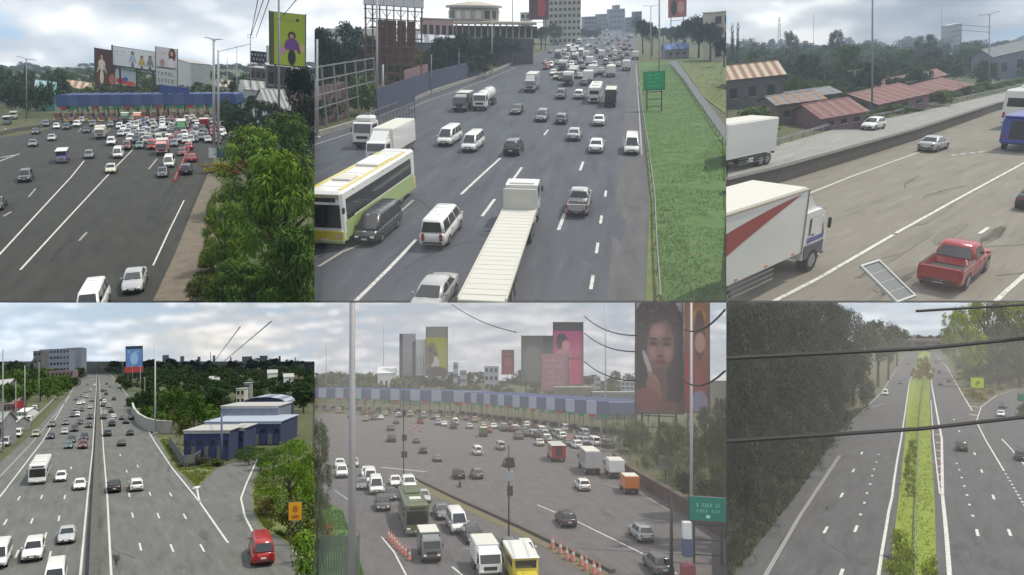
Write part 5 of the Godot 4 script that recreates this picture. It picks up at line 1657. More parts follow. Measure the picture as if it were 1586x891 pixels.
func scenery_materials() -> void:
	mat("lamp_grey", Color(0.32, 0.33, 0.34), 0.5)
	mat("cable", Color(0.02, 0.02, 0.022), 0.7)
	mat("cable_pale", Color(0.12, 0.12, 0.13), 0.7)
	mat("board_back", Color(0.14, 0.14, 0.15), 0.7)
	mat("steel_dark", Color(0.07, 0.065, 0.065), 0.6, 0.3)
	mat("steel_rust", Color(0.16, 0.085, 0.06), 0.8)
	mat("pole_grey", Color(0.26, 0.26, 0.27), 0.6, 0.2)
	mat("pole_pale", Color(0.42, 0.43, 0.44), 0.55, 0.2)
	mat("pole_dark", Color(0.05, 0.05, 0.05), 0.6)
	mat("pane_dark", Color(0.02, 0.025, 0.03), 0.12)
	mat("pane_blue", Color(0.06, 0.13, 0.26), 0.12)
	mat("parapet", Color(0.36, 0.355, 0.34), 0.8)
	mat("column_pale", Color(0.42, 0.41, 0.38), 0.7)
	mat("line_yellow", Color(0.55, 0.42, 0.05), 0.7)
	mat("sign_green", Color(0.0, 0.22, 0.10), 0.5)
	mat("sign_red", Color(0.36, 0.03, 0.03), 0.5)
	mat("sign_white", Color(0.68, 0.68, 0.68), 0.5)
	mat("cone_red", Color(0.50, 0.07, 0.05), 0.6)
	mat("cone_pink", Color(0.55, 0.20, 0.16), 0.6)
	mat("panel_blue", Color(0.045, 0.085, 0.24), 0.5)
	mat("panel_blue_pale", Color(0.07, 0.12, 0.27), 0.5)
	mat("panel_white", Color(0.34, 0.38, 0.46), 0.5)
	mat("panel_slate", Color(0.085, 0.105, 0.19), 0.5)
	mat("booth_tan", Color(0.22, 0.15, 0.11), 0.7)
	mat("booth_rust", Color(0.20, 0.09, 0.07), 0.7)
	mat("booth_dark", Color(0.06, 0.06, 0.06), 0.7)
	rough_mat("wall_white", Color(0.52, 0.52, 0.50), Color(0.64, 0.64, 0.62), 31, 14)
	rough_mat("wall_beige", Color(0.40, 0.37, 0.30), Color(0.50, 0.46, 0.38), 32, 12)
	rough_mat("wall_grey", Color(0.16, 0.16, 0.165), Color(0.22, 0.22, 0.23), 33, 12)
	rough_mat("wall_dark", Color(0.07, 0.07, 0.078), Color(0.11, 0.11, 0.115), 34, 10)
	rough_mat("wall_brown", Color(0.09, 0.07, 0.055), Color(0.14, 0.11, 0.085), 35, 10)
	rough_mat("wall_pink", Color(0.48, 0.29, 0.26), Color(0.55, 0.36, 0.32), 36, 14)
	rough_mat("wall_blue", Color(0.018, 0.024, 0.07), Color(0.03, 0.038, 0.10), 37, 12)
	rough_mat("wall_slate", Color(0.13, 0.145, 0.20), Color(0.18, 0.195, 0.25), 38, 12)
	rough_mat("wall_mauve", Color(0.14, 0.09, 0.10), Color(0.20, 0.13, 0.14), 39, 9)
	rough_mat("wall_olive", Color(0.13, 0.125, 0.085), Color(0.18, 0.17, 0.12), 40, 9)
	rough_mat("concrete", Color(0.20, 0.19, 0.17), Color(0.30, 0.29, 0.27), 41, 8)
	rough_mat("concrete_dark", Color(0.065, 0.06, 0.052), Color(0.10, 0.09, 0.08), 42, 6)
	rough_mat("concrete_pale", Color(0.38, 0.37, 0.35), Color(0.48, 0.47, 0.44), 43, 8)
	rough_mat("barrier_brown", Color(0.065, 0.045, 0.036), Color(0.11, 0.08, 0.065), 44, 6)
	rough_mat("roof_rust", Color(0.20, 0.10, 0.065), Color(0.28, 0.17, 0.12), 45, 5)
	rough_mat("roof_pale", Color(0.40, 0.30, 0.22), Color(0.50, 0.42, 0.33), 46, 5)
	rough_mat("roof_red", Color(0.14, 0.058, 0.058), Color(0.21, 0.10, 0.095), 47, 6)
	rough_mat("roof_red_worn", Color(0.16, 0.085, 0.08), Color(0.24, 0.14, 0.13), 48, 6)
	rough_mat("roof_grey", Color(0.13, 0.14, 0.15), Color(0.20, 0.21, 0.22), 49, 6)
	rough_mat("roof_blue", Color(0.05, 0.09, 0.24), Color(0.07, 0.12, 0.30), 50, 6)
	mat("tarp_blue", Color(0.045, 0.055, 0.10), 0.8)
	mat("tarp_deep", Color(0.04, 0.07, 0.20), 0.8)
	mat("line_tar", Color(0.045, 0.045, 0.045), 0.9)
	mat("solar_grey", Color(0.13, 0.14, 0.14), 0.3)
	mat("swoosh_red", Color(0.30, 0.035, 0.02), 0.5)
	mat("pole_big", Color(0.27, 0.26, 0.27), 0.6, 0.1)
	mat("cabinet_red", Color(0.30, 0.09, 0.10), 0.6)
	mat("gate_green", Color(0.10, 0.14, 0.12), 0.6)
	mat("glass_teal", Color(0.10, 0.30, 0.28), 0.2)

func by_column(list: Array) -> Array:      # in order from the side of the smaller column
	list.sort_custom(func(a, b): return a[0] < b[0])
	return list

# the milky air low over the plaza and the green median: its near side lies along the edge of the interchange's ground
func low_mist() -> void:
	var c = cells.plaza
	var a := ray(c, 487, c.yh)
	var dir := Vector3(a.x, 0, a.z).normalized()
	var side := Vector3(-dir.z, 0, dir.x)
	var v := FogVolume.new()
	v.name = "low_mist"
	v.shape = RenderingServer.FOG_VOLUME_SHAPE_BOX
	v.size = Vector3(420, 32, 360)
	var m := FogMaterial.new()
	m.density = 0.0009
	m.albedo = Color(0.93, 0.91, 0.90)
	v.material = m
	add_child(v)
	v.transform = c.T * Transform3D(Basis(side, Vector3.UP, -dir), dir * 180.0 + side * 210.5 + Vector3(0, 15.5, 0))
	v.set_meta("kind", "stuff")

func scenery() -> void:
	toll_view()
	jam_view()
	bend_view()
	ramp_view()
	plaza_view()
	median_view()
	lawns()
	road_wear()
	low_mist()

# ---------------------------------------------------------------- toll approach under the clouds
func toll_view() -> void:
	var c = cells.toll
	toll_plaza(c, 93, 187, 368, 183, 17, 4.6, 8.2, 16.0, ["panel_blue", "panel_blue_pale", "panel_slate", "booth_rust", "booth_tan"], "blue toll canopy on pale columns across the whole apron under the clouds")
	billboard(c, 250, 290, 133, 146, 182, mats.panel_blue, "plain blue sign block standing on the middle of the toll canopy", 0.0, 2, "canopy_sign", "", "sign")
	# prints
	var a := canvas(64, 108, Color(0.36, 0.20, 0.19), Color(0.42, 0.24, 0.20))
	person_print(a, 0.32, 0.12, 1.0, 0.17, Color(0.85, 0.70, 0.60), Color(0.3, 0.18, 0.14), Color(0.97, 0.92, 0.84), Color(0.96, 0.90, 0.80)); dab(a, 0.85, 0.84, 0.2, 0.16, Color(0.85, 0.50, 0.38))
	billboard(c, 149, 178, 75, 130, 168, print_mat("dress", a), "maroon billboard of a figure in a long cream dress", 0.0, 2)
	var b := canvas(160, 80, Color(0.97, 0.97, 0.97), Color(0.93, 0.94, 0.95))
	person_print(b, 0.42, 0.15, 1.1, 0.06, Color(0.82, 0.66, 0.56), Color(0.25, 0.18, 0.15), Color(0.75, 0.80, 0.85), Color(0.5, 0.5, 0.55)); person_print(b, 0.62, 0.3, 1.2, 0.06, Color(0.80, 0.62, 0.52), Color(0.35, 0.3, 0.25), Color(0.85, 0.75, 0.30), Color(0.6, 0.55, 0.4))
	person_print(b, 0.80, 0.25, 1.2, 0.06, Color(0.82, 0.66, 0.56), Color(0.2, 0.15, 0.15), Color(0.60, 0.62, 0.58), Color(0.5, 0.5, 0.5)); glyphs(b, 0.05, 0.2, 0.22, 0.1, 5, Color(0.6, 0.65, 0.7), 3); glyphs(b, 0.05, 0.4, 0.18, 0.06, 5, Color(0.7, 0.72, 0.75), 4)
	billboard(c, 179, 243, 75, 105, 168, print_mat("white_wide", b), "wide white billboard of three small figures, between two portrait boards", 0.0, 3)
	var d := canvas(64, 56, Color(0.72, 0.82, 0.88), Color(0.85, 0.80, 0.78))
	dab(d, 0.3, 0.75, 0.25, 0.2, Color(0.85, 0.15, 0.12)); dab(d, 0.7, 0.85, 0.25, 0.15, Color(0.88, 0.35, 0.25)); dab(d, 0.5, 0.6, 0.12, 0.15, Color(0.3, 0.4, 0.75))
	billboard(c, 180, 209, 108, 132, 168, print_mat("red_foot", d), "pale blue billboard with red along its foot, under the wide white one", 0.0, 2)
	var e := canvas(64, 64, Color(0.93, 0.90, 0.90), Color(0.90, 0.86, 0.87))
	dab(e, 0.76, 0.35, 0.16, 0.36, Color(0.42, 0.14, 0.10)); dab(e, 0.74, 0.27, 0.07, 0.12, Color(0.88, 0.70, 0.62)); dab(e, 0.72, 0.75, 0.14, 0.25, Color(0.95, 0.93, 0.93)); dab(e, 0.3, 0.8, 0.12, 0.2, Color(0.75, 0.6, 0.6)); dab(e, 0.35, 0.3, 0.1, 0.05, Color(0.85, 0.78, 0.75))
	billboard(c, 243, 273, 73, 104, 168, print_mat("red_hair", e), "pale billboard of a person with long red hair", 0.0, 2)
	var g := canvas(64, 56, Color(0.85, 0.86, 0.85), Color(0.78, 0.79, 0.78))
	glyphs(g, 0.1, 0.2, 0.8, 0.22, 5, Color(0.45, 0.46, 0.46), 5); glyphs(g, 0.1, 0.6, 0.8, 0.22, 5, Color(0.5, 0.5, 0.5), 6)
	billboard(c, 243, 273, 106, 133, 168, print_mat("grey_letters", g), "off white billboard with two rows of grey lettering", 0.0, 2)
	building(c, 296, 325, 150, 99, 30, "wall_white", 0, 0, "plain white block rising over the trees behind the canopy", "building", 0.5)
	var k := canvas(96, 168, Color(0.62, 0.68, 0.12), Color(0.66, 0.74, 0.14))
	bar(k, 0, 0, 0.12, 1, Color(0.35, 0.33, 0.12)); glyphs(k, 0.2, 0.12, 0.5, 0.05, 6, Color(0.45, 0.5, 0.1), 8); dab(k, 0.78, 0.12, 0.05, 0.03, Color(0.2, 0.2, 0.2))
	person_print(k, 0.62, 0.36, 0.98, 0.2, Color(0.75, 0.55, 0.45), Color(0.1, 0.07, 0.06), Color(0.45, 0.22, 0.55), Color(0.06, 0.05, 0.07)); dab(k, 0.35, 0.72, 0.1, 0.08, Color(0.75, 0.55, 0.65)); dab(k, 0.92, 0.65, 0.07, 0.08, Color(0.8, 0.7, 0.5))
	billboard(c, 420, 471, 19, 101, 190, print_mat("lime_portrait", k), "tall lime green billboard of a figure in purple", 0.0, 2)
	var f := canvas(64, 48, Color(0.12, 0.13, 0.15), Color(0.16, 0.16, 0.18))
	for i in 9: dab(f, 0.1 + 0.1 * i, 0.3 + 0.4 * (i % 2), 0.06, 0.12, Color(0.6, 0.62, 0.62))
	billboard(c, 389, 412, 79, 97, 172, print_mat("dark_people", f), "small dark billboard with pale shapes left of the lime one", 0.0, 2)
	billboard(c, 413, 420, 70, 104, 175, mats.sign_white, "narrow white board between the dark and the lime billboards", 0.3, 1)
	building(c, 388, 412, 172, 106, 14, "wall_brown", 3, 3, "brown block below the small dark billboard", "building")
	building(c, 415, 450, 185, 103, 16, "wall_dark", 2, 3, "dark building under the tall lime billboard", "building", 0.2)
	building(c, 452, 468, 185, 108, 12, "wall_pink", 2, 2, "pinkish building at the right foot of the lime billboard", "building", 0.2)
	house(c, 378, 432, 175, 140, 128, 14, "wall_white", ["roof_grey", "parapet"], "pale house with a grey sheet roof behind the mango trees", 0.3)
	house(c, 418, 452, 205, 172, 142, 14, "wall_white", ["parapet", "roof_grey"], "white house gable half hidden by the mango trees", 0.5)
	house(c, 57, 82, 172, 143, 128, 12, "glass_teal", ["panel_white", "glass_teal"], "small teal shelter with a pale front by the dark tree belt", 0.2, 6)
	house(c, 100, 135, 158, 136, 128, 14, "wall_beige", ["roof_pale", "roof_rust"], "beige house in the trees behind the canopy", 0.1, 8)
	house(c, 335, 372, 160, 135, 126, 14, "wall_beige", ["roof_grey", "roof_pale"], "low beige house right of the white block", 0.1, 8)
	# trees behind the plaza and at both sides
	woods(c, "woods", belt(-60, 100, 60, 150, 182, 34, 62, 24), "leaf_dark")
	woods(c, "woods", belt(90, 350, 70, 142, 168, 12, 30, 20), "leaf_dark")
	woods(c, "woods", belt(85, 420, 60, 130, 168, 16, 38, 24), "leaf_green")
	woods(c, "woods", belt(-60, 490, 110, 106, 122, 7, 15, 20), "leaf_dark")
	woods(c, "woods", belt(342, 480, 60, 150, 196, 22, 48, 26), "leaf_dark")
	for t in [[352, 205, 168, 34], [372, 215, 160, 52], [398, 215, 150, 56], [425, 225, 152, 50]]:
		tree(c, t[0], t[1], t[2], t[3], "dense", "leaf_dark", "%s dark round tree from the twin masts, before the mango trees" % NTH[[352, 372, 398, 425].find(int(t[0]))], "dark round trees behind the mango trees")
	tree(c, 470, 260, 92, 76, "dense", "leaf_deep", "very dark tall tree at the edge below the lime billboard")
	tree(c, 440, 300, 165, 100, "mango", "leaf_green", "mid green mango tree behind the brightest one")
	tree(c, 388, 330, 185, 110, "mango", "leaf_bright", "tall bright mango tree with hanging leaves beside the dirt shoulder", "", "mango_tree")
	tree(c, 440, 455, 215, 150, "mango", "leaf_bright", "biggest bright mango tree, nearest to the dirt shoulder", "", "mango_tree")
	tree(c, 350, 420, 305, 80, "mango", "leaf_bright", "low mango tree leaning over the dirt shoulder", "", "mango_tree")
	tree(c, 460, 520, 330, 120, "mango", "leaf_green", "lowest mango tree at the near end of the row", "", "mango_tree")
	tree(c, 372, 510, 395, 110, "mango", "leaf_green", "low dark clump under the biggest mango tree", "", "mango_tree")
	for t in [[330, 268, 248, 36], [352, 272, 250, 44]]: tree(c, t[0], t[1], t[2], t[3], "bush", "leaf_yellow", "yellow flowering bush at the end of the apron", "yellow flowering bushes at the apron end", "shrub")
	tree(c, 368, 270, 242, 30, "bush", "leaf_red", "bush with orange red flowers at the end of the apron", "", "shrub")
	for t in [[310, 469, 425, 40], [300, 452, 432, 28]]: tree(c, t[0], t[1], t[2], t[3], "bush", "leaf_olive", "dry olive scrub on the dirt shoulder", "dry scrub on the dirt shoulder", "shrub")
	# posts
	post(c, "lamp_post", 41, 186, 88, 0.22, "pole_grey", "grey lamp post at the edge of the toll apron", "lamp post", 2)
	post(c, "mast", 331, 232, 58, 0.32, "pole_pale", "left one of the twin pale masts before the toll canopy", "mast", 2, "", 1.2)
	post(c, "mast", 338, 232, 76, 0.28, "pole_pale", "right, lower one of the twin pale masts", "mast")
	var p := post(c, "utility_pole", 388, 175, 52, 0.2, "pole_grey", "electricity pole beside the small dark billboard", "utility pole")
	pylon_top(p, c, P(c, G(c, 388, 175), 52), 2, "steel_dark")
	post(c, "utility_pole", 367, 172, 70, 0.16, "pole_pale", "thin pale pole between the twin masts and the dark billboard", "utility pole")
	post(c, "utility_pole", 352, 168, 88, 0.14, "pole_pale", "shortest thin pole right of the twin masts", "utility pole")
	post(c, "lamp_post", 432, 215, -20, 0.34, "pole_grey", "tall grey pole in front of the lime billboard", "lamp post")
	for l in [[418, -4, 396, 58], [409, -4, 389, 54], [462, -4, 433, 30], [400, -4, 388, 56]]:
		cable(c, [[l[0], l[1], 90], [l[2], l[3], 150]], 0.06, "thin power cable sagging down to the pole by the dark billboard", "power cables over the toll houses")
	cable(c, [[338, 80, 200], [388, 68, 230]], 0.08, "power cable between the twin masts and the electricity pole")
	# flags of the apron end, barriers
	billboard(c, 323, 335, 229, 245, 257, mats.sign_white, "white sign panel at the end of the red barriers", 0.0, 1, "sign_panel", "", "sign")
	billboard(c, 336, 347, 229, 244, 257, mats.panel_blue, "blue sign panel beside the white one", 0.0, 1, "sign_panel", "", "sign")
	var row := []
	for i in 22: row.append([lerpf(296, 271, i / 21.0), lerpf(226, 282, i / 21.0)])
	cone_row(c, row, 1.1, "cone_red", "%s red plastic barrier post from the far end of the slanting line", "barrier_post", "red barrier posts across the toll apron")
	barrier(c, "barrier", [312, 200, 304, 212, 293, 226], 1.0, 0.5, "concrete_pale", "pale concrete divider between the queue and the bright red car", "barrier")
	barrier(c, "kerb_wall", [-20, 214, 20, 204, 60, 198, 92, 188], 0.9, 0.4, "concrete_dark", "low dark wall along the far edge of the apron", "wall")

# ---------------------------------------------------------------- crowded motorway
func jam_view() -> void:
	var c = cells.jam
	guard_rail(c, [1022, 475, 1016, 380, 1013.5, 314, 1004, 235, 995, 175, 990, 132], "long steel guard rail between the shoulder and the lawn")
	barrier(c, "kerb_wall", [470, 219, 553, 194, 658, 149, 751, 118, 800, 97], 0.8, 0.4, "concrete", "low concrete wall along the far edge of the crowded motorway", "wall")
	guard_rail(c, [1124, 226, 1088, 172, 1062, 132, 1038, 100], "steel rail along the grey path behind the lawn")
	# green direction sign on its post
	var s := canvas(64, 60, Color(0.0, 0.62, 0.40), Color(0.0, 0.60, 0.38))
	for i in 4: glyphs(s, 0.2, 0.14 + 0.2 * i, 0.6, 0.11, 5, Color(0.5, 0.82, 0.68), 20 + i)
	billboard(c, 998, 1029, 110, 139, 172, print_mat("green_sign", s), "green direction sign with pale lettering standing on the lawn", 0.0, 2, "road_sign", "", "sign")
	post(c, "lamp_post", 1021, 128, -30, 0.24, "pole_pale", "tall pale lamp post behind the green sign on the lawn", "lamp post")
	post(c, "lamp_post", 1008, 92, 8, 0.2, "pole_pale", "lamp post farther up the lawn edge", "lamp post", 2)
	# the hut and trees on the far right
	house(c, 1032, 1067, 91, 76, 68, 10, "wall_grey", ["roof_blue", "panel_blue_pale"], "small hut with a blue roof at the end of the lawn", 0.1, 8)
	building(c, 1105, 1135, 95, 18, 12, "wall_beige", 3, 2, "yellowish building at the edge beyond the second lawn", "building", 0.2)
	var r := canvas(64, 48, Color(0.75, 0.35, 0.33), Color(0.70, 0.40, 0.38))
	dab(r, 0.3, 0.5, 0.18, 0.4, Color(0.16, 0.12, 0.13)); dab(r, 0.7, 0.5, 0.2, 0.3, Color(0.85, 0.62, 0.55))
	billboard(c, 1036, 1062, -4, 26, 80, print_mat("red_top", r), "red billboard over the roof of the blue roofed hut", 0.0, 2)
	var hazy := by_column([[996, 84, 24, 26], [1010, 86, 30, 20], [1045, 70, 38, 28], [1060, 84, 26, 40], [1082, 90, 18, 52], [1100, 96, 28, 44], [1122, 105, 52, 34], [1002, 64, 30, 22], [1028, 66, 40, 24]])
	for i in hazy.size():
		var t = hazy[i]
		tree(c, t[0], t[1], t[2], t[3], "broad", "leaf_blue","%s hazy tree counted from the lamp post towards the yellowish building, around the blue hut" % NTH[i], "hazy trees around the blue roofed hut")
	woods(c, "woods", belt(1030, 1124, 16, 62, 70, 18, 34, 22), "leaf_blue")
	# left side: trees, frames, blue hoarding
	tree(c, 532, 150, 24, 104, "dense", "leaf_blue", "biggest round tree behind the frame fence")
	tree(c, 500, 160, 30, 46, "broad", "leaf_blue", "smaller tree at the edge beside the biggest round one")
	tree(c, 570, 130, 48, 40, "broad", "leaf_dark", "dark tree between the big round one and the scaffold board")
	for t in [[606, 140, 60, 40], [640, 132, 64, 46]]: tree(c, t[0], t[1], t[2], t[3], "broad", "leaf_olive", "brownish tree under the scaffold billboard", "brownish trees under the scaffold billboard")
	var pavtrees := by_column([[690, 130, 50, 50], [708, 126, 44, 50], [730, 120, 52, 50], [752, 114, 50, 48], [676, 134, 62, 40], [772, 108, 52, 44], [790, 102, 54, 40], [812, 94, 50, 36]])
	for i in pavtrees.size():
		var t = pavtrees[i]
		tree(c, t[0], t[1], t[2], t[3], "broad", "leaf_blue","%s dark tree from the scaffold board outwards, before the round pavilion" % NTH[i], "dark trees before the round pavilion")
	var kerbtrees := by_column([[798, 88, 50, 24], [815, 84, 44, 30], [838, 78, 38, 34], [858, 70, 34, 30], [872, 64, 36, 22], [780, 92, 56, 26]])
	for i in kerbtrees.size():
		var t = kerbtrees[i]
		tree(c, t[0], t[1], t[2], t[3], "broad", "leaf_dark","%s dark kerb tree from the pavilion outwards, below the red billboard" % NTH[i], "kerb trees below the red billboard")
	woods(c, "woods", belt(487, 760, 50, 108, 134, 34, 60, 32, -12), "leaf_dark")
	woods(c, "woods", belt(600, 740, 26, 124, 150, 30, 52, 30, -26), "leaf_blue")
	woods(c, "woods", belt(487, 580, 24, 168, 196, 34, 60, 30, -14), "leaf_green")
	frame_fence(c, 487, 584, 205, 170, 100, 6, "open steel frame fence in front of the biggest round tree")
	barrier(c, "wall", [480, 196, 540, 180], 5.5, 0.3, "wall_mauve", "mauve wall inside the frame fence", "wall")
	barrier(c, "hoarding", [585, 183, 625, 164, 665, 146, 700, 134, 745, 119], 4.6, 0.12, "tarp_blue", "dark blue hoarding along the kerb", "hoarding")
	barrier(c, "tarpaulin", [628, 160, 664, 144], 6.0, 0.12, "wall_mauve", "brownish tarpaulin above the blue hoarding", "tarpaulin")
	var p := post(c, "utility_pole", 584, 168, -10, 0.22, "pole_pale", "thick pale electricity pole beside the frame fence", "utility pole")
	pylon_top(p, c, P(c, G(c, 584, 168), 30), 2, "steel_dark")
	post(c, "utility_pole", 593, 162, 100, 0.25, "pole_pale", "short pale pole next to the thick electricity pole", "utility pole")
	post(c, "utility_pole", 491, 214, 60, 0.2, "pole_pale", "pale pole at the edge of the view by the kerb", "utility pole")
	post(c, "lamp_post", 668, 146, 84, 0.16, "pole_grey", "thin grey post in front of the blue hoarding", "lamp post")
	post(c, "lamp_post", 711, 126, 64, 0.16, "pole_pale", "thin pale post among the trees before the pavilion", "lamp post")
	post(c, "lamp_post", 762, 115, 30, 0.18, "pole_pale", "pale lamp post before the lower deck of the pavilion", "lamp post", 1)
	post(c, "utility_pole", 794, 100, -10, 0.2, "pole_grey", "grey pole rising beside the round pavilion roof", "utility pole")
	# scaffold billboard
	scaffold_board(c, 566, 654, -30, 10, 150, "white billboard on a rusty scaffold frame")
	building(c, 654, 702, 110, 30, 20, "wall_pink", 2, 5, "long pink building beside the scaffold billboard", "building", 0.1)
	house(c, 610, 705, 122, 66, 55, 16, "wall_slate", ["roof_grey", "panel_white"], "grey roofed shed under the pink building", 0.1, 12)
	pavilion(c)
	var rd := canvas(48, 64, Color(0.50, 0.10, 0.12), Color(0.36, 0.10, 0.12))
	dab(rd, 0.6, 0.55, 0.25, 0.35, Color(0.72, 0.12, 0.16)); dab(rd, 0.25, 0.5, 0.2, 0.5, Color(0.28, 0.09, 0.11))
	billboard(c, 820, 849, -10, 30, 78, print_mat("red_far", rd), "dark red billboard beside the grey office block", 0.0, 2)
	building(c, 850, 900, 68, -20, 18, "wall_beige", 9, 7, "tall office block with rows of dark windows over the jam", "building", 0.2)
	building(c, 806, 822, 76, 20, 14, "wall_white", 5, 2, "narrow white block left of the dark red billboard", "building")
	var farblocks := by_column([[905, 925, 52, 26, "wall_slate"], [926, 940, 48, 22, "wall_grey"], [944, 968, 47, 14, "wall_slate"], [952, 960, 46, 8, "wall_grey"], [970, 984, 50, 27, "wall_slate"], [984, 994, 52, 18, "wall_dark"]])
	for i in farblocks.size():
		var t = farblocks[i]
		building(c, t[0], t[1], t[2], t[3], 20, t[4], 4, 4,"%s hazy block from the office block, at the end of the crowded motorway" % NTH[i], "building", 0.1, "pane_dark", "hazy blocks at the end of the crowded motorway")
	woods(c, "woods", belt(860, 930, 16, 48, 62, 10, 20, 16), "leaf_blue")
	woods(c, "woods", belt(920, 1000, 14, 44, 50, 8, 16, 16), "leaf_blue")
	tree(c, 985, 58, 22, 20, "broad", "leaf_blue", "hazy tree just left of the far lamp post")

# uneven tufts over a lawn, one mass nobody could count
func tufts(c: Dictionary, outline: Array, n: int, size: float, leaf: String, sd: int) -> void:
	var r := RandomNumberGenerator.new()
	r.seed = sd
	var poly := PackedVector2Array()
	for k in range(0, outline.size(), 2): poly.append(Vector2(outline[k], outline[k + 1]))
	var tris := Geometry2D.triangulate_polygon(poly)
	var pts := []
	var area := []
	var total := 0.0
	for k in range(0, tris.size(), 3):
		var t := [G(c, poly[tris[k]].x, poly[tris[k]].y), G(c, poly[tris[k + 1]].x, poly[tris[k + 1]].y), G(c, poly[tris[k + 2]].x, poly[tris[k + 2]].y)]
		pts.append(t)
		total += sqrt((t[1] - t[0]).cross(t[2] - t[0]).length())
		area.append(total)
	var st := SurfaceTool.new()
	st.begin(Mesh.PRIMITIVE_TRIANGLES)
	var clump := FastNoiseLite.new()
	clump.seed = sd
	clump.frequency = 0.12
	for i in n:
		var pick := r.randf() * total
		var ti := 0
		while area[ti] < pick: ti += 1
		var u := r.randf()
		var v := r.randf()
		if u + v > 1.0:
			u = 1.0 - u
			v = 1.0 - v
		var p: Vector3 = pts[ti][0] + (pts[ti][1] - pts[ti][0]) * u + (pts[ti][2] - pts[ti][0]) * v
		var g := clump.get_noise_2d(p.x, p.z)
		if g < -0.25: continue
		var tone := clampf(0.9 + g * 0.9 + r.randf_range(-0.2, 0.2), 0.4, 1.7)
		var dry := 1.35 if r.randf() < 0.12 else 1.0
		for b in 5:
			var a := r.randf() * TAU
			var o := Vector3(cos(a), 0, sin(a))
			var h := size * r.randf_range(0.5, 1.3)
			var w := Vector3(-o.z, 0, o.x) * size * 0.16
			st.set_color(Color(tone * dry, tone, tone * 0.8))
			st.set_normal((Vector3.UP + o * 0.3).normalized())
			if w.x > 0: w = -w
			st.add_vertex(p + o * size * 0.1 + w)
			st.add_vertex(p + o * size * r.randf_range(0.3, 0.7) + Vector3(0, h, 0))
			st.add_vertex(p + o * size * 0.1 - w)
	var m := struct(c, "grass", st.commit(), mats[leaf], "stuff")
	fit_self(m, c)

func lawns() -> void:
	tufts(cells.jam, [992, 110, 1035, 98, 1060, 122, 1118, 212, 1123, 235, 1123, 468, 1012, 468, 1008, 301], 16000, 0.13, "leaf_grass", 61)
	tufts(cells.jam, [1056, 96, 1123, 92, 1123, 172, 1092, 150], 3000, 0.18, "leaf_olive", 62)
	tufts(cells.median, [1427, 560, 1440, 560, 1442, 680, 1450, 891, 1452, 940, 1374, 940, 1380, 891, 1398, 740, 1405, 660], 9000, 0.22, "leaf_lime", 63)
	tufts(cells.ramp, [247, 682, 262, 678, 300, 710, 333, 723, 316, 743, 304, 754, 272, 724], 3000, 0.25, "leaf_olive", 64)
	tufts(cells.ramp, [395, 748, 420, 728, 486, 706, 486, 870, 442, 836, 408, 816, 393, 790], 4000, 0.3, "leaf_olive", 65)
	tufts(cells.plaza, [488, 772, 530, 792, 563, 890, 563, 930, 488, 930], 3000, 0.25, "leaf_grass", 66)
	tufts(cells.toll, [300, 440, 318, 380, 322, 320, 334, 300, 334, 466, 290, 466], 1500, 0.5, "leaf_olive", 67)
	tufts(cells.median, [1130, 900, 1250, 745, 1296, 672, 1340, 632, 1300, 640, 1200, 740, 1128, 850], 3000, 0.6, "leaf_greybrown", 68)

# repairs, oil and worn tracks in the road surfaces
func road_wear() -> void:
	var r := RandomNumberGenerator.new()
	r.seed = 91
	for e in [["toll", 20, 240, 250, 450, 12], ["jam", 560, 960, 130, 450, 16], ["bend", 1290, 1570, 270, 455, 12], ["ramp", 20, 340, 640, 880, 18], ["plaza", 650, 1000, 680, 870, 16], ["median", 1260, 1360, 700, 880, 8], ["median", 1475, 1580, 700, 880, 8]]:
		var c = cells[e[0]]
		var d := ray(c, c.vx, c.yh)
		var al := Vector3(d.x, 0, d.z).normalized()
		var ac := Vector3(-al.z, 0, al.x)
		for k in int(e[5]):
			var p := G(c, lerpf(e[1], e[2], r.randf()), lerpf(e[3], e[4], sqrt(r.randf())), 0.022)
			var l := r.randf_range(1.0, 5.0)
			var w := r.randf_range(0.15, 0.7)
			var pts := []
			for i in 12:
				var a := TAU * i / 12.0
				pts.append(p + al * cos(a) * l * r.randf_range(0.7, 1.1) + ac * sin(a) * w * r.randf_range(0.7, 1.1))
			var m = c.road.material_override
			var key := "wear_%s_%d" % [e[0], k % 2]
			if not mats.has(key):
				var q: StandardMaterial3D = m.duplicate()
				q.albedo_color = Color(0.96, 0.96, 0.96) if k % 2 else Color(0.91, 0.91, 0.91)
				mats[key] = q
			mark(c, "repair_patch", sheet(pts, al), mats[key])
		for k in int(e[5]) / 3:      # thin cracks
			var p := G(c, lerpf(e[1], e[2], r.randf()), lerpf(e[3], e[4], sqrt(r.randf())), 0.026)
			var pts := [p]
			var dir := al.rotated(Vector3.UP, r.randf_range(-0.5, 0.5))
			for i in 7:
				dir = dir.rotated(Vector3.UP, r.randf_range(-0.35, 0.35))
				pts.append(pts[-1] + dir * r.randf_range(0.6, 1.4))
			mark(c, "crack", sheet(stripe_pts(pts, 0.05)), mats.line_tar)

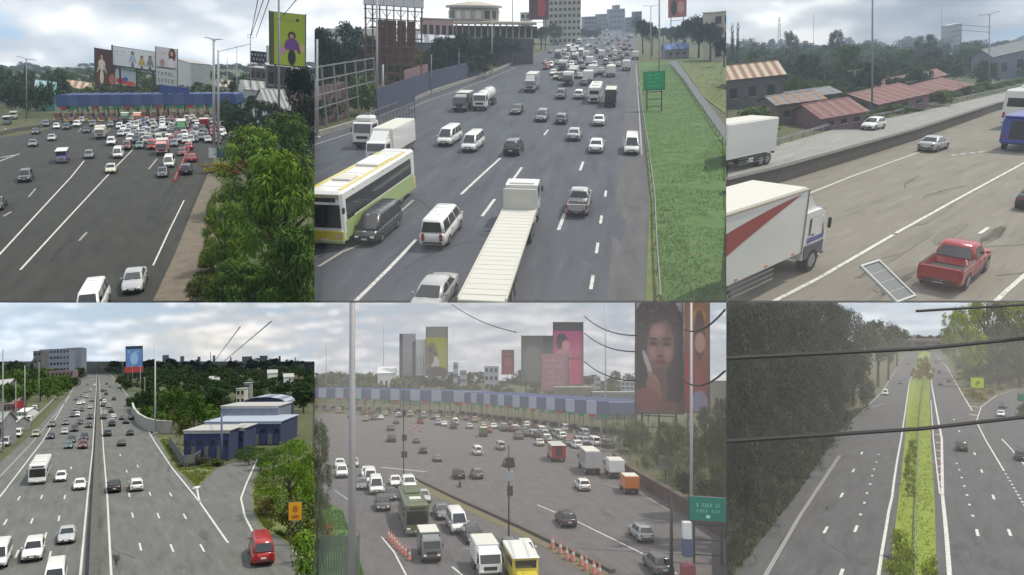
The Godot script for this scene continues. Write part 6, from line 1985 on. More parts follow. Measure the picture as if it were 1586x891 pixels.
func frame_fence(c: Dictionary, x0: float, x1: float, b0: float, b1: float, ty: float, n: int, label: String) -> void:
	var o := thing(c, "frame_fence", Transform3D(), label, "fence")
	var a := G(c, x0, b0)
	var b := G(c, x1, b1)
	var h := P(c, a, 104)
	var d := b - a
	var bs := Basis(Vector3.UP, atan2(d.x, d.z))
	for k in n + 1:
		var p := a.lerp(b, float(k) / n)
		part("post", bx(p + Vector3(0, h / 2, 0), Vector3(0.22, h, 0.22)), mats.steel, o)
	for y in [0.35, 0.55, 0.78, 0.98]: part("rail", bx((a + b) / 2 + Vector3(0, h * y, 0), Vector3(0.14, 0.16, d.length()), 0.0, bs), mats.steel, o)
	for k in n * 3: part("upright", bx(a.lerp(b, (k + 0.5) / (n * 3)) + Vector3(0, h * 0.66, 0), Vector3(0.07, h * 0.62, 0.07)), mats.steel_dark, o)
	fit(o, c)

func scaffold_board(c: Dictionary, x0: float, x1: float, y0: float, y1: float, by: float, label: String) -> void:
	var at := G(c, (x0 + x1) / 2, by)
	var w := (x1 - x0) * mpp(c, by)
	var top := P(c, at, y0)
	var bot := P(c, at, y1)
	var o := thing(c, "scaffold_billboard", Transform3D(plumb(c, at) * Basis(Vector3.UP, 0.15), at), label, "billboard")
	part("board", bx(Vector3(0, (top + bot) / 2, 0), Vector3(w, top - bot, 0.4)), mats.wall_slate, o)
	for k in 6: part("panel", bx(Vector3((k - 2.5) * w / 6, (top + bot) / 2, 0.24), Vector3(w / 6 - 0.06, top - bot - 0.3, 0.06)), mats.sign_white, o)
	for k in 9:
		for z in [-0.8, -3.2]: part("upright", bx(Vector3((k - 4) * w / 8.4, bot * 0.5, z), Vector3(0.24, bot, 0.24)), mats.steel_rust, o)
	for y in 9:
		part("ledger", bx(Vector3(0, bot * (0.16 + y * 0.1), -0.8), Vector3(w, 0.16, 0.16)), mats.steel_rust, o)
		part("ledger", bx(Vector3(0, bot * (0.16 + y * 0.1), -3.2), Vector3(w, 0.16, 0.16)), mats.steel_rust, o)
	for k in 8:
		var l := Vector2(w / 8.4, bot * 0.3).length()
		part("brace", bx(Vector3((k - 3.5) * w / 8.4, bot * 0.82, -0.6), Vector3(0.12, l, 0.12), 0.0, Basis(Vector3.BACK, 0.6 * (1 if k % 2 else -1))), mats.steel_rust, o)
	for k in 4: part("cloth", bx(Vector3((k - 1.2) * w / 6, bot * 0.6, -3.6), Vector3(w / 6.5, bot * 0.5, 0.06)), mats.wall_mauve, o)
	fit(o, c)

func pavilion(c: Dictionary) -> void:      # round upper storey on a long lower deck
	var at := G(c, 760, 100)
	var k := mpp(c, 100)
	var o := thing(c, "round_pavilion", Transform3D(plumb(c, at), at), "beige round pavilion with a flat cone roof on a long lower deck", "building")
	var h1 := P(c, at, 60)
	var h2 := P(c, at, 38)
	var h3 := P(c, at, 12)
	var h4 := P(c, at, 2)
	var w := 140 * k
	part("lower_storey", bx(Vector3(0, h1 * 0.5, -10), Vector3(w * 0.94, h1, 16)), mats.wall_dark, o)
	for q in 14:
		var col := part("column", bx(Vector3((q - 6.5) * w / 14.5, (h1 + h2) / 2, -2.2), Vector3(0.5, h2 - h1, 0.5)), mats.wall_beige, o)
		part("pane", bx(Vector3((q - 6.0) * w / 14.5, (h1 + h2) / 2, -2.6), Vector3(w / 18.0, (h2 - h1) * 0.8, 0.1)), mats.pane_dark, col)
	part("deck_roof", bx(Vector3(0, h2 + 0.5, -9), Vector3(w, 1.0, 20), 0.2), mats.wall_beige, o)
	var r := 42 * k
	part("drum", MB.new().smooth(1).cyl(Vector3(-6, h2 + 1, -9), Vector3(-6, h3, -9), r * 0.92, r * 0.92, 28).done(), mats.wall_beige, o)
	part("eaves", MB.new().cyl(Vector3(-6, h3, -9), Vector3(-6, h3 + 0.7, -9), r * 1.05, r * 1.05, 28).done(), mats.parapet, o)
	part("roof", MB.new().smooth(1).cyl(Vector3(-6, h3 + 0.7, -9), Vector3(-6, h4, -9), r * 1.02, r * 0.25, 28).done(), mats.wall_beige, o)
	for q in 8:
		var a := PI * (q + 0.5) / 8.0
		part("window", bx(Vector3(-6 + cos(a) * r * 0.93, (h2 + h3) / 2 + 0.4, -9 + sin(a) * r * 0.93), Vector3(r * 0.2, (h3 - h2) * 0.5, 0.3), 0.0, Basis(Vector3.UP, PI / 2 - a)), mats.pane_dark if q in [1, 2, 6] else mats.wall_white, o)
	fit(o, c)

# ---------------------------------------------------------------- bend
func bend_view() -> void:
	var c = cells.bend
	barrier(c, "median_wall", [1120, 305, 1197, 285, 1310, 250, 1415, 217, 1540, 172, 1700, 130], 1.15, 0.5, "concrete_dark", "dark concrete wall between the two carriageways", "wall", "concrete_dark")
	guard_rail(c, [1185, 232, 1290, 199, 1430, 169, 1600, 131], "green grey rail along the far carriageway")
	# houses
	house(c, 1118, 1212, 168, 120, 101, 10, "wall_dark", ["roof_rust", "roof_pale", "roof_rust", "roof_pale"], "house with a striped rusty sheet roof at the edge of the wood", 0.1, 16)
	house(c, 1205, 1275, 192, 158, 148, 8, "wall_brown", ["roof_grey", "roof_rust"], "brown hut with a grey sheet roof beside the bush", 0.2)
	house(c, 1272, 1342, 200, 178, 160, 9, "wall_mauve", ["roof_red", "roof_red_worn"], "low house with a dull red roof by the far carriageway", 0.35)
	house(c, 1356, 1446, 172, 153, 138, 14, "wall_mauve", ["roof_red_worn", "roof_red"], "long house with a worn pink red roof behind the tall pole", 0.5, 14)
	house(c, 1440, 1514, 150, 140, 127, 16, "wall_mauve", ["roof_red", "roof_red_worn", "roof_red"], "house with the widest red roof, right of the olive bush", 0.6, 14)
	house(c, 1210, 1300, 168, 150, 143, 10, "wall_dark", ["roof_grey"], "low grey roofed shed between the trees and the brown hut", 0.2)
	house(c, 1352, 1470, 138, 127, 118, 8, "wall_brown", ["roof_red_worn"], "dark building with a thin red eave under the trees", 0.4)
	house(c, 1540, 1620, 122, 78, 66, 12, "wall_slate", ["roof_grey"], "slate blue shed near the lamp post", 0.3)
	house(c, 1575, 1640, 112, 76, 64, 12, "wall_slate", ["roof_red", "roof_rust"], "shed with a rust red roof at the edge", 0.3)
	house(c, 1460, 1490, 110, 92, 84, 8, "wall_white", ["parapet", "roof_grey"], "white cottage glimpsed between the trees", 0.2, 6)
	building(c, 1470, 1489, 90, 37, 14, "wall_grey", 7, 4, "grey tower block rising over the wood", "building", 0.2)
	# wood: far mass, then trees one can tell apart
	woods(c, "woods", belt(1110, 1640, 110, 88, 104, 20, 42, 26), "leaf_blue")
	woods(c, "woods", belt(1130, 1640, 120, 104, 126, 26, 48, 30), "leaf_dark")
	woods(c, "woods", belt(1130, 1640, 50, 104, 126, 22, 44, 26), "leaf_green")
	woods(c, "woods", belt(1190, 1480, 60, 124, 148, 26, 46, 30), "leaf_dark")
	woods(c, "woods", belt(1205, 1350, 26, 140, 158, 20, 34, 24), "leaf_green")
	for t in [[1134, 118, 25, 14], [1143, 118, 23, 13]]: tree(c, t[0], t[1], t[2], t[3], "column", "leaf_deep", "dark slender cypress, one of a pair above the rusty roof", "pair of cypresses above the rusty roof", "cypress")
	var big := [[1224, 112, 42, 34, "dense", "leaf_dark", "dark round tree standing up from the wood near the lattice tower"], [1297, 112, 40, 42, "dense", "leaf_deep", "dark tree crown on the skyline left of the tall pole"],
		[1433, 112, 50, 44, "dense", "leaf_dark", "broad dark tree on the skyline left of the tower block"], [1172, 128, 74, 44, "dense", "leaf_green", "light green tree behind the striped rusty roof"], [1252, 142, 78, 50, "dense", "leaf_dark", "dark dense tree above the grey shed"],
		[1310, 140, 66, 60, "dense", "leaf_green", "big green tree in the middle of the wood"], [1342, 150, 92, 50, "dense", "leaf_deep", "dark tree at the foot of the tall pole"], [1400, 128, 70, 56, "dense", "leaf_green", "sunlit green tree right of the tall pole"],
		[1442, 124, 74, 64, "dense", "leaf_deep", "round black green tree right of the sunlit one"], [1510, 118, 66, 64, "dense", "leaf_green", "green tree beside the lamp post"], [1530, 132, 90, 40, "dense", "leaf_dark", "dark tree right of the widest red roof"],
		[1240, 162, 112, 40, "bush", "leaf_green", "low green tree behind the brown hut"], [1295, 164, 120, 34, "dense", "leaf_green", "small leafy tree above the dull red roof"], [1570, 98, 62, 40, "dense", "leaf_dark", "dark tree behind the slate blue shed"]]
	for t in big: tree(c, t[0], t[1], t[2], t[3], t[4], t[5], t[6])
	tree(c, 1172, 206, 160, 72, "bush", "leaf_green", "round bright bush in front of the rusty roofed house", "", "shrub")
	tree(c, 1450, 164, 136, 52, "bush", "leaf_olive", "olive bush between the two big red roofs", "", "shrub")
	tree(c, 1268, 154, 141, 34, "bush", "leaf_lime", "low lime green shrub on the shed roof edge", "", "shrub")
	for k in 20: tree(c, 1330 + k * 14.5, 186 - k * 3.3 + rng.randf() * 3, 172 - k * 3.1, 26, "bush", "leaf_green" if k % 3 else "leaf_olive", "%s low shrub from the tall pole, in the hedge strip along the far carriageway" % NTH[k], "shrubs along the far carriageway", "shrub")
	var fringe := [[1222, 178, 160, 26], [1262, 186, 168, 24], [1330, 176, 154, 30], [1345, 190, 176, 28], [1372, 180, 164, 26], [1398, 176, 160, 30], [1425, 170, 152, 28], [1462, 158, 138, 34], [1492, 150, 130, 34], [1522, 142, 124, 30]]
	for i in fringe.size(): tree(c, fringe[i][0], fringe[i][1], fringe[i][2], fringe[i][3], "bush", "leaf_green" if i % 2 else "leaf_dark", "%s leafy shrub from the brown hut, against the red roofed houses" % NTH[i], "shrubs against the red roofed houses", "shrub")
	# posts and masts
	post(c, "lamp_post", 1351, 172, -30, 0.17, "pole_grey", "tall grey pole standing before the wood", "lamp post")
	post(c, "lamp_post", 1532, 140, 18, 0.13, "pole_grey", "grey lamp post with two arms over the slate blue shed", "lamp post", 2, "", 1.6)
	post(c, "radio_mast", 1458, 92, 5, 0.16, "pole_dark", "thin radio mast left of the tower block", "mast")
	post(c, "radio_mast", 1260, 92, 21, 0.2, "pole_dark", "thin dark mast on the skyline", "mast")
	lattice(c, 1207, 92, 26, "lattice tower on the skyline above the cypress pair")
	post(c, "street_light", 1324, 148, 108, 0.07, "pole_pale", "small pale street light among the trees left of the tall pole", "lamp post", 2, "", 0.8)
	for k in 2: cable(c, [[1480, 38 + k * 8, 190], [1534, 42 + k * 8, 150]], 0.05, "thin power cable behind the two armed lamp post", "power cables by the two armed lamp post")
	solar_panel(c)
	# the lorry's red swoosh and the cracked patches are print
	swoosh(c)

func lattice(c: Dictionary, px: float, by: float, ty: float, label: String) -> void:
	var at := G(c, px, by)
	var h := P(c, at, ty)
	var o := thing(c, "lattice_tower", Transform3D(plumb(c, at), at), label, "tower")
	for sx in [-1.0, 1.0]:
		for sz in [-1.0, 1.0]: part("leg", MB.new().cyl(Vector3(sx * 1.5, 0, sz * 1.5), Vector3(sx * 0.3, h, sz * 0.3), 0.16, 0.1, 5).done(), mats.pole_dark, o)
	for k in 7:
		var w := lerpf(1.4, 0.35, k / 6.0) * 2
		part("brace", bx(Vector3(0, h * (0.2 + k * 0.12), 0), Vector3(w, 0.14, w)), mats.pole_dark, o)
	for k in 3: part("cross_arm", bx(Vector3(0, h * (0.72 + 0.1 * k), 0), Vector3(4.0, 0.16, 0.16)), mats.pole_dark, o)
	fit(o, c)

func solar_panel(c: Dictionary) -> void:
	# a panel on an arm just below the camera: three corners in the air, the lower edge nearer
	var d := 15.0
	var a := spot(c, 1336.6, 412.7, d)
	var b := spot(c, 1364, 404, d + 0.25)
	var f := spot(c, 1385, 470, d - 0.6)
	var e := b + f - a
	var mid := (a + b + e + f) / 4
	var x := ((b - a) + (e - f)).normalized()
	var y := ((a - f) + (b - e)).normalized()
	var z := x.cross(y).normalized()
	var bs := Basis(x, z.cross(x), z)
	var w := ((b - a).length() + (e - f).length()) / 2
	var h := ((a - f).length() + (b - e).length()) / 2
	var o := thing(c, "solar_panel", Transform3D(bs, mid), "grey solar panel with a pale frame over the near lane edge", "solar panel")
	part("panel", bx(Vector3.ZERO, Vector3(w, h, 0.03)), mats.solar_grey, o)
	for s in [-1.0, 1.0]:
		part("frame", bx(Vector3(s * w / 2, 0, 0.01), Vector3(0.05, h + 0.05, 0.07), 0.01), mats.pole_pale, o)
		part("frame", bx(Vector3(0, s * h / 2, 0.01), Vector3(w, 0.05, 0.07), 0.01), mats.pole_pale, o)
	for q in 3: part("cell_gap", bx(Vector3(0, (q - 1) * h / 4, 0.018), Vector3(w * 0.96, 0.008, 0.008)), mats.pole_pale, o)
	part("arm", MB.new().cyl(Vector3(0, -h * 0.1, -0.05), Vector3(w * 2.2, h * 0.3, -1.2), 0.04, 0.04, 8).done(), mats.pole_pale, o)
	fit(o, c)

func swoosh(c: Dictionary) -> void:
	for o in get_children():
		if o.has_meta("label") and str(o.get_meta("label")).begins_with("white box lorry with a red swoosh"):
			var zf := 2.35
			var zb := -4.4
			var top := []
			var low := []
			for k in 13:
				var f := k / 12.0
				top.append(Vector3(-1.212, lerpf(2.75, 3.55, f * (1.6 - 0.6 * f)), lerpf(zb, zf - 0.5, f)))
				low.append(Vector3(-1.212, lerpf(1.55, 3.55, pow(f, 0.8)) , lerpf(zb, zf - 0.5, f)))
			for s in [1.0, -1.0]:
				var mb := MB.new()
				for k in 12: mb.quad(top[k] * Vector3(s, 1, 1), top[k + 1] * Vector3(s, 1, 1), low[k + 1] * Vector3(s, 1, 1), low[k] * Vector3(s, 1, 1), Vector3(-s, 0, 0))
				part("red_swoosh", mb.done(), mats.swoosh_red, o)
			fit(o, c)

# ---------------------------------------------------------------- interchange
func ramp_view() -> void:
	var c = cells.ramp
	barrier(c, "median_barrier", [143, 915, 145, 830, 148, 740, 150, 680, 151.5, 600, 150.6, 562], 0.95, 0.75, "concrete_dark", "dark median barrier down the middle of the divided motorway", "barrier")
	barrier(c, "kerb_wall", [-30, 722, 30, 672, 75, 628, 110, 590, 128, 570], 0.8, 0.4, "concrete", "low wall between the motorway and the service road", "wall")
	# left: mall, trees, shops
	building(c, 64, 104, 588, 541, 30, "wall_slate", 5, 9, "long grey blue mall block left of the vanishing motorway", "building", 0.1)
	building(c, 104, 124, 586, 539, 30, "wall_slate", 0, 0, "pale blue end block of the mall", "building", 0.1)
	building(c, 52, 63, 590, 544, 20, "wall_dark", 4, 2, "dark block left of the long mall", "building")
	building(c, 70, 110, 600, 575, 18, "wall_mauve", 2, 8, "low reddish block in front of the mall", "building", 0.1)
	woods(c, "woods", belt(-60, 124, 80, 574, 604, 12, 28, 16), "leaf_dark")
	woods(c, "woods", belt(-50, 104, 50, 604, 638, 22, 40, 18, -18), "leaf_green")
	var road5 := by_column([[14, 640, 592, 30], [40, 632, 596, 28], [62, 622, 590, 26], [82, 612, 588, 22], [-12, 655, 594, 34]])
	for i in road5.size():
		var t = road5[i]
		tree(c, t[0], t[1], t[2], t[3], "broad", "leaf_green","%s green roadside tree from the view edge, behind the shop roofs" % NTH[i], "roadside trees behind the shop roofs")
	house(c, 0, 24, 668, 656, 648, 6, "wall_grey", ["sign_white", "parapet"], "shop with a white sheet roof on the service road", -0.3, 8)
	house(c, -14, 2, 690, 654, 640, 6, "wall_grey", ["parapet", "roof_grey"], "grey shop at the edge of the view", -0.2, 8)
	house(c, 28, 42, 646, 638, 633, 6, "wall_white", ["sign_white"], "small white roofed stall beside the service road", -0.3, 6)
	house(c, 4, 24, 640, 626, 618, 6, "wall_mauve", ["roof_red_worn", "roof_grey"], "pinkish shop behind the red sign", -0.2, 8)
	billboard(c, 23, 35, 621, 632, 655, mats.sign_red, "small red shop sign beside the service road", 0.0, 1, "shop_sign", "", "sign")
	house(c, -6, 12, 618, 596, 588, 12, "wall_dark", ["parapet"], "pale roof in the trees at the edge of the view", 0.0, 6)
	for t in [[38, 655, 566, "tall grey lamp post behind the shops", 0.2], [24, 668, 590, "thin pole beside the red shop sign", 0.14], [4, 700, 540, "pole at the edge of the view by the grey shop", 0.16], [60, 640, 560, "thin pole before the dark block of the mall", 0.12]]:
		post(c, "utility_pole", t[0], t[1], t[2], t[4], "pole_grey", t[3], "utility pole")
	# right: sign tower, woods, sheds
	var b := canvas(48, 72, Color(0.36, 0.52, 0.72), Color(0.32, 0.48, 0.70))
	bar(b, 0, 0, 1, 0.14, Color(0.10, 0.16, 0.24)); dab(b, 0.5, 0.6, 0.25, 0.3, Color(0.55, 0.68, 0.82)); glyphs(b, 0.15, 0.25, 0.7, 0.08, 5, Color(0.7, 0.8, 0.9), 12)
	billboard(c, 196, 219, 536, 568, 602, print_mat("blue_tower", b), "blue billboard with a dark top edge beside the motorway", 0.0, 2)
	billboard(c, 194, 220, 568, 577, 604, mats.sign_red, "flat red sign under the blue billboard", 0.0, 2)
	post(c, "lamp_post", 240, 672, 530, 0.24, "pole_pale", "tall pale lamp post between the motorway and the trees", "lamp post", 0)
	for t in [[205, 610, 556, 0.1], [217, 630, 566, 0.12], [190, 600, 556, 0.1], [224, 640, 584, 0.12]]: post(c, "utility_pole", t[0], t[1], t[2], t[3], "pole_grey", "%s thin grey pole from the far end, along the outbound lanes" % {190: "first", 205: "second", 217: "third", 224: "fourth"}[int(t[0])], "utility pole", 0, "thin poles along the outbound lanes")
	woods(c, "woods", belt(168, 490, 110, 568, 586, 8, 18, 16), "leaf_blue")
	woods(c, "woods", belt(185, 490, 100, 586, 608, 14, 28, 20), "leaf_dark")
	woods(c, "woods", belt(205, 490, 80, 606, 640, 18, 32, 22), "leaf_dark")
	woods(c, "woods", belt(226, 335, 40, 634, 668, 22, 40, 24), "leaf_green")
	for t in [[232, 652, 600, 34, "leaf_dark", "dark roadside tree behind the tall pale lamp post"], [268, 660, 592, 44, "leaf_green", "green round tree above the curved white wall"], [300, 672, 600, 40, "leaf_green", "green tree between the curved wall and the blue shed"],
			[335, 655, 594, 46, "leaf_dark", "dark tree behind the big blue and grey warehouse"], [285, 690, 640, 34, "leaf_olive", "olive tree at the end of the curved white wall"], [470, 640, 596, 50, "leaf_dark", "dark tree behind the end of the warehouse"], [440, 622, 590, 36, "leaf_dark", "dark tree over the arched roof"]]:
		tree(c, t[0], t[1], t[2], t[3], "broad", t[4], t[5])
	var villas := [[325, 606, 600], [415, 596, 604], [440, 602, 610]]
	for i in 3: house(c, villas[i][0], villas[i][0] + 14, villas[i][2], villas[i][1] - 18, villas[i][1] - 23, 8, "wall_white", ["parapet"], "%s white villa from the motorway, in the distant woods" % NTH[i], 0.2, 5, "white villas in the distant woods")
	# a mound of pale town far off
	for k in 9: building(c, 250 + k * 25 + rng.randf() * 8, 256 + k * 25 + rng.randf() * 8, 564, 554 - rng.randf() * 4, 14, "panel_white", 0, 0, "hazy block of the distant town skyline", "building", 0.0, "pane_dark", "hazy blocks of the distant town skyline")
	# curved white wall of the flyover
	barrier(c, "flyover_wall", [203, 634, 207, 648, 214, 658, 226, 666, 243, 671, 265, 672], 3.4, 0.5, "concrete", "pale curved flyover wall beside the outbound lanes", "wall", "concrete_pale")
	# blue sheds
	shed(c, 285, 352, 714, 668, 12, "wall_blue", "parapet", 7, "dark blue shed with a pale eave at the ramp corner")
	shed(c, 354, 376, 706, 664, 10, "wall_blue", "parapet", 3, "small blue shed right of the corner shed")
	shed(c, 318, 432, 690, 654, 20, "wall_blue", "panel_white", 11, "big warehouse with a blue lower wall")
	shed(c, 342, 428, 678, 630, 16, "wall_slate", "parapet", 9, "grey hall standing above the blue warehouse")
	arched_roof(c)
	building(c, 366, 378, 640, 603, 8, "wall_beige", 3, 2, "little beige tower beside the arched roof", "building")
	building(c, 378, 386, 632, 594, 8, "wall_grey", 3, 2, "little grey tower beside the arched roof", "building")
	post(c, "lamp_post", 343, 716, 640, 0.26, "panel_slate", "blue grey post at the front of the dark blue shed", "lamp post")
	barrier(c, "hedge_fence", [262, 690, 284, 724, 300, 722, 318, 708, 352, 704], 2.2, 0.2, "wall_dark", "dark fence behind the grass corner of the ramp", "fence")
	tree(c, 300, 722, 702, 48, "bush", "leaf_grey", "grey green bush at the ramp corner", "", "shrub")
	tree(c, 330, 722, 708, 40, "bush", "leaf_olive", "olive bush at the tip of the ramp corner", "", "shrub")
	for t in [[385, 722, 688, 34], [404, 730, 690, 40], [372, 716, 694, 26]]: tree(c, t[0], t[1], t[2], t[3], "fine", "leaf_green", "%s sapling hiding the foot of the blue warehouse" % {385: "middle", 404: "tallest", 372: "smallest"}[int(t[0])], "saplings before the blue warehouse")
	# the tree at the slip road, scrub and yellow sign
	tree(c, 452, 800, 676, 120, "fine", "leaf_bright", "big feathery tree beside the slip road", "", "feathery_tree")
	tree(c, 482, 780, 700, 80, "fine", "leaf_green", "feathery tree cut by the edge behind the yellow sign", "", "feathery_tree")
	tree(c, 424, 745, 692, 56, "fine", "leaf_green", "smaller feathery tree behind the slip road bend", "", "feathery_tree")
	tree(c, 476, 905, 810, 64, "bush", "leaf_bright", "bright bush behind the yellow sign", "", "shrub")
	tree(c, 470, 830, 760, 70, "bush", "leaf_olive", "olive bush left of the yellow sign", "", "shrub")
	tree(c, 412, 800, 768, 34, "bush", "leaf_tan", "dry tan bush at the inner bend of the slip road", "", "shrub")
	var y := canvas(48, 72, Color(0.80, 0.58, 0.06), Color(0.78, 0.54, 0.05))
	dab(y, 0.5, 0.4, 0.22, 0.2, Color(0.60, 0.38, 0.04)); dab(y, 0.5, 0.82, 0.3, 0.1, Color(0.55, 0.35, 0.05))
	billboard(c, 447, 467, 778, 806, 846, print_mat("yellow_sign", y), "yellow warning sign beside the slip road", 0.0, 2, "road_sign", "", "sign")
	for l in [[337, 568, 420, 498], [330, 562, 372, 506]]: cable(c, [[l[0], l[1], 320], [l[2], l[3], 130]], 0.10, "%s dark power cable rising across the pale sky" % ["lower, longer" if l[0] == 337 else "upper, shorter"], "power cables over the distant woods")
	post(c, "radio_mast", 326, 580, 545, 0.5, "pole_dark", "short dark mast on the wooded skyline", "mast")

func shed(c: Dictionary, x0: float, x1: float, by: float, ty: float, deep: float, wall: String, trim: String, bays: int, label: String) -> void:
	var at := G(c, (x0 + x1) / 2, by)
	var w := (x1 - x0) * mpp(c, by)
	var h := P(c, at, ty)
	var o := thing(c, "warehouse", Transform3D(Basis(Vector3.UP, atan2(-at.x, -at.z) * 0.4 - 0.05), at), label, "warehouse")
	part("wall", bx(Vector3(0, h / 2, -deep / 2), Vector3(w, h, deep)), mats[wall], o)
	part("roof", bx(Vector3(0, h + 0.12, -deep / 2), Vector3(w + 0.6, 0.24, deep + 0.6), 0.05), mats[trim], o)
	part("eave", bx(Vector3(0, h - 0.25, 0.06), Vector3(w + 0.3, 0.5, 0.12), 0.02), mats[trim], o)
	var s := w / bays
	for k in bays:
		part("cladding_panel", bx(Vector3((k + 0.5) * s - w / 2, h * 0.45, 0.03), Vector3(s * 0.94, h * 0.86, 0.08), 0.02), mats[wall], o)
		if k % 2 == 1: part("shutter", bx(Vector3((k + 0.5) * s - w / 2, h * 0.25, 0.09), Vector3(s * 0.7, h * 0.46, 0.08), 0.02), mats.wall_dark, o)
		else: part("window", bx(Vector3((k + 0.5) * s - w / 2, h * 0.62, 0.09), Vector3(s * 0.6, h * 0.16, 0.06)), mats.pane_dark, o)
	fit(o, c)

func arched_roof(c: Dictionary) -> void:
	var at := G(c, 408, 652)
	var k := mpp(c, 652)
	var w := 68 * k
	var h := P(c, at, 627)
	var top := P(c, at, 616)
	var o := thing(c, "arched_hall", Transform3D(Basis(Vector3.UP, 0.15), at), "hall with a pale arched roof behind the grey one", "building")
	part("wall", bx(Vector3(0, h / 2, -9), Vector3(w * 0.96, h, 18)), mats.wall_blue, o)
	var pts := []
	for j in 11:
		var a := PI * j / 10.0
		pts.append(Vector3(cos(a) * w / 2, h + sin(a) * (top - h), 0))
	part("gable", MB.new().prism(pts, Vector3(0, 0, -18)).done(), mats.wall_blue, o)
	for j in 10:
		var m: Vector3 = (pts[j] + pts[j + 1]) / 2
		var d: Vector3 = pts[j + 1] - pts[j]
		part("roof_panel", bx(m + Vector3(0, 0.18, -9), Vector3(d.length() * 1.04, 0.18, 19), 0.0, Basis(Vector3.BACK, atan2(d.y, d.x))), mats.panel_white if j % 2 else mats.wall_slate, o)
	fit(o, c)

# ---------------------------------------------------------------- toll plaza exit
func plaza_view() -> void:
	var c = cells.plaza
	toll_plaza(c, 480, 634, 720, 646, 16, 6.6, 11.6, 22.0, ["panel_slate", "panel_white", "panel_blue", "booth_dark", "booth_tan"], "farther half of the long blue grey toll canopy")
	toll_plaza(c, 720, 646, 945, 676, 17, 6.6, 11.0, 22.0, ["panel_slate", "panel_white", "panel_blue", "booth_dark", "booth_tan"], "nearer half of the long blue grey toll canopy, toward the face billboard")
	barrier(c, "barrier_wall", [952, 716, 976, 740, 1010, 762, 1064, 796, 1130, 838], 2.2, 0.9, "barrier_brown", "brown barrier wall along the bend of the plaza road", "wall", "barrier_brown")
	# skyline and boards
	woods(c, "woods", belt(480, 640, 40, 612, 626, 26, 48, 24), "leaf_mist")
	woods(c, "woods", belt(600, 960, 40, 616, 632, 14, 30, 26), "leaf_olive")
	woods(c, "woods", belt(480, 1000, 50, 600, 606, 14, 34, 26), "leaf_grey")
	var blocks := by_column([[702, 709, 562], [712, 722, 574], [750, 772, 568], [922, 930, 584], [962, 982, 592]])
	for i in blocks.size():
		var t = blocks[i]
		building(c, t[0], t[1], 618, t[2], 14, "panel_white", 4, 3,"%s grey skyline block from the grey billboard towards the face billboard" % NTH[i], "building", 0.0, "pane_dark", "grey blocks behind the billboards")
	house(c, 585, 612, 618, 578, 568, 10, "wall_white", ["sign_white"], "white roof among the trees left of the grey boards", 0.0, 6)
	var g1 := canvas(48, 96, Color(0.55, 0.56, 0.60), Color(0.45, 0.46, 0.50))
	bar(g1, 0, 0, 0.2, 1, Color(0.22, 0.22, 0.25)); bar(g1, 0.85, 0.2, 0.15, 0.8, Color(0.2, 0.2, 0.23))
	billboard(c, 619, 643, 517, 582, 618, print_mat("grey_blank", g1), "blank grey billboard, tallest at the far end of the canopy", 0.0, 2)
	var g2 := canvas(48, 96, Color(0.72, 0.72, 0.72), Color(0.60, 0.60, 0.62))
	for i in 3: bar(g2, 0.1 + 0.3 * i, 0.45, 0.12, 0.5, Color(0.5, 0.5, 0.53))
	billboard(c, 644, 660, 526, 582, 618, print_mat("pale_blank", g2), "narrow pale billboard between the grey and the yellow one", 0.0, 2)
	var yb := canvas(80, 180, Color(0.48, 0.48, 0.46), Color(0.46, 0.46, 0.44))
	yb.fill_rect(Rect2i(0, 40, 80, 120), Color(0.60, 0.60, 0.16))
	dab(yb, 0.25, 0.62, 0.3, 0.3, Color(0.42, 0.42, 0.25)); dab(yb, 0.2, 0.48, 0.12, 0.06, Color(0.22, 0.16, 0.15)); dab(yb, 0.42, 0.56, 0.1, 0.05, Color(0.3, 0.24, 0.22)); dab(yb, 0.42, 0.75, 0.2, 0.14, Color(0.72, 0.71, 0.70)); dab(yb, 0.2, 0.66, 0.16, 0.12, Color(0.40, 0.32, 0.34)); dab(yb, 0.5, 0.92, 0.5, 0.1, Color(0.28, 0.28, 0.27))
	billboard(c, 660, 693, 506, 582, 618, print_mat("yellow_pair", yb), "yellow green billboard of two seated figures", 0.0, 2)
	var rb := canvas(40, 84, Color(0.36, 0.10, 0.12), Color(0.55, 0.22, 0.24))
	glyphs(rb, 0.2, 0.15, 0.6, 0.06, 4, Color(0.7, 0.4, 0.4), 31); dab(rb, 0.5, 0.5, 0.3, 0.2, Color(0.60, 0.24, 0.26))
	billboard(c, 777, 796, 542, 580, 618, print_mat("small_red", rb), "small red billboard in front of the grey blocks", 0.0, 1)
	var db := canvas(72, 110, Color(0.30, 0.32, 0.32), Color(0.34, 0.35, 0.35))
	dab(db, 0.35, 0.6, 0.3, 0.4, Color(0.40, 0.42, 0.42)); bar(db, 0.7, 0, 0.3, 1, Color(0.20, 0.20, 0.24))
	billboard(c, 808, 856, 520, 592, 622, print_mat("dark_grey", db), "dark grey billboard left of the pink one", 0.0, 2)
	var pk := canvas(96, 200, Color(0.66, 0.24, 0.46), Color(0.74, 0.26, 0.42))
	bar(pk, 0, 0, 1, 0.14, Color(0.24, 0.22, 0.24)); dab(pk, 0.28, 0.32, 0.2, 0.14, Color(0.24, 0.12, 0.20)); dab(pk, 0.42, 0.38, 0.14, 0.09, Color(0.78, 0.52, 0.52)); dab(pk, 0.32, 0.6, 0.3, 0.18, Color(0.72, 0.46, 0.52)); bar(pk, 0.3, 0.56, 0.7, 0.05, Color(0.6, 0.16, 0.3)); bar(pk, 0.58, 0.62, 0.4, 0.32, Color(0.75, 0.22, 0.38))
	billboard(c, 857, 903, 499, 596, 630, print_mat("pink_profile", pk), "tall pink billboard of a person in profile", 0.0, 2)
	var pl := canvas(80, 100, Color(0.62, 0.42, 0.48), Color(0.58, 0.40, 0.45))
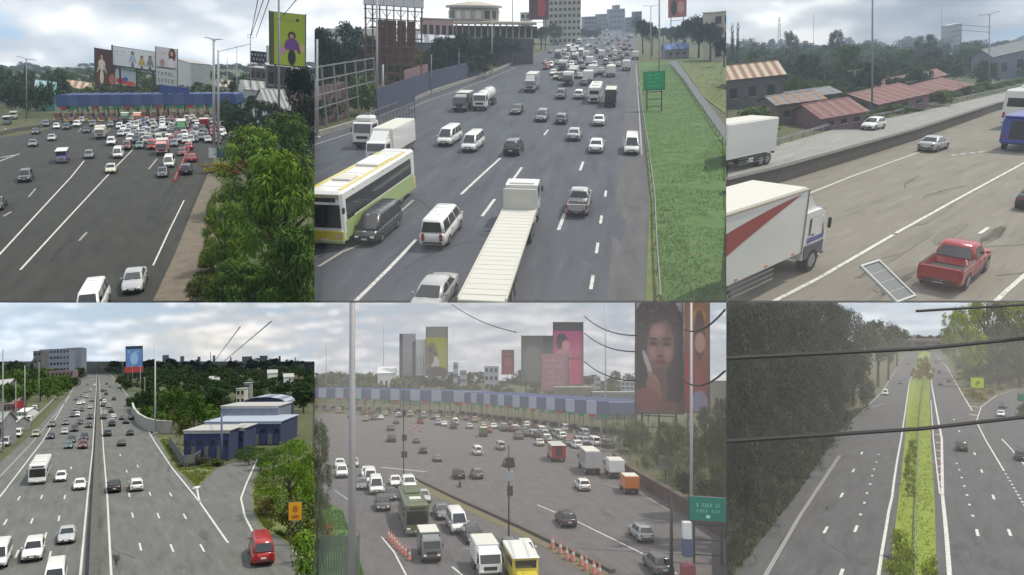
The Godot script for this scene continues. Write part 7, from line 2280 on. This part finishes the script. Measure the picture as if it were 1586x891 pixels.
	for i in 5: glyphs(pl, 0.15, 0.15 + 0.15 * i, 0.7, 0.08, 6, Color(0.72, 0.54, 0.58), 40 + i)
	billboard(c, 838, 880, 548, 606, 634, print_mat("pink_letters", pl), "pale pink billboard with rows of lettering, in front of the tall pink one", 0.0, 2)
	shed(c, 858, 915, 640, 600, 8, "wall_olive", "parapet", 5, "olive office box on the roof line right of the pink billboards")
	shed(c, 918, 985, 650, 608, 8, "wall_grey", "parapet", 6, "grey low building between the olive box and the face billboard")
	billboard(c, 985, 1058, 440, 640, 690, print_mat("big_face", big_face()), "huge billboard of a face with dark hair and a raised hand", 0.06, 3)
	var ro := canvas(72, 300, Color(0.50, 0.34, 0.16), Color(0.50, 0.20, 0.20))
	dab(ro, 0.55, 0.25, 0.3, 0.06, Color(0.62, 0.42, 0.12)); dab(ro, 0.6, 0.4, 0.22, 0.2, Color(0.28, 0.12, 0.14)); dab(ro, 0.62, 0.46, 0.22, 0.08, Color(0.66, 0.48, 0.44)); dab(ro, 0.15, 0.7, 0.22, 0.2, Color(0.6, 0.10, 0.14)); dab(ro, 0.5, 0.8, 0.3, 0.16, Color(0.55, 0.22, 0.24)); dab(ro, 0.6, 0.92, 0.35, 0.09, Color(0.50, 0.48, 0.58))
	billboard(c, 1061, 1099, 440, 640, 692, print_mat("red_orange", ro), "narrow orange and red billboard right of the huge face", 0.06, 2)
	# poles
	post(c, "lamp_post", 545, 940, 455, 0.37, "pole_big", "thickest grey pole, running the whole height of the plaza view", "lamp post")
	boxed_pole(c, 625, 742, 590, [[640, 6], [678, 8], [704, 10]], "thin dark lamp post with small boxes on the bare apron")
	boxed_pole(c, 788, 838, 690, [[716, 14], [738, 12], [760, 10]], "grey pole with three boxes between the two roads")
	post(c, "lamp_post", 938, 668, 460, 0.31, "pole_pale", "tall pale pole at the right end of the toll canopy", "lamp post")
	post(c, "lamp_post", 1071, 860, 460, 0.20, "pole_pale", "thin pale pole passing in front of the red billboard", "lamp post")
	post(c, "lamp_post", 594, 612, 505, 0.25, "pole_grey", "far thin mast left of the grey billboard", "mast")
	post(c, "lamp_post", 505, 625, 536, 0.25, "pole_grey", "far thin mast over the tree line at the edge", "mast")
	post(c, "gantry_post", 1040, 900, 768, 0.19, "pole_dark", "dark gantry post beside the brown barrier wall", "post")
	for l in [[[905, 490, 90], [985, 520, 60]], [[905, 516, 90], [985, 545, 60]], [[905, 560, 90], [985, 590, 60]], [[1060, 590, 60], [1123, 575, 40]], [[1060, 510, 60], [1123, 480, 40]], [[700, 472, 120], [800, 515, 90]]]:
		cable(c, l, 0.06, "thin cable crossing the sky beside the tall billboards", "cables beside the tall billboards", 0.6)
	var gs := canvas(96, 64, Color(0.05, 0.52, 0.44), Color(0.04, 0.50, 0.42))
	glyphs(gs, 0.2, 0.28, 0.65, 0.16, 9, Color(0.55, 0.82, 0.76), 51); glyphs(gs, 0.2, 0.54, 0.65, 0.14, 8, Color(0.5, 0.78, 0.72), 52); dab(gs, 0.5, 0.82, 0.06, 0.08, Color(0.7, 0.9, 0.85))
	billboard(c, 1068, 1126, 770, 808, 875, print_mat("green_plaza", gs), "green direction sign over the brown barrier wall", 0.0, 2, "road_sign", "", "sign")
	var sh := canvas(48, 64, Color(0.58, 0.57, 0.53), Color(0.55, 0.54, 0.50))
	dab(sh, 0.5, 0.45, 0.25, 0.25, Color(0.45, 0.44, 0.41))
	billboard(c, 1020, 1042, 705, 728, 752, print_mat("shield", sh), "pale shield shaped sign in front of the tall grass", 0.0, 1, "road_sign", "", "sign")
	# the traffic tower by the lower right: white head, blue body, red foot
	var at := G(c, 1066, 905)
	var k := mpp(c, 905)
	var o := thing(c, "signal_cabinet", Transform3D(Basis(), at), "tall narrow cabinet with a white head, blue body and red foot", "cabinet")
	part("foot", bx(Vector3(0, P(c, at, 885) / 2, 0), Vector3(20 * k, P(c, at, 862), 20 * k), 0.05), mats.cabinet_red, o)
	part("body", bx(Vector3(0, (P(c, at, 862) + P(c, at, 834)) / 2, 0), Vector3(14 * k, P(c, at, 834) - P(c, at, 862), 14 * k), 0.03), mats.panel_slate, o)
	part("head", bx(Vector3(0, (P(c, at, 834) + P(c, at, 808)) / 2, 0), Vector3(13 * k, P(c, at, 808) - P(c, at, 834), 13 * k), 0.03), mats.sign_white, o)
	# plants: tall grass and trees on the right, tree on the left
	var clumps := by_column([[950, 700, 650, 36], [972, 716, 646, 44], [1000, 738, 650, 50], [1026, 752, 652, 52], [1052, 770, 640, 56], [1080, 784, 636, 56], [1108, 800, 640, 56], [1126, 815, 650, 50]])
	for i in clumps.size():
		var t = clumps[i]
		tree(c, t[0], t[1], t[2], t[3], "scrub", "leaf_mist","%s tall pale grass clump from the booths, below the huge face billboard" % NTH[i], "tall grass clumps below the huge face billboard", "shrub")
	var foots := [[985, 700, 648, 50], [1040, 705, 650, 60], [1100, 708, 625, 56], [1120, 720, 610, 40]]
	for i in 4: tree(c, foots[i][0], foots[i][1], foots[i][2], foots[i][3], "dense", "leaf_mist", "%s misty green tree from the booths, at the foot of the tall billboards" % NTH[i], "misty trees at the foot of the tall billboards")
	for t in [[1065, 772, 725, 40], [1100, 792, 735, 46]]: tree(c, t[0], t[1], t[2], t[3], "bush", "leaf_greybrown", "%s dark scrub patch under the tall grass" % ["farther" if t[0] == 1065 else "nearer"], "shaded scrub under the tall grass", "shrub")
	tree(c, 495, 800, 640, 44, "dense", "leaf_mist", "misty tree at the edge left of the thickest pole", "", "tree")
	tree(c, 492, 900, 745, 40, "fine", "leaf_mist", "drooping branch tree at the edge above the fence gate", "", "tree")
	tree(c, 505, 850, 805, 30, "bush", "leaf_tan", "dry yellow bush behind the fence gate", "", "shrub")
	fence_gate(c)
	cone_row(c, [[602, 836], [606, 840], [610, 844], [614, 849], [618, 853], [623, 858], [628, 862], [634, 868]], 1.3, "cone_pink", "%s red and white post from the far end, along the side road kerb", "barrier_post", "posts along the side road kerb")
	cone_row(c, [[856, 850], [868, 858], [878, 867], [888, 870], [901, 877], [908, 884], [920, 890], [929, 896]], 1.5, "cone_pink", "%s faded red cone from the far end, behind the planted kerb", "traffic_cone", "faded red cones behind the planted kerb")
	cone_row(c, [[629, 652], [637, 656], [633, 660], [646, 661], [655, 664], [641, 665], [634, 668], [650, 669], [640, 674]], 1.3, "cone_red", "%s small red cone before the booths, counted towards the viewer", "traffic_cone", "small red cones before the booths")
	barrier(c, "kerb_wall", [640, 741, 700, 770, 806, 818, 862, 845, 950, 888], 0.4, 0.6, "concrete_dark", "dark kerb between the plaza road and the side road", "kerb")

func boxed_pole(c: Dictionary, px: float, by: float, ty: float, boxes: Array, label: String) -> void:
	var o := post(c, "lamp_post", px, by, ty, 0.11, "pole_dark", label, "lamp post")
	var at := G(c, px, by)
	for b in boxes:
		part("box", bx(Vector3(0.15, P(c, at, b[0]), 0.1), Vector3(b[1] * mpp(c, by) * 0.9, 1.2, 0.5), 0.04), mats.steel_dark if b[1] != 12 else mats.lamp_grey, o)

func fence_gate(c: Dictionary) -> void:
	var at := G(c, 524, 915)
	var k := mpp(c, 915)
	var o := thing(c, "fence_gate", Transform3D(Basis(), at), "green grey slatted gate beside the thickest pole", "gate")
	var w := 62 * k
	var h := P(c, at, 826)
	for s in [-0.5, 0.0, 0.5]: part("post", bx(Vector3(s * w, h / 2, 0), Vector3(0.09, h + 0.2, 0.09), 0.02), mats.gate_green, o)
	for q in 15: part("slat", bx(Vector3((q - 7) * w / 15.5, h * 0.5, 0.04), Vector3(w / 22.0, h * 0.92, 0.03)), mats.gate_green, o)
	for y in [0.08, 0.94]: part("rail", bx(Vector3(0, h * y, 0.0), Vector3(w, 0.07, 0.05)), mats.gate_green, o)
	fit(o, c)

func big_face() -> Image:
	var im := canvas(150, 400, Color(0.60, 0.55, 0.58), Color(0.44, 0.37, 0.38))
	var hair := Color(0.20, 0.16, 0.18)
	var skin := Color(0.45, 0.31, 0.30)
	var lit := Color(0.62, 0.46, 0.44)
	dab(im, 0.48, 0.42, 0.52, 0.34, hair, 0.0, 0.05)
	var r := RandomNumberGenerator.new()
	r.seed = 4
	for i in 60:          # curls round the outline and through the mass
		var ha := PI * (0.7 + 1.6 * i / 59.0)
		dab(im, 0.48 + cos(ha) * 0.50, 0.42 + sin(ha) * 0.33, r.randf_range(0.05, 0.10), r.randf_range(0.02, 0.035), hair, ha, 0.3)
	for i in 170:
		var ha := r.randf() * TAU
		var hq := sqrt(r.randf())
		dab(im, 0.48 + cos(ha) * 0.5 * hq, 0.44 + sin(ha) * 0.36 * hq, 0.035, 0.009, hair.lightened(r.randf_range(0.03, 0.16)), r.randf() * PI, 0.6)
	dab(im, 0.24, 0.62, 0.32, 0.30, hair)
	dab(im, 0.80, 0.64, 0.30, 0.32, hair)
	dab(im, 0.52, 0.50, 0.30, 0.215, skin, 0.10)          # face
	dab(im, 0.46, 0.37, 0.17, 0.06, lit, 0.0, 0.8)        # forehead
	dab(im, 0.68, 0.54, 0.10, 0.06, lit, 0.0, 0.9)
	dab(im, 0.36, 0.54, 0.09, 0.06, lit, 0.0, 0.9)
	dab(im, 0.37, 0.430, 0.09, 0.008, Color(0.13, 0.08, 0.08), 0.08, 0.5)
	dab(im, 0.66, 0.430, 0.10, 0.008, Color(0.13, 0.08, 0.08), -0.08, 0.5)
	dab(im, 0.37, 0.465, 0.085, 0.020, Color(0.34, 0.22, 0.21), 0.0, 0.6)
	dab(im, 0.66, 0.468, 0.09, 0.020, Color(0.34, 0.22, 0.21), 0.0, 0.6)
	dab(im, 0.37, 0.466, 0.06, 0.010, Color(0.10, 0.06, 0.06), 0.0, 0.4)
	dab(im, 0.66, 0.470, 0.065, 0.010, Color(0.10, 0.06, 0.06), 0.0, 0.4)
	dab(im, 0.52, 0.52, 0.030, 0.045, Color(0.56, 0.41, 0.39), 0.0, 0.8)
	dab(im, 0.52, 0.565, 0.065, 0.010, Color(0.28, 0.17, 0.17), 0.0, 0.6)
	dab(im, 0.53, 0.612, 0.12, 0.018, Color(0.48, 0.18, 0.20), 0.0, 0.3)
	dab(im, 0.53, 0.609, 0.10, 0.003, Color(0.22, 0.08, 0.09), 0.0, 0.3)
	dab(im, 0.52, 0.80, 0.17, 0.15, skin.darkened(0.15))   # neck
	dab(im, 0.24, 0.62, 0.05, 0.11, Color(0.66, 0.64, 0.63), -0.35)
	for i in 4: dab(im, 0.30 + 0.05 * i, 0.72 + 0.012 * i, 0.032, 0.06, Color(0.58, 0.42, 0.39), -0.5, 0.2)
	dab(im, 0.38, 0.82, 0.14, 0.10, Color(0.54, 0.38, 0.36), -0.4)
	dab(im, 0.22, 0.90, 0.3, 0.09, Color(0.50, 0.28, 0.28))
	dab(im, 0.72, 0.97, 0.3, 0.06, Color(0.42, 0.27, 0.27))
	return im

# ---------------------------------------------------------------- green median
func median_view() -> void:
	var c = cells.median
	guard_rail(c, [1418, 920, 1418.5, 830, 1420, 760, 1422, 690, 1425, 640, 1430, 590, 1433, 550], "steel guard rail along the middle of the green median")
	var limes := [[1436, 930, 864, 24], [1402, 925, 826, 34], [1392, 905, 815, 40], [1441, 905, 852, 22], [1396, 866, 812, 30]]
	for i in 5: tree(c, limes[i][0], limes[i][1], limes[i][2], limes[i][3], "bush", "leaf_lime", "%s lime green bush from the near end of the median" % NTH[i], "lime bushes at the near end of the median", "shrub")
	var mids := [[1412, 770, 742, 18], [1410, 752, 716, 18], [1411, 735, 700, 17], [1412, 716, 690, 16], [1413, 700, 676, 15]]
	for i in 5: tree(c, mids[i][0], mids[i][1], mids[i][2], mids[i][3], "bush", "leaf_lime", "%s bush from the near end in the middle stretch of the median" % NTH[i], "olive bushes in the middle of the median", "shrub")
	var heads := by_column([[1420, 590, 566, 16], [1428, 586, 560, 18], [1436, 588, 556, 18], [1441, 590, 560, 12], [1432, 574, 548, 14], [1426, 572, 552, 12]])
	for i in 6: tree(c, heads[i][0], heads[i][1], heads[i][2], heads[i][3], "bush", "leaf_yellow", "%s yellow leaved bush from the inbound side, at the far head of the median" % NTH[i], "yellow bushes at the far head of the median", "shrub")
	# dark trees at the left
	var n := 0
	for t in by_column([[1118, 860, 440, 130], [1150, 800, 440, 130], [1190, 760, 430, 140], [1232, 715, 440, 130], [1268, 680, 450, 115], [1150, 700, 400, 160], [1215, 670, 420, 140], [1270, 645, 440, 110], [1305, 640, 470, 90]]):
		n += 1
		tree(c, t[0], t[1], t[2], t[3], "gloom", "leaf_greybrown" if n % 2 else "leaf_grey", "%s tall tree from the near edge in the gloomy grey stand" % NTH[n - 1], "gloomy grey brown trees beside the inbound lanes")
	var thickets := by_column([[1140, 880, 770, 80], [1175, 830, 720, 80], [1210, 785, 690, 80], [1245, 742, 660, 70], [1275, 705, 640, 60], [1300, 672, 622, 50]])
	for i in thickets.size():
		var t = thickets[i]
		tree(c, t[0], t[1], t[2], t[3], "scrub", "leaf_grey","%s grey thicket from the near end, at the foot of the gloomy trees" % NTH[i], "grey thickets at the foot of the gloomy trees", "shrub")
	var misty := by_column([[1335, 620, 492, 60], [1360, 600, 486, 50], [1376, 590, 494, 40], [1322, 630, 530, 50], [1390, 568, 502, 34]])
	for i in misty.size():
		var t = misty[i]
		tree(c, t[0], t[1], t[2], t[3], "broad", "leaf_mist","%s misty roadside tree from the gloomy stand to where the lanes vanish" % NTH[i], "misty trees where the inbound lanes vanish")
	tree(c, 1346, 622, 585, 22, "bush", "leaf_grey", "pale grey bush at the lay by", "", "shrub")
	woods(c, "woods", belt(1380, 1480, 26, 532, 538, 10, 22, 16), "leaf_mist")
	# sunlit trees at the right
	var sunlit := by_column([[1478, 560, 470, 44, "leaf_lime"], [1500, 580, 462, 60, "leaf_lime"], [1530, 588, 440, 70, "leaf_lime"], [1562, 590, 430, 80, "leaf_olive"], [1592, 594, 430, 80, "leaf_lime"], [1625, 596, 430, 90, "leaf_mist"], [1512, 600, 500, 50, "leaf_lime"], [1548, 600, 490, 60, "leaf_mist"], [1580, 600, 500, 60, "leaf_olive"]])
	for i in sunlit.size():
		var t = sunlit[i]
		tree(c, t[0], t[1], t[2], t[3], "dense", t[4],"%s tall sunlit roadside tree from the vanishing road outwards, behind the yellow sign" % NTH[i], "tall sunlit trees behind the yellow sign")
	var under := by_column([[1488, 594, 560, 24], [1506, 606, 562, 30], [1530, 604, 560, 34], [1560, 598, 558, 36], [1585, 598, 560, 36]])
	for i in under.size():
		var t = under[i]
		tree(c, t[0], t[1], t[2], t[3], "scrub", "leaf_greybrown","%s brown undergrowth clump from the vanishing road, before the sunlit trees" % NTH[i], "brown undergrowth before the sunlit trees", "shrub")
	var tips := [[1502, 616, 600, 24], [1516, 622, 602, 24], [1530, 612, 600, 22], [1550, 604, 594, 22]]
	for i in 4: tree(c, tips[i][0], tips[i][1], tips[i][2], tips[i][3], "bush", "leaf_yellow", "%s yellow flowering shrub from the lanes, on the tip of the slip road" % NTH[i], "yellow shrubs on the tip of the slip road", "shrub")
	tree(c, 1588, 650, 622, 26, "bush", "leaf_olive", "olive bush at the outer side of the slip road", "", "shrub")
	var ys := canvas(40, 40, Color(0.78, 0.88, 0.02), Color(0.76, 0.86, 0.02))
	dab(ys, 0.55, 0.5, 0.16, 0.16, Color(0.5, 0.55, 0.02)); dab(ys, 0.45, 0.7, 0.1, 0.1, Color(0.55, 0.6, 0.02))
	billboard(c, 1505, 1523, 585, 601, 620, print_mat("lime_sign", ys), "bright yellow green sign on the tip of the slip road", 0.0, 2, "road_sign", "", "sign")
	billboard(c, 1578, 1592, 610, 622, 640, mats.sign_green, "green sign cut by the edge at the slip road", 0.0, 1, "road_sign", "", "sign")
	# overpass far off
	var a := G(c, 1405, 545)
	var b := G(c, 1475, 545)
	var o := thing(c, "overpass", Transform3D(), "dark overpass crossing the far end of the two roads", "bridge")
	var h0 := P(c, (a + b) / 2, 530)
	var h1 := P(c, (a + b) / 2, 526)
	part("deck", bx((a + b) / 2 + Vector3(0, (h0 + h1) / 2, 0), Vector3((b - a).length() * 1.5, h1 - h0, 12), 0.1), mats.wall_mauve, o)
	part("parapet", bx((a + b) / 2 + Vector3(0, h1 + 0.5, 6), Vector3((b - a).length() * 1.5, 1.0, 0.3)), mats.concrete_pale, o)
	for f in [0.12, 0.5, 0.88]: part("pier", bx(a.lerp(b, f) + Vector3(0, h0 / 2, 0), Vector3(1.6, h0, 8)), mats.concrete, o)
	# cables across the view
	cable(c, [[1110, 556, 16], [1430, 540, 16.5], [1640, 519, 17]], 0.05, "pale overhead cable crossing above the far ends of both roads")
	cable(c, [[1110, 685, 15], [1430, 664, 15.5], [1640, 640, 16]], 0.045, "lowest overhead cable, crossing the median in mid height")
	cable(c, [[1420, 482, 16], [1540, 475, 16.5], [1640, 468, 17]], 0.035, "uppermost overhead cable in the pale sky")

func _ready() -> void:
	rng.seed = 77
	set_stage()
	grounds()
	define_kinds()
	traffic()
	plant_materials()
	scenery_materials()
	scenery()
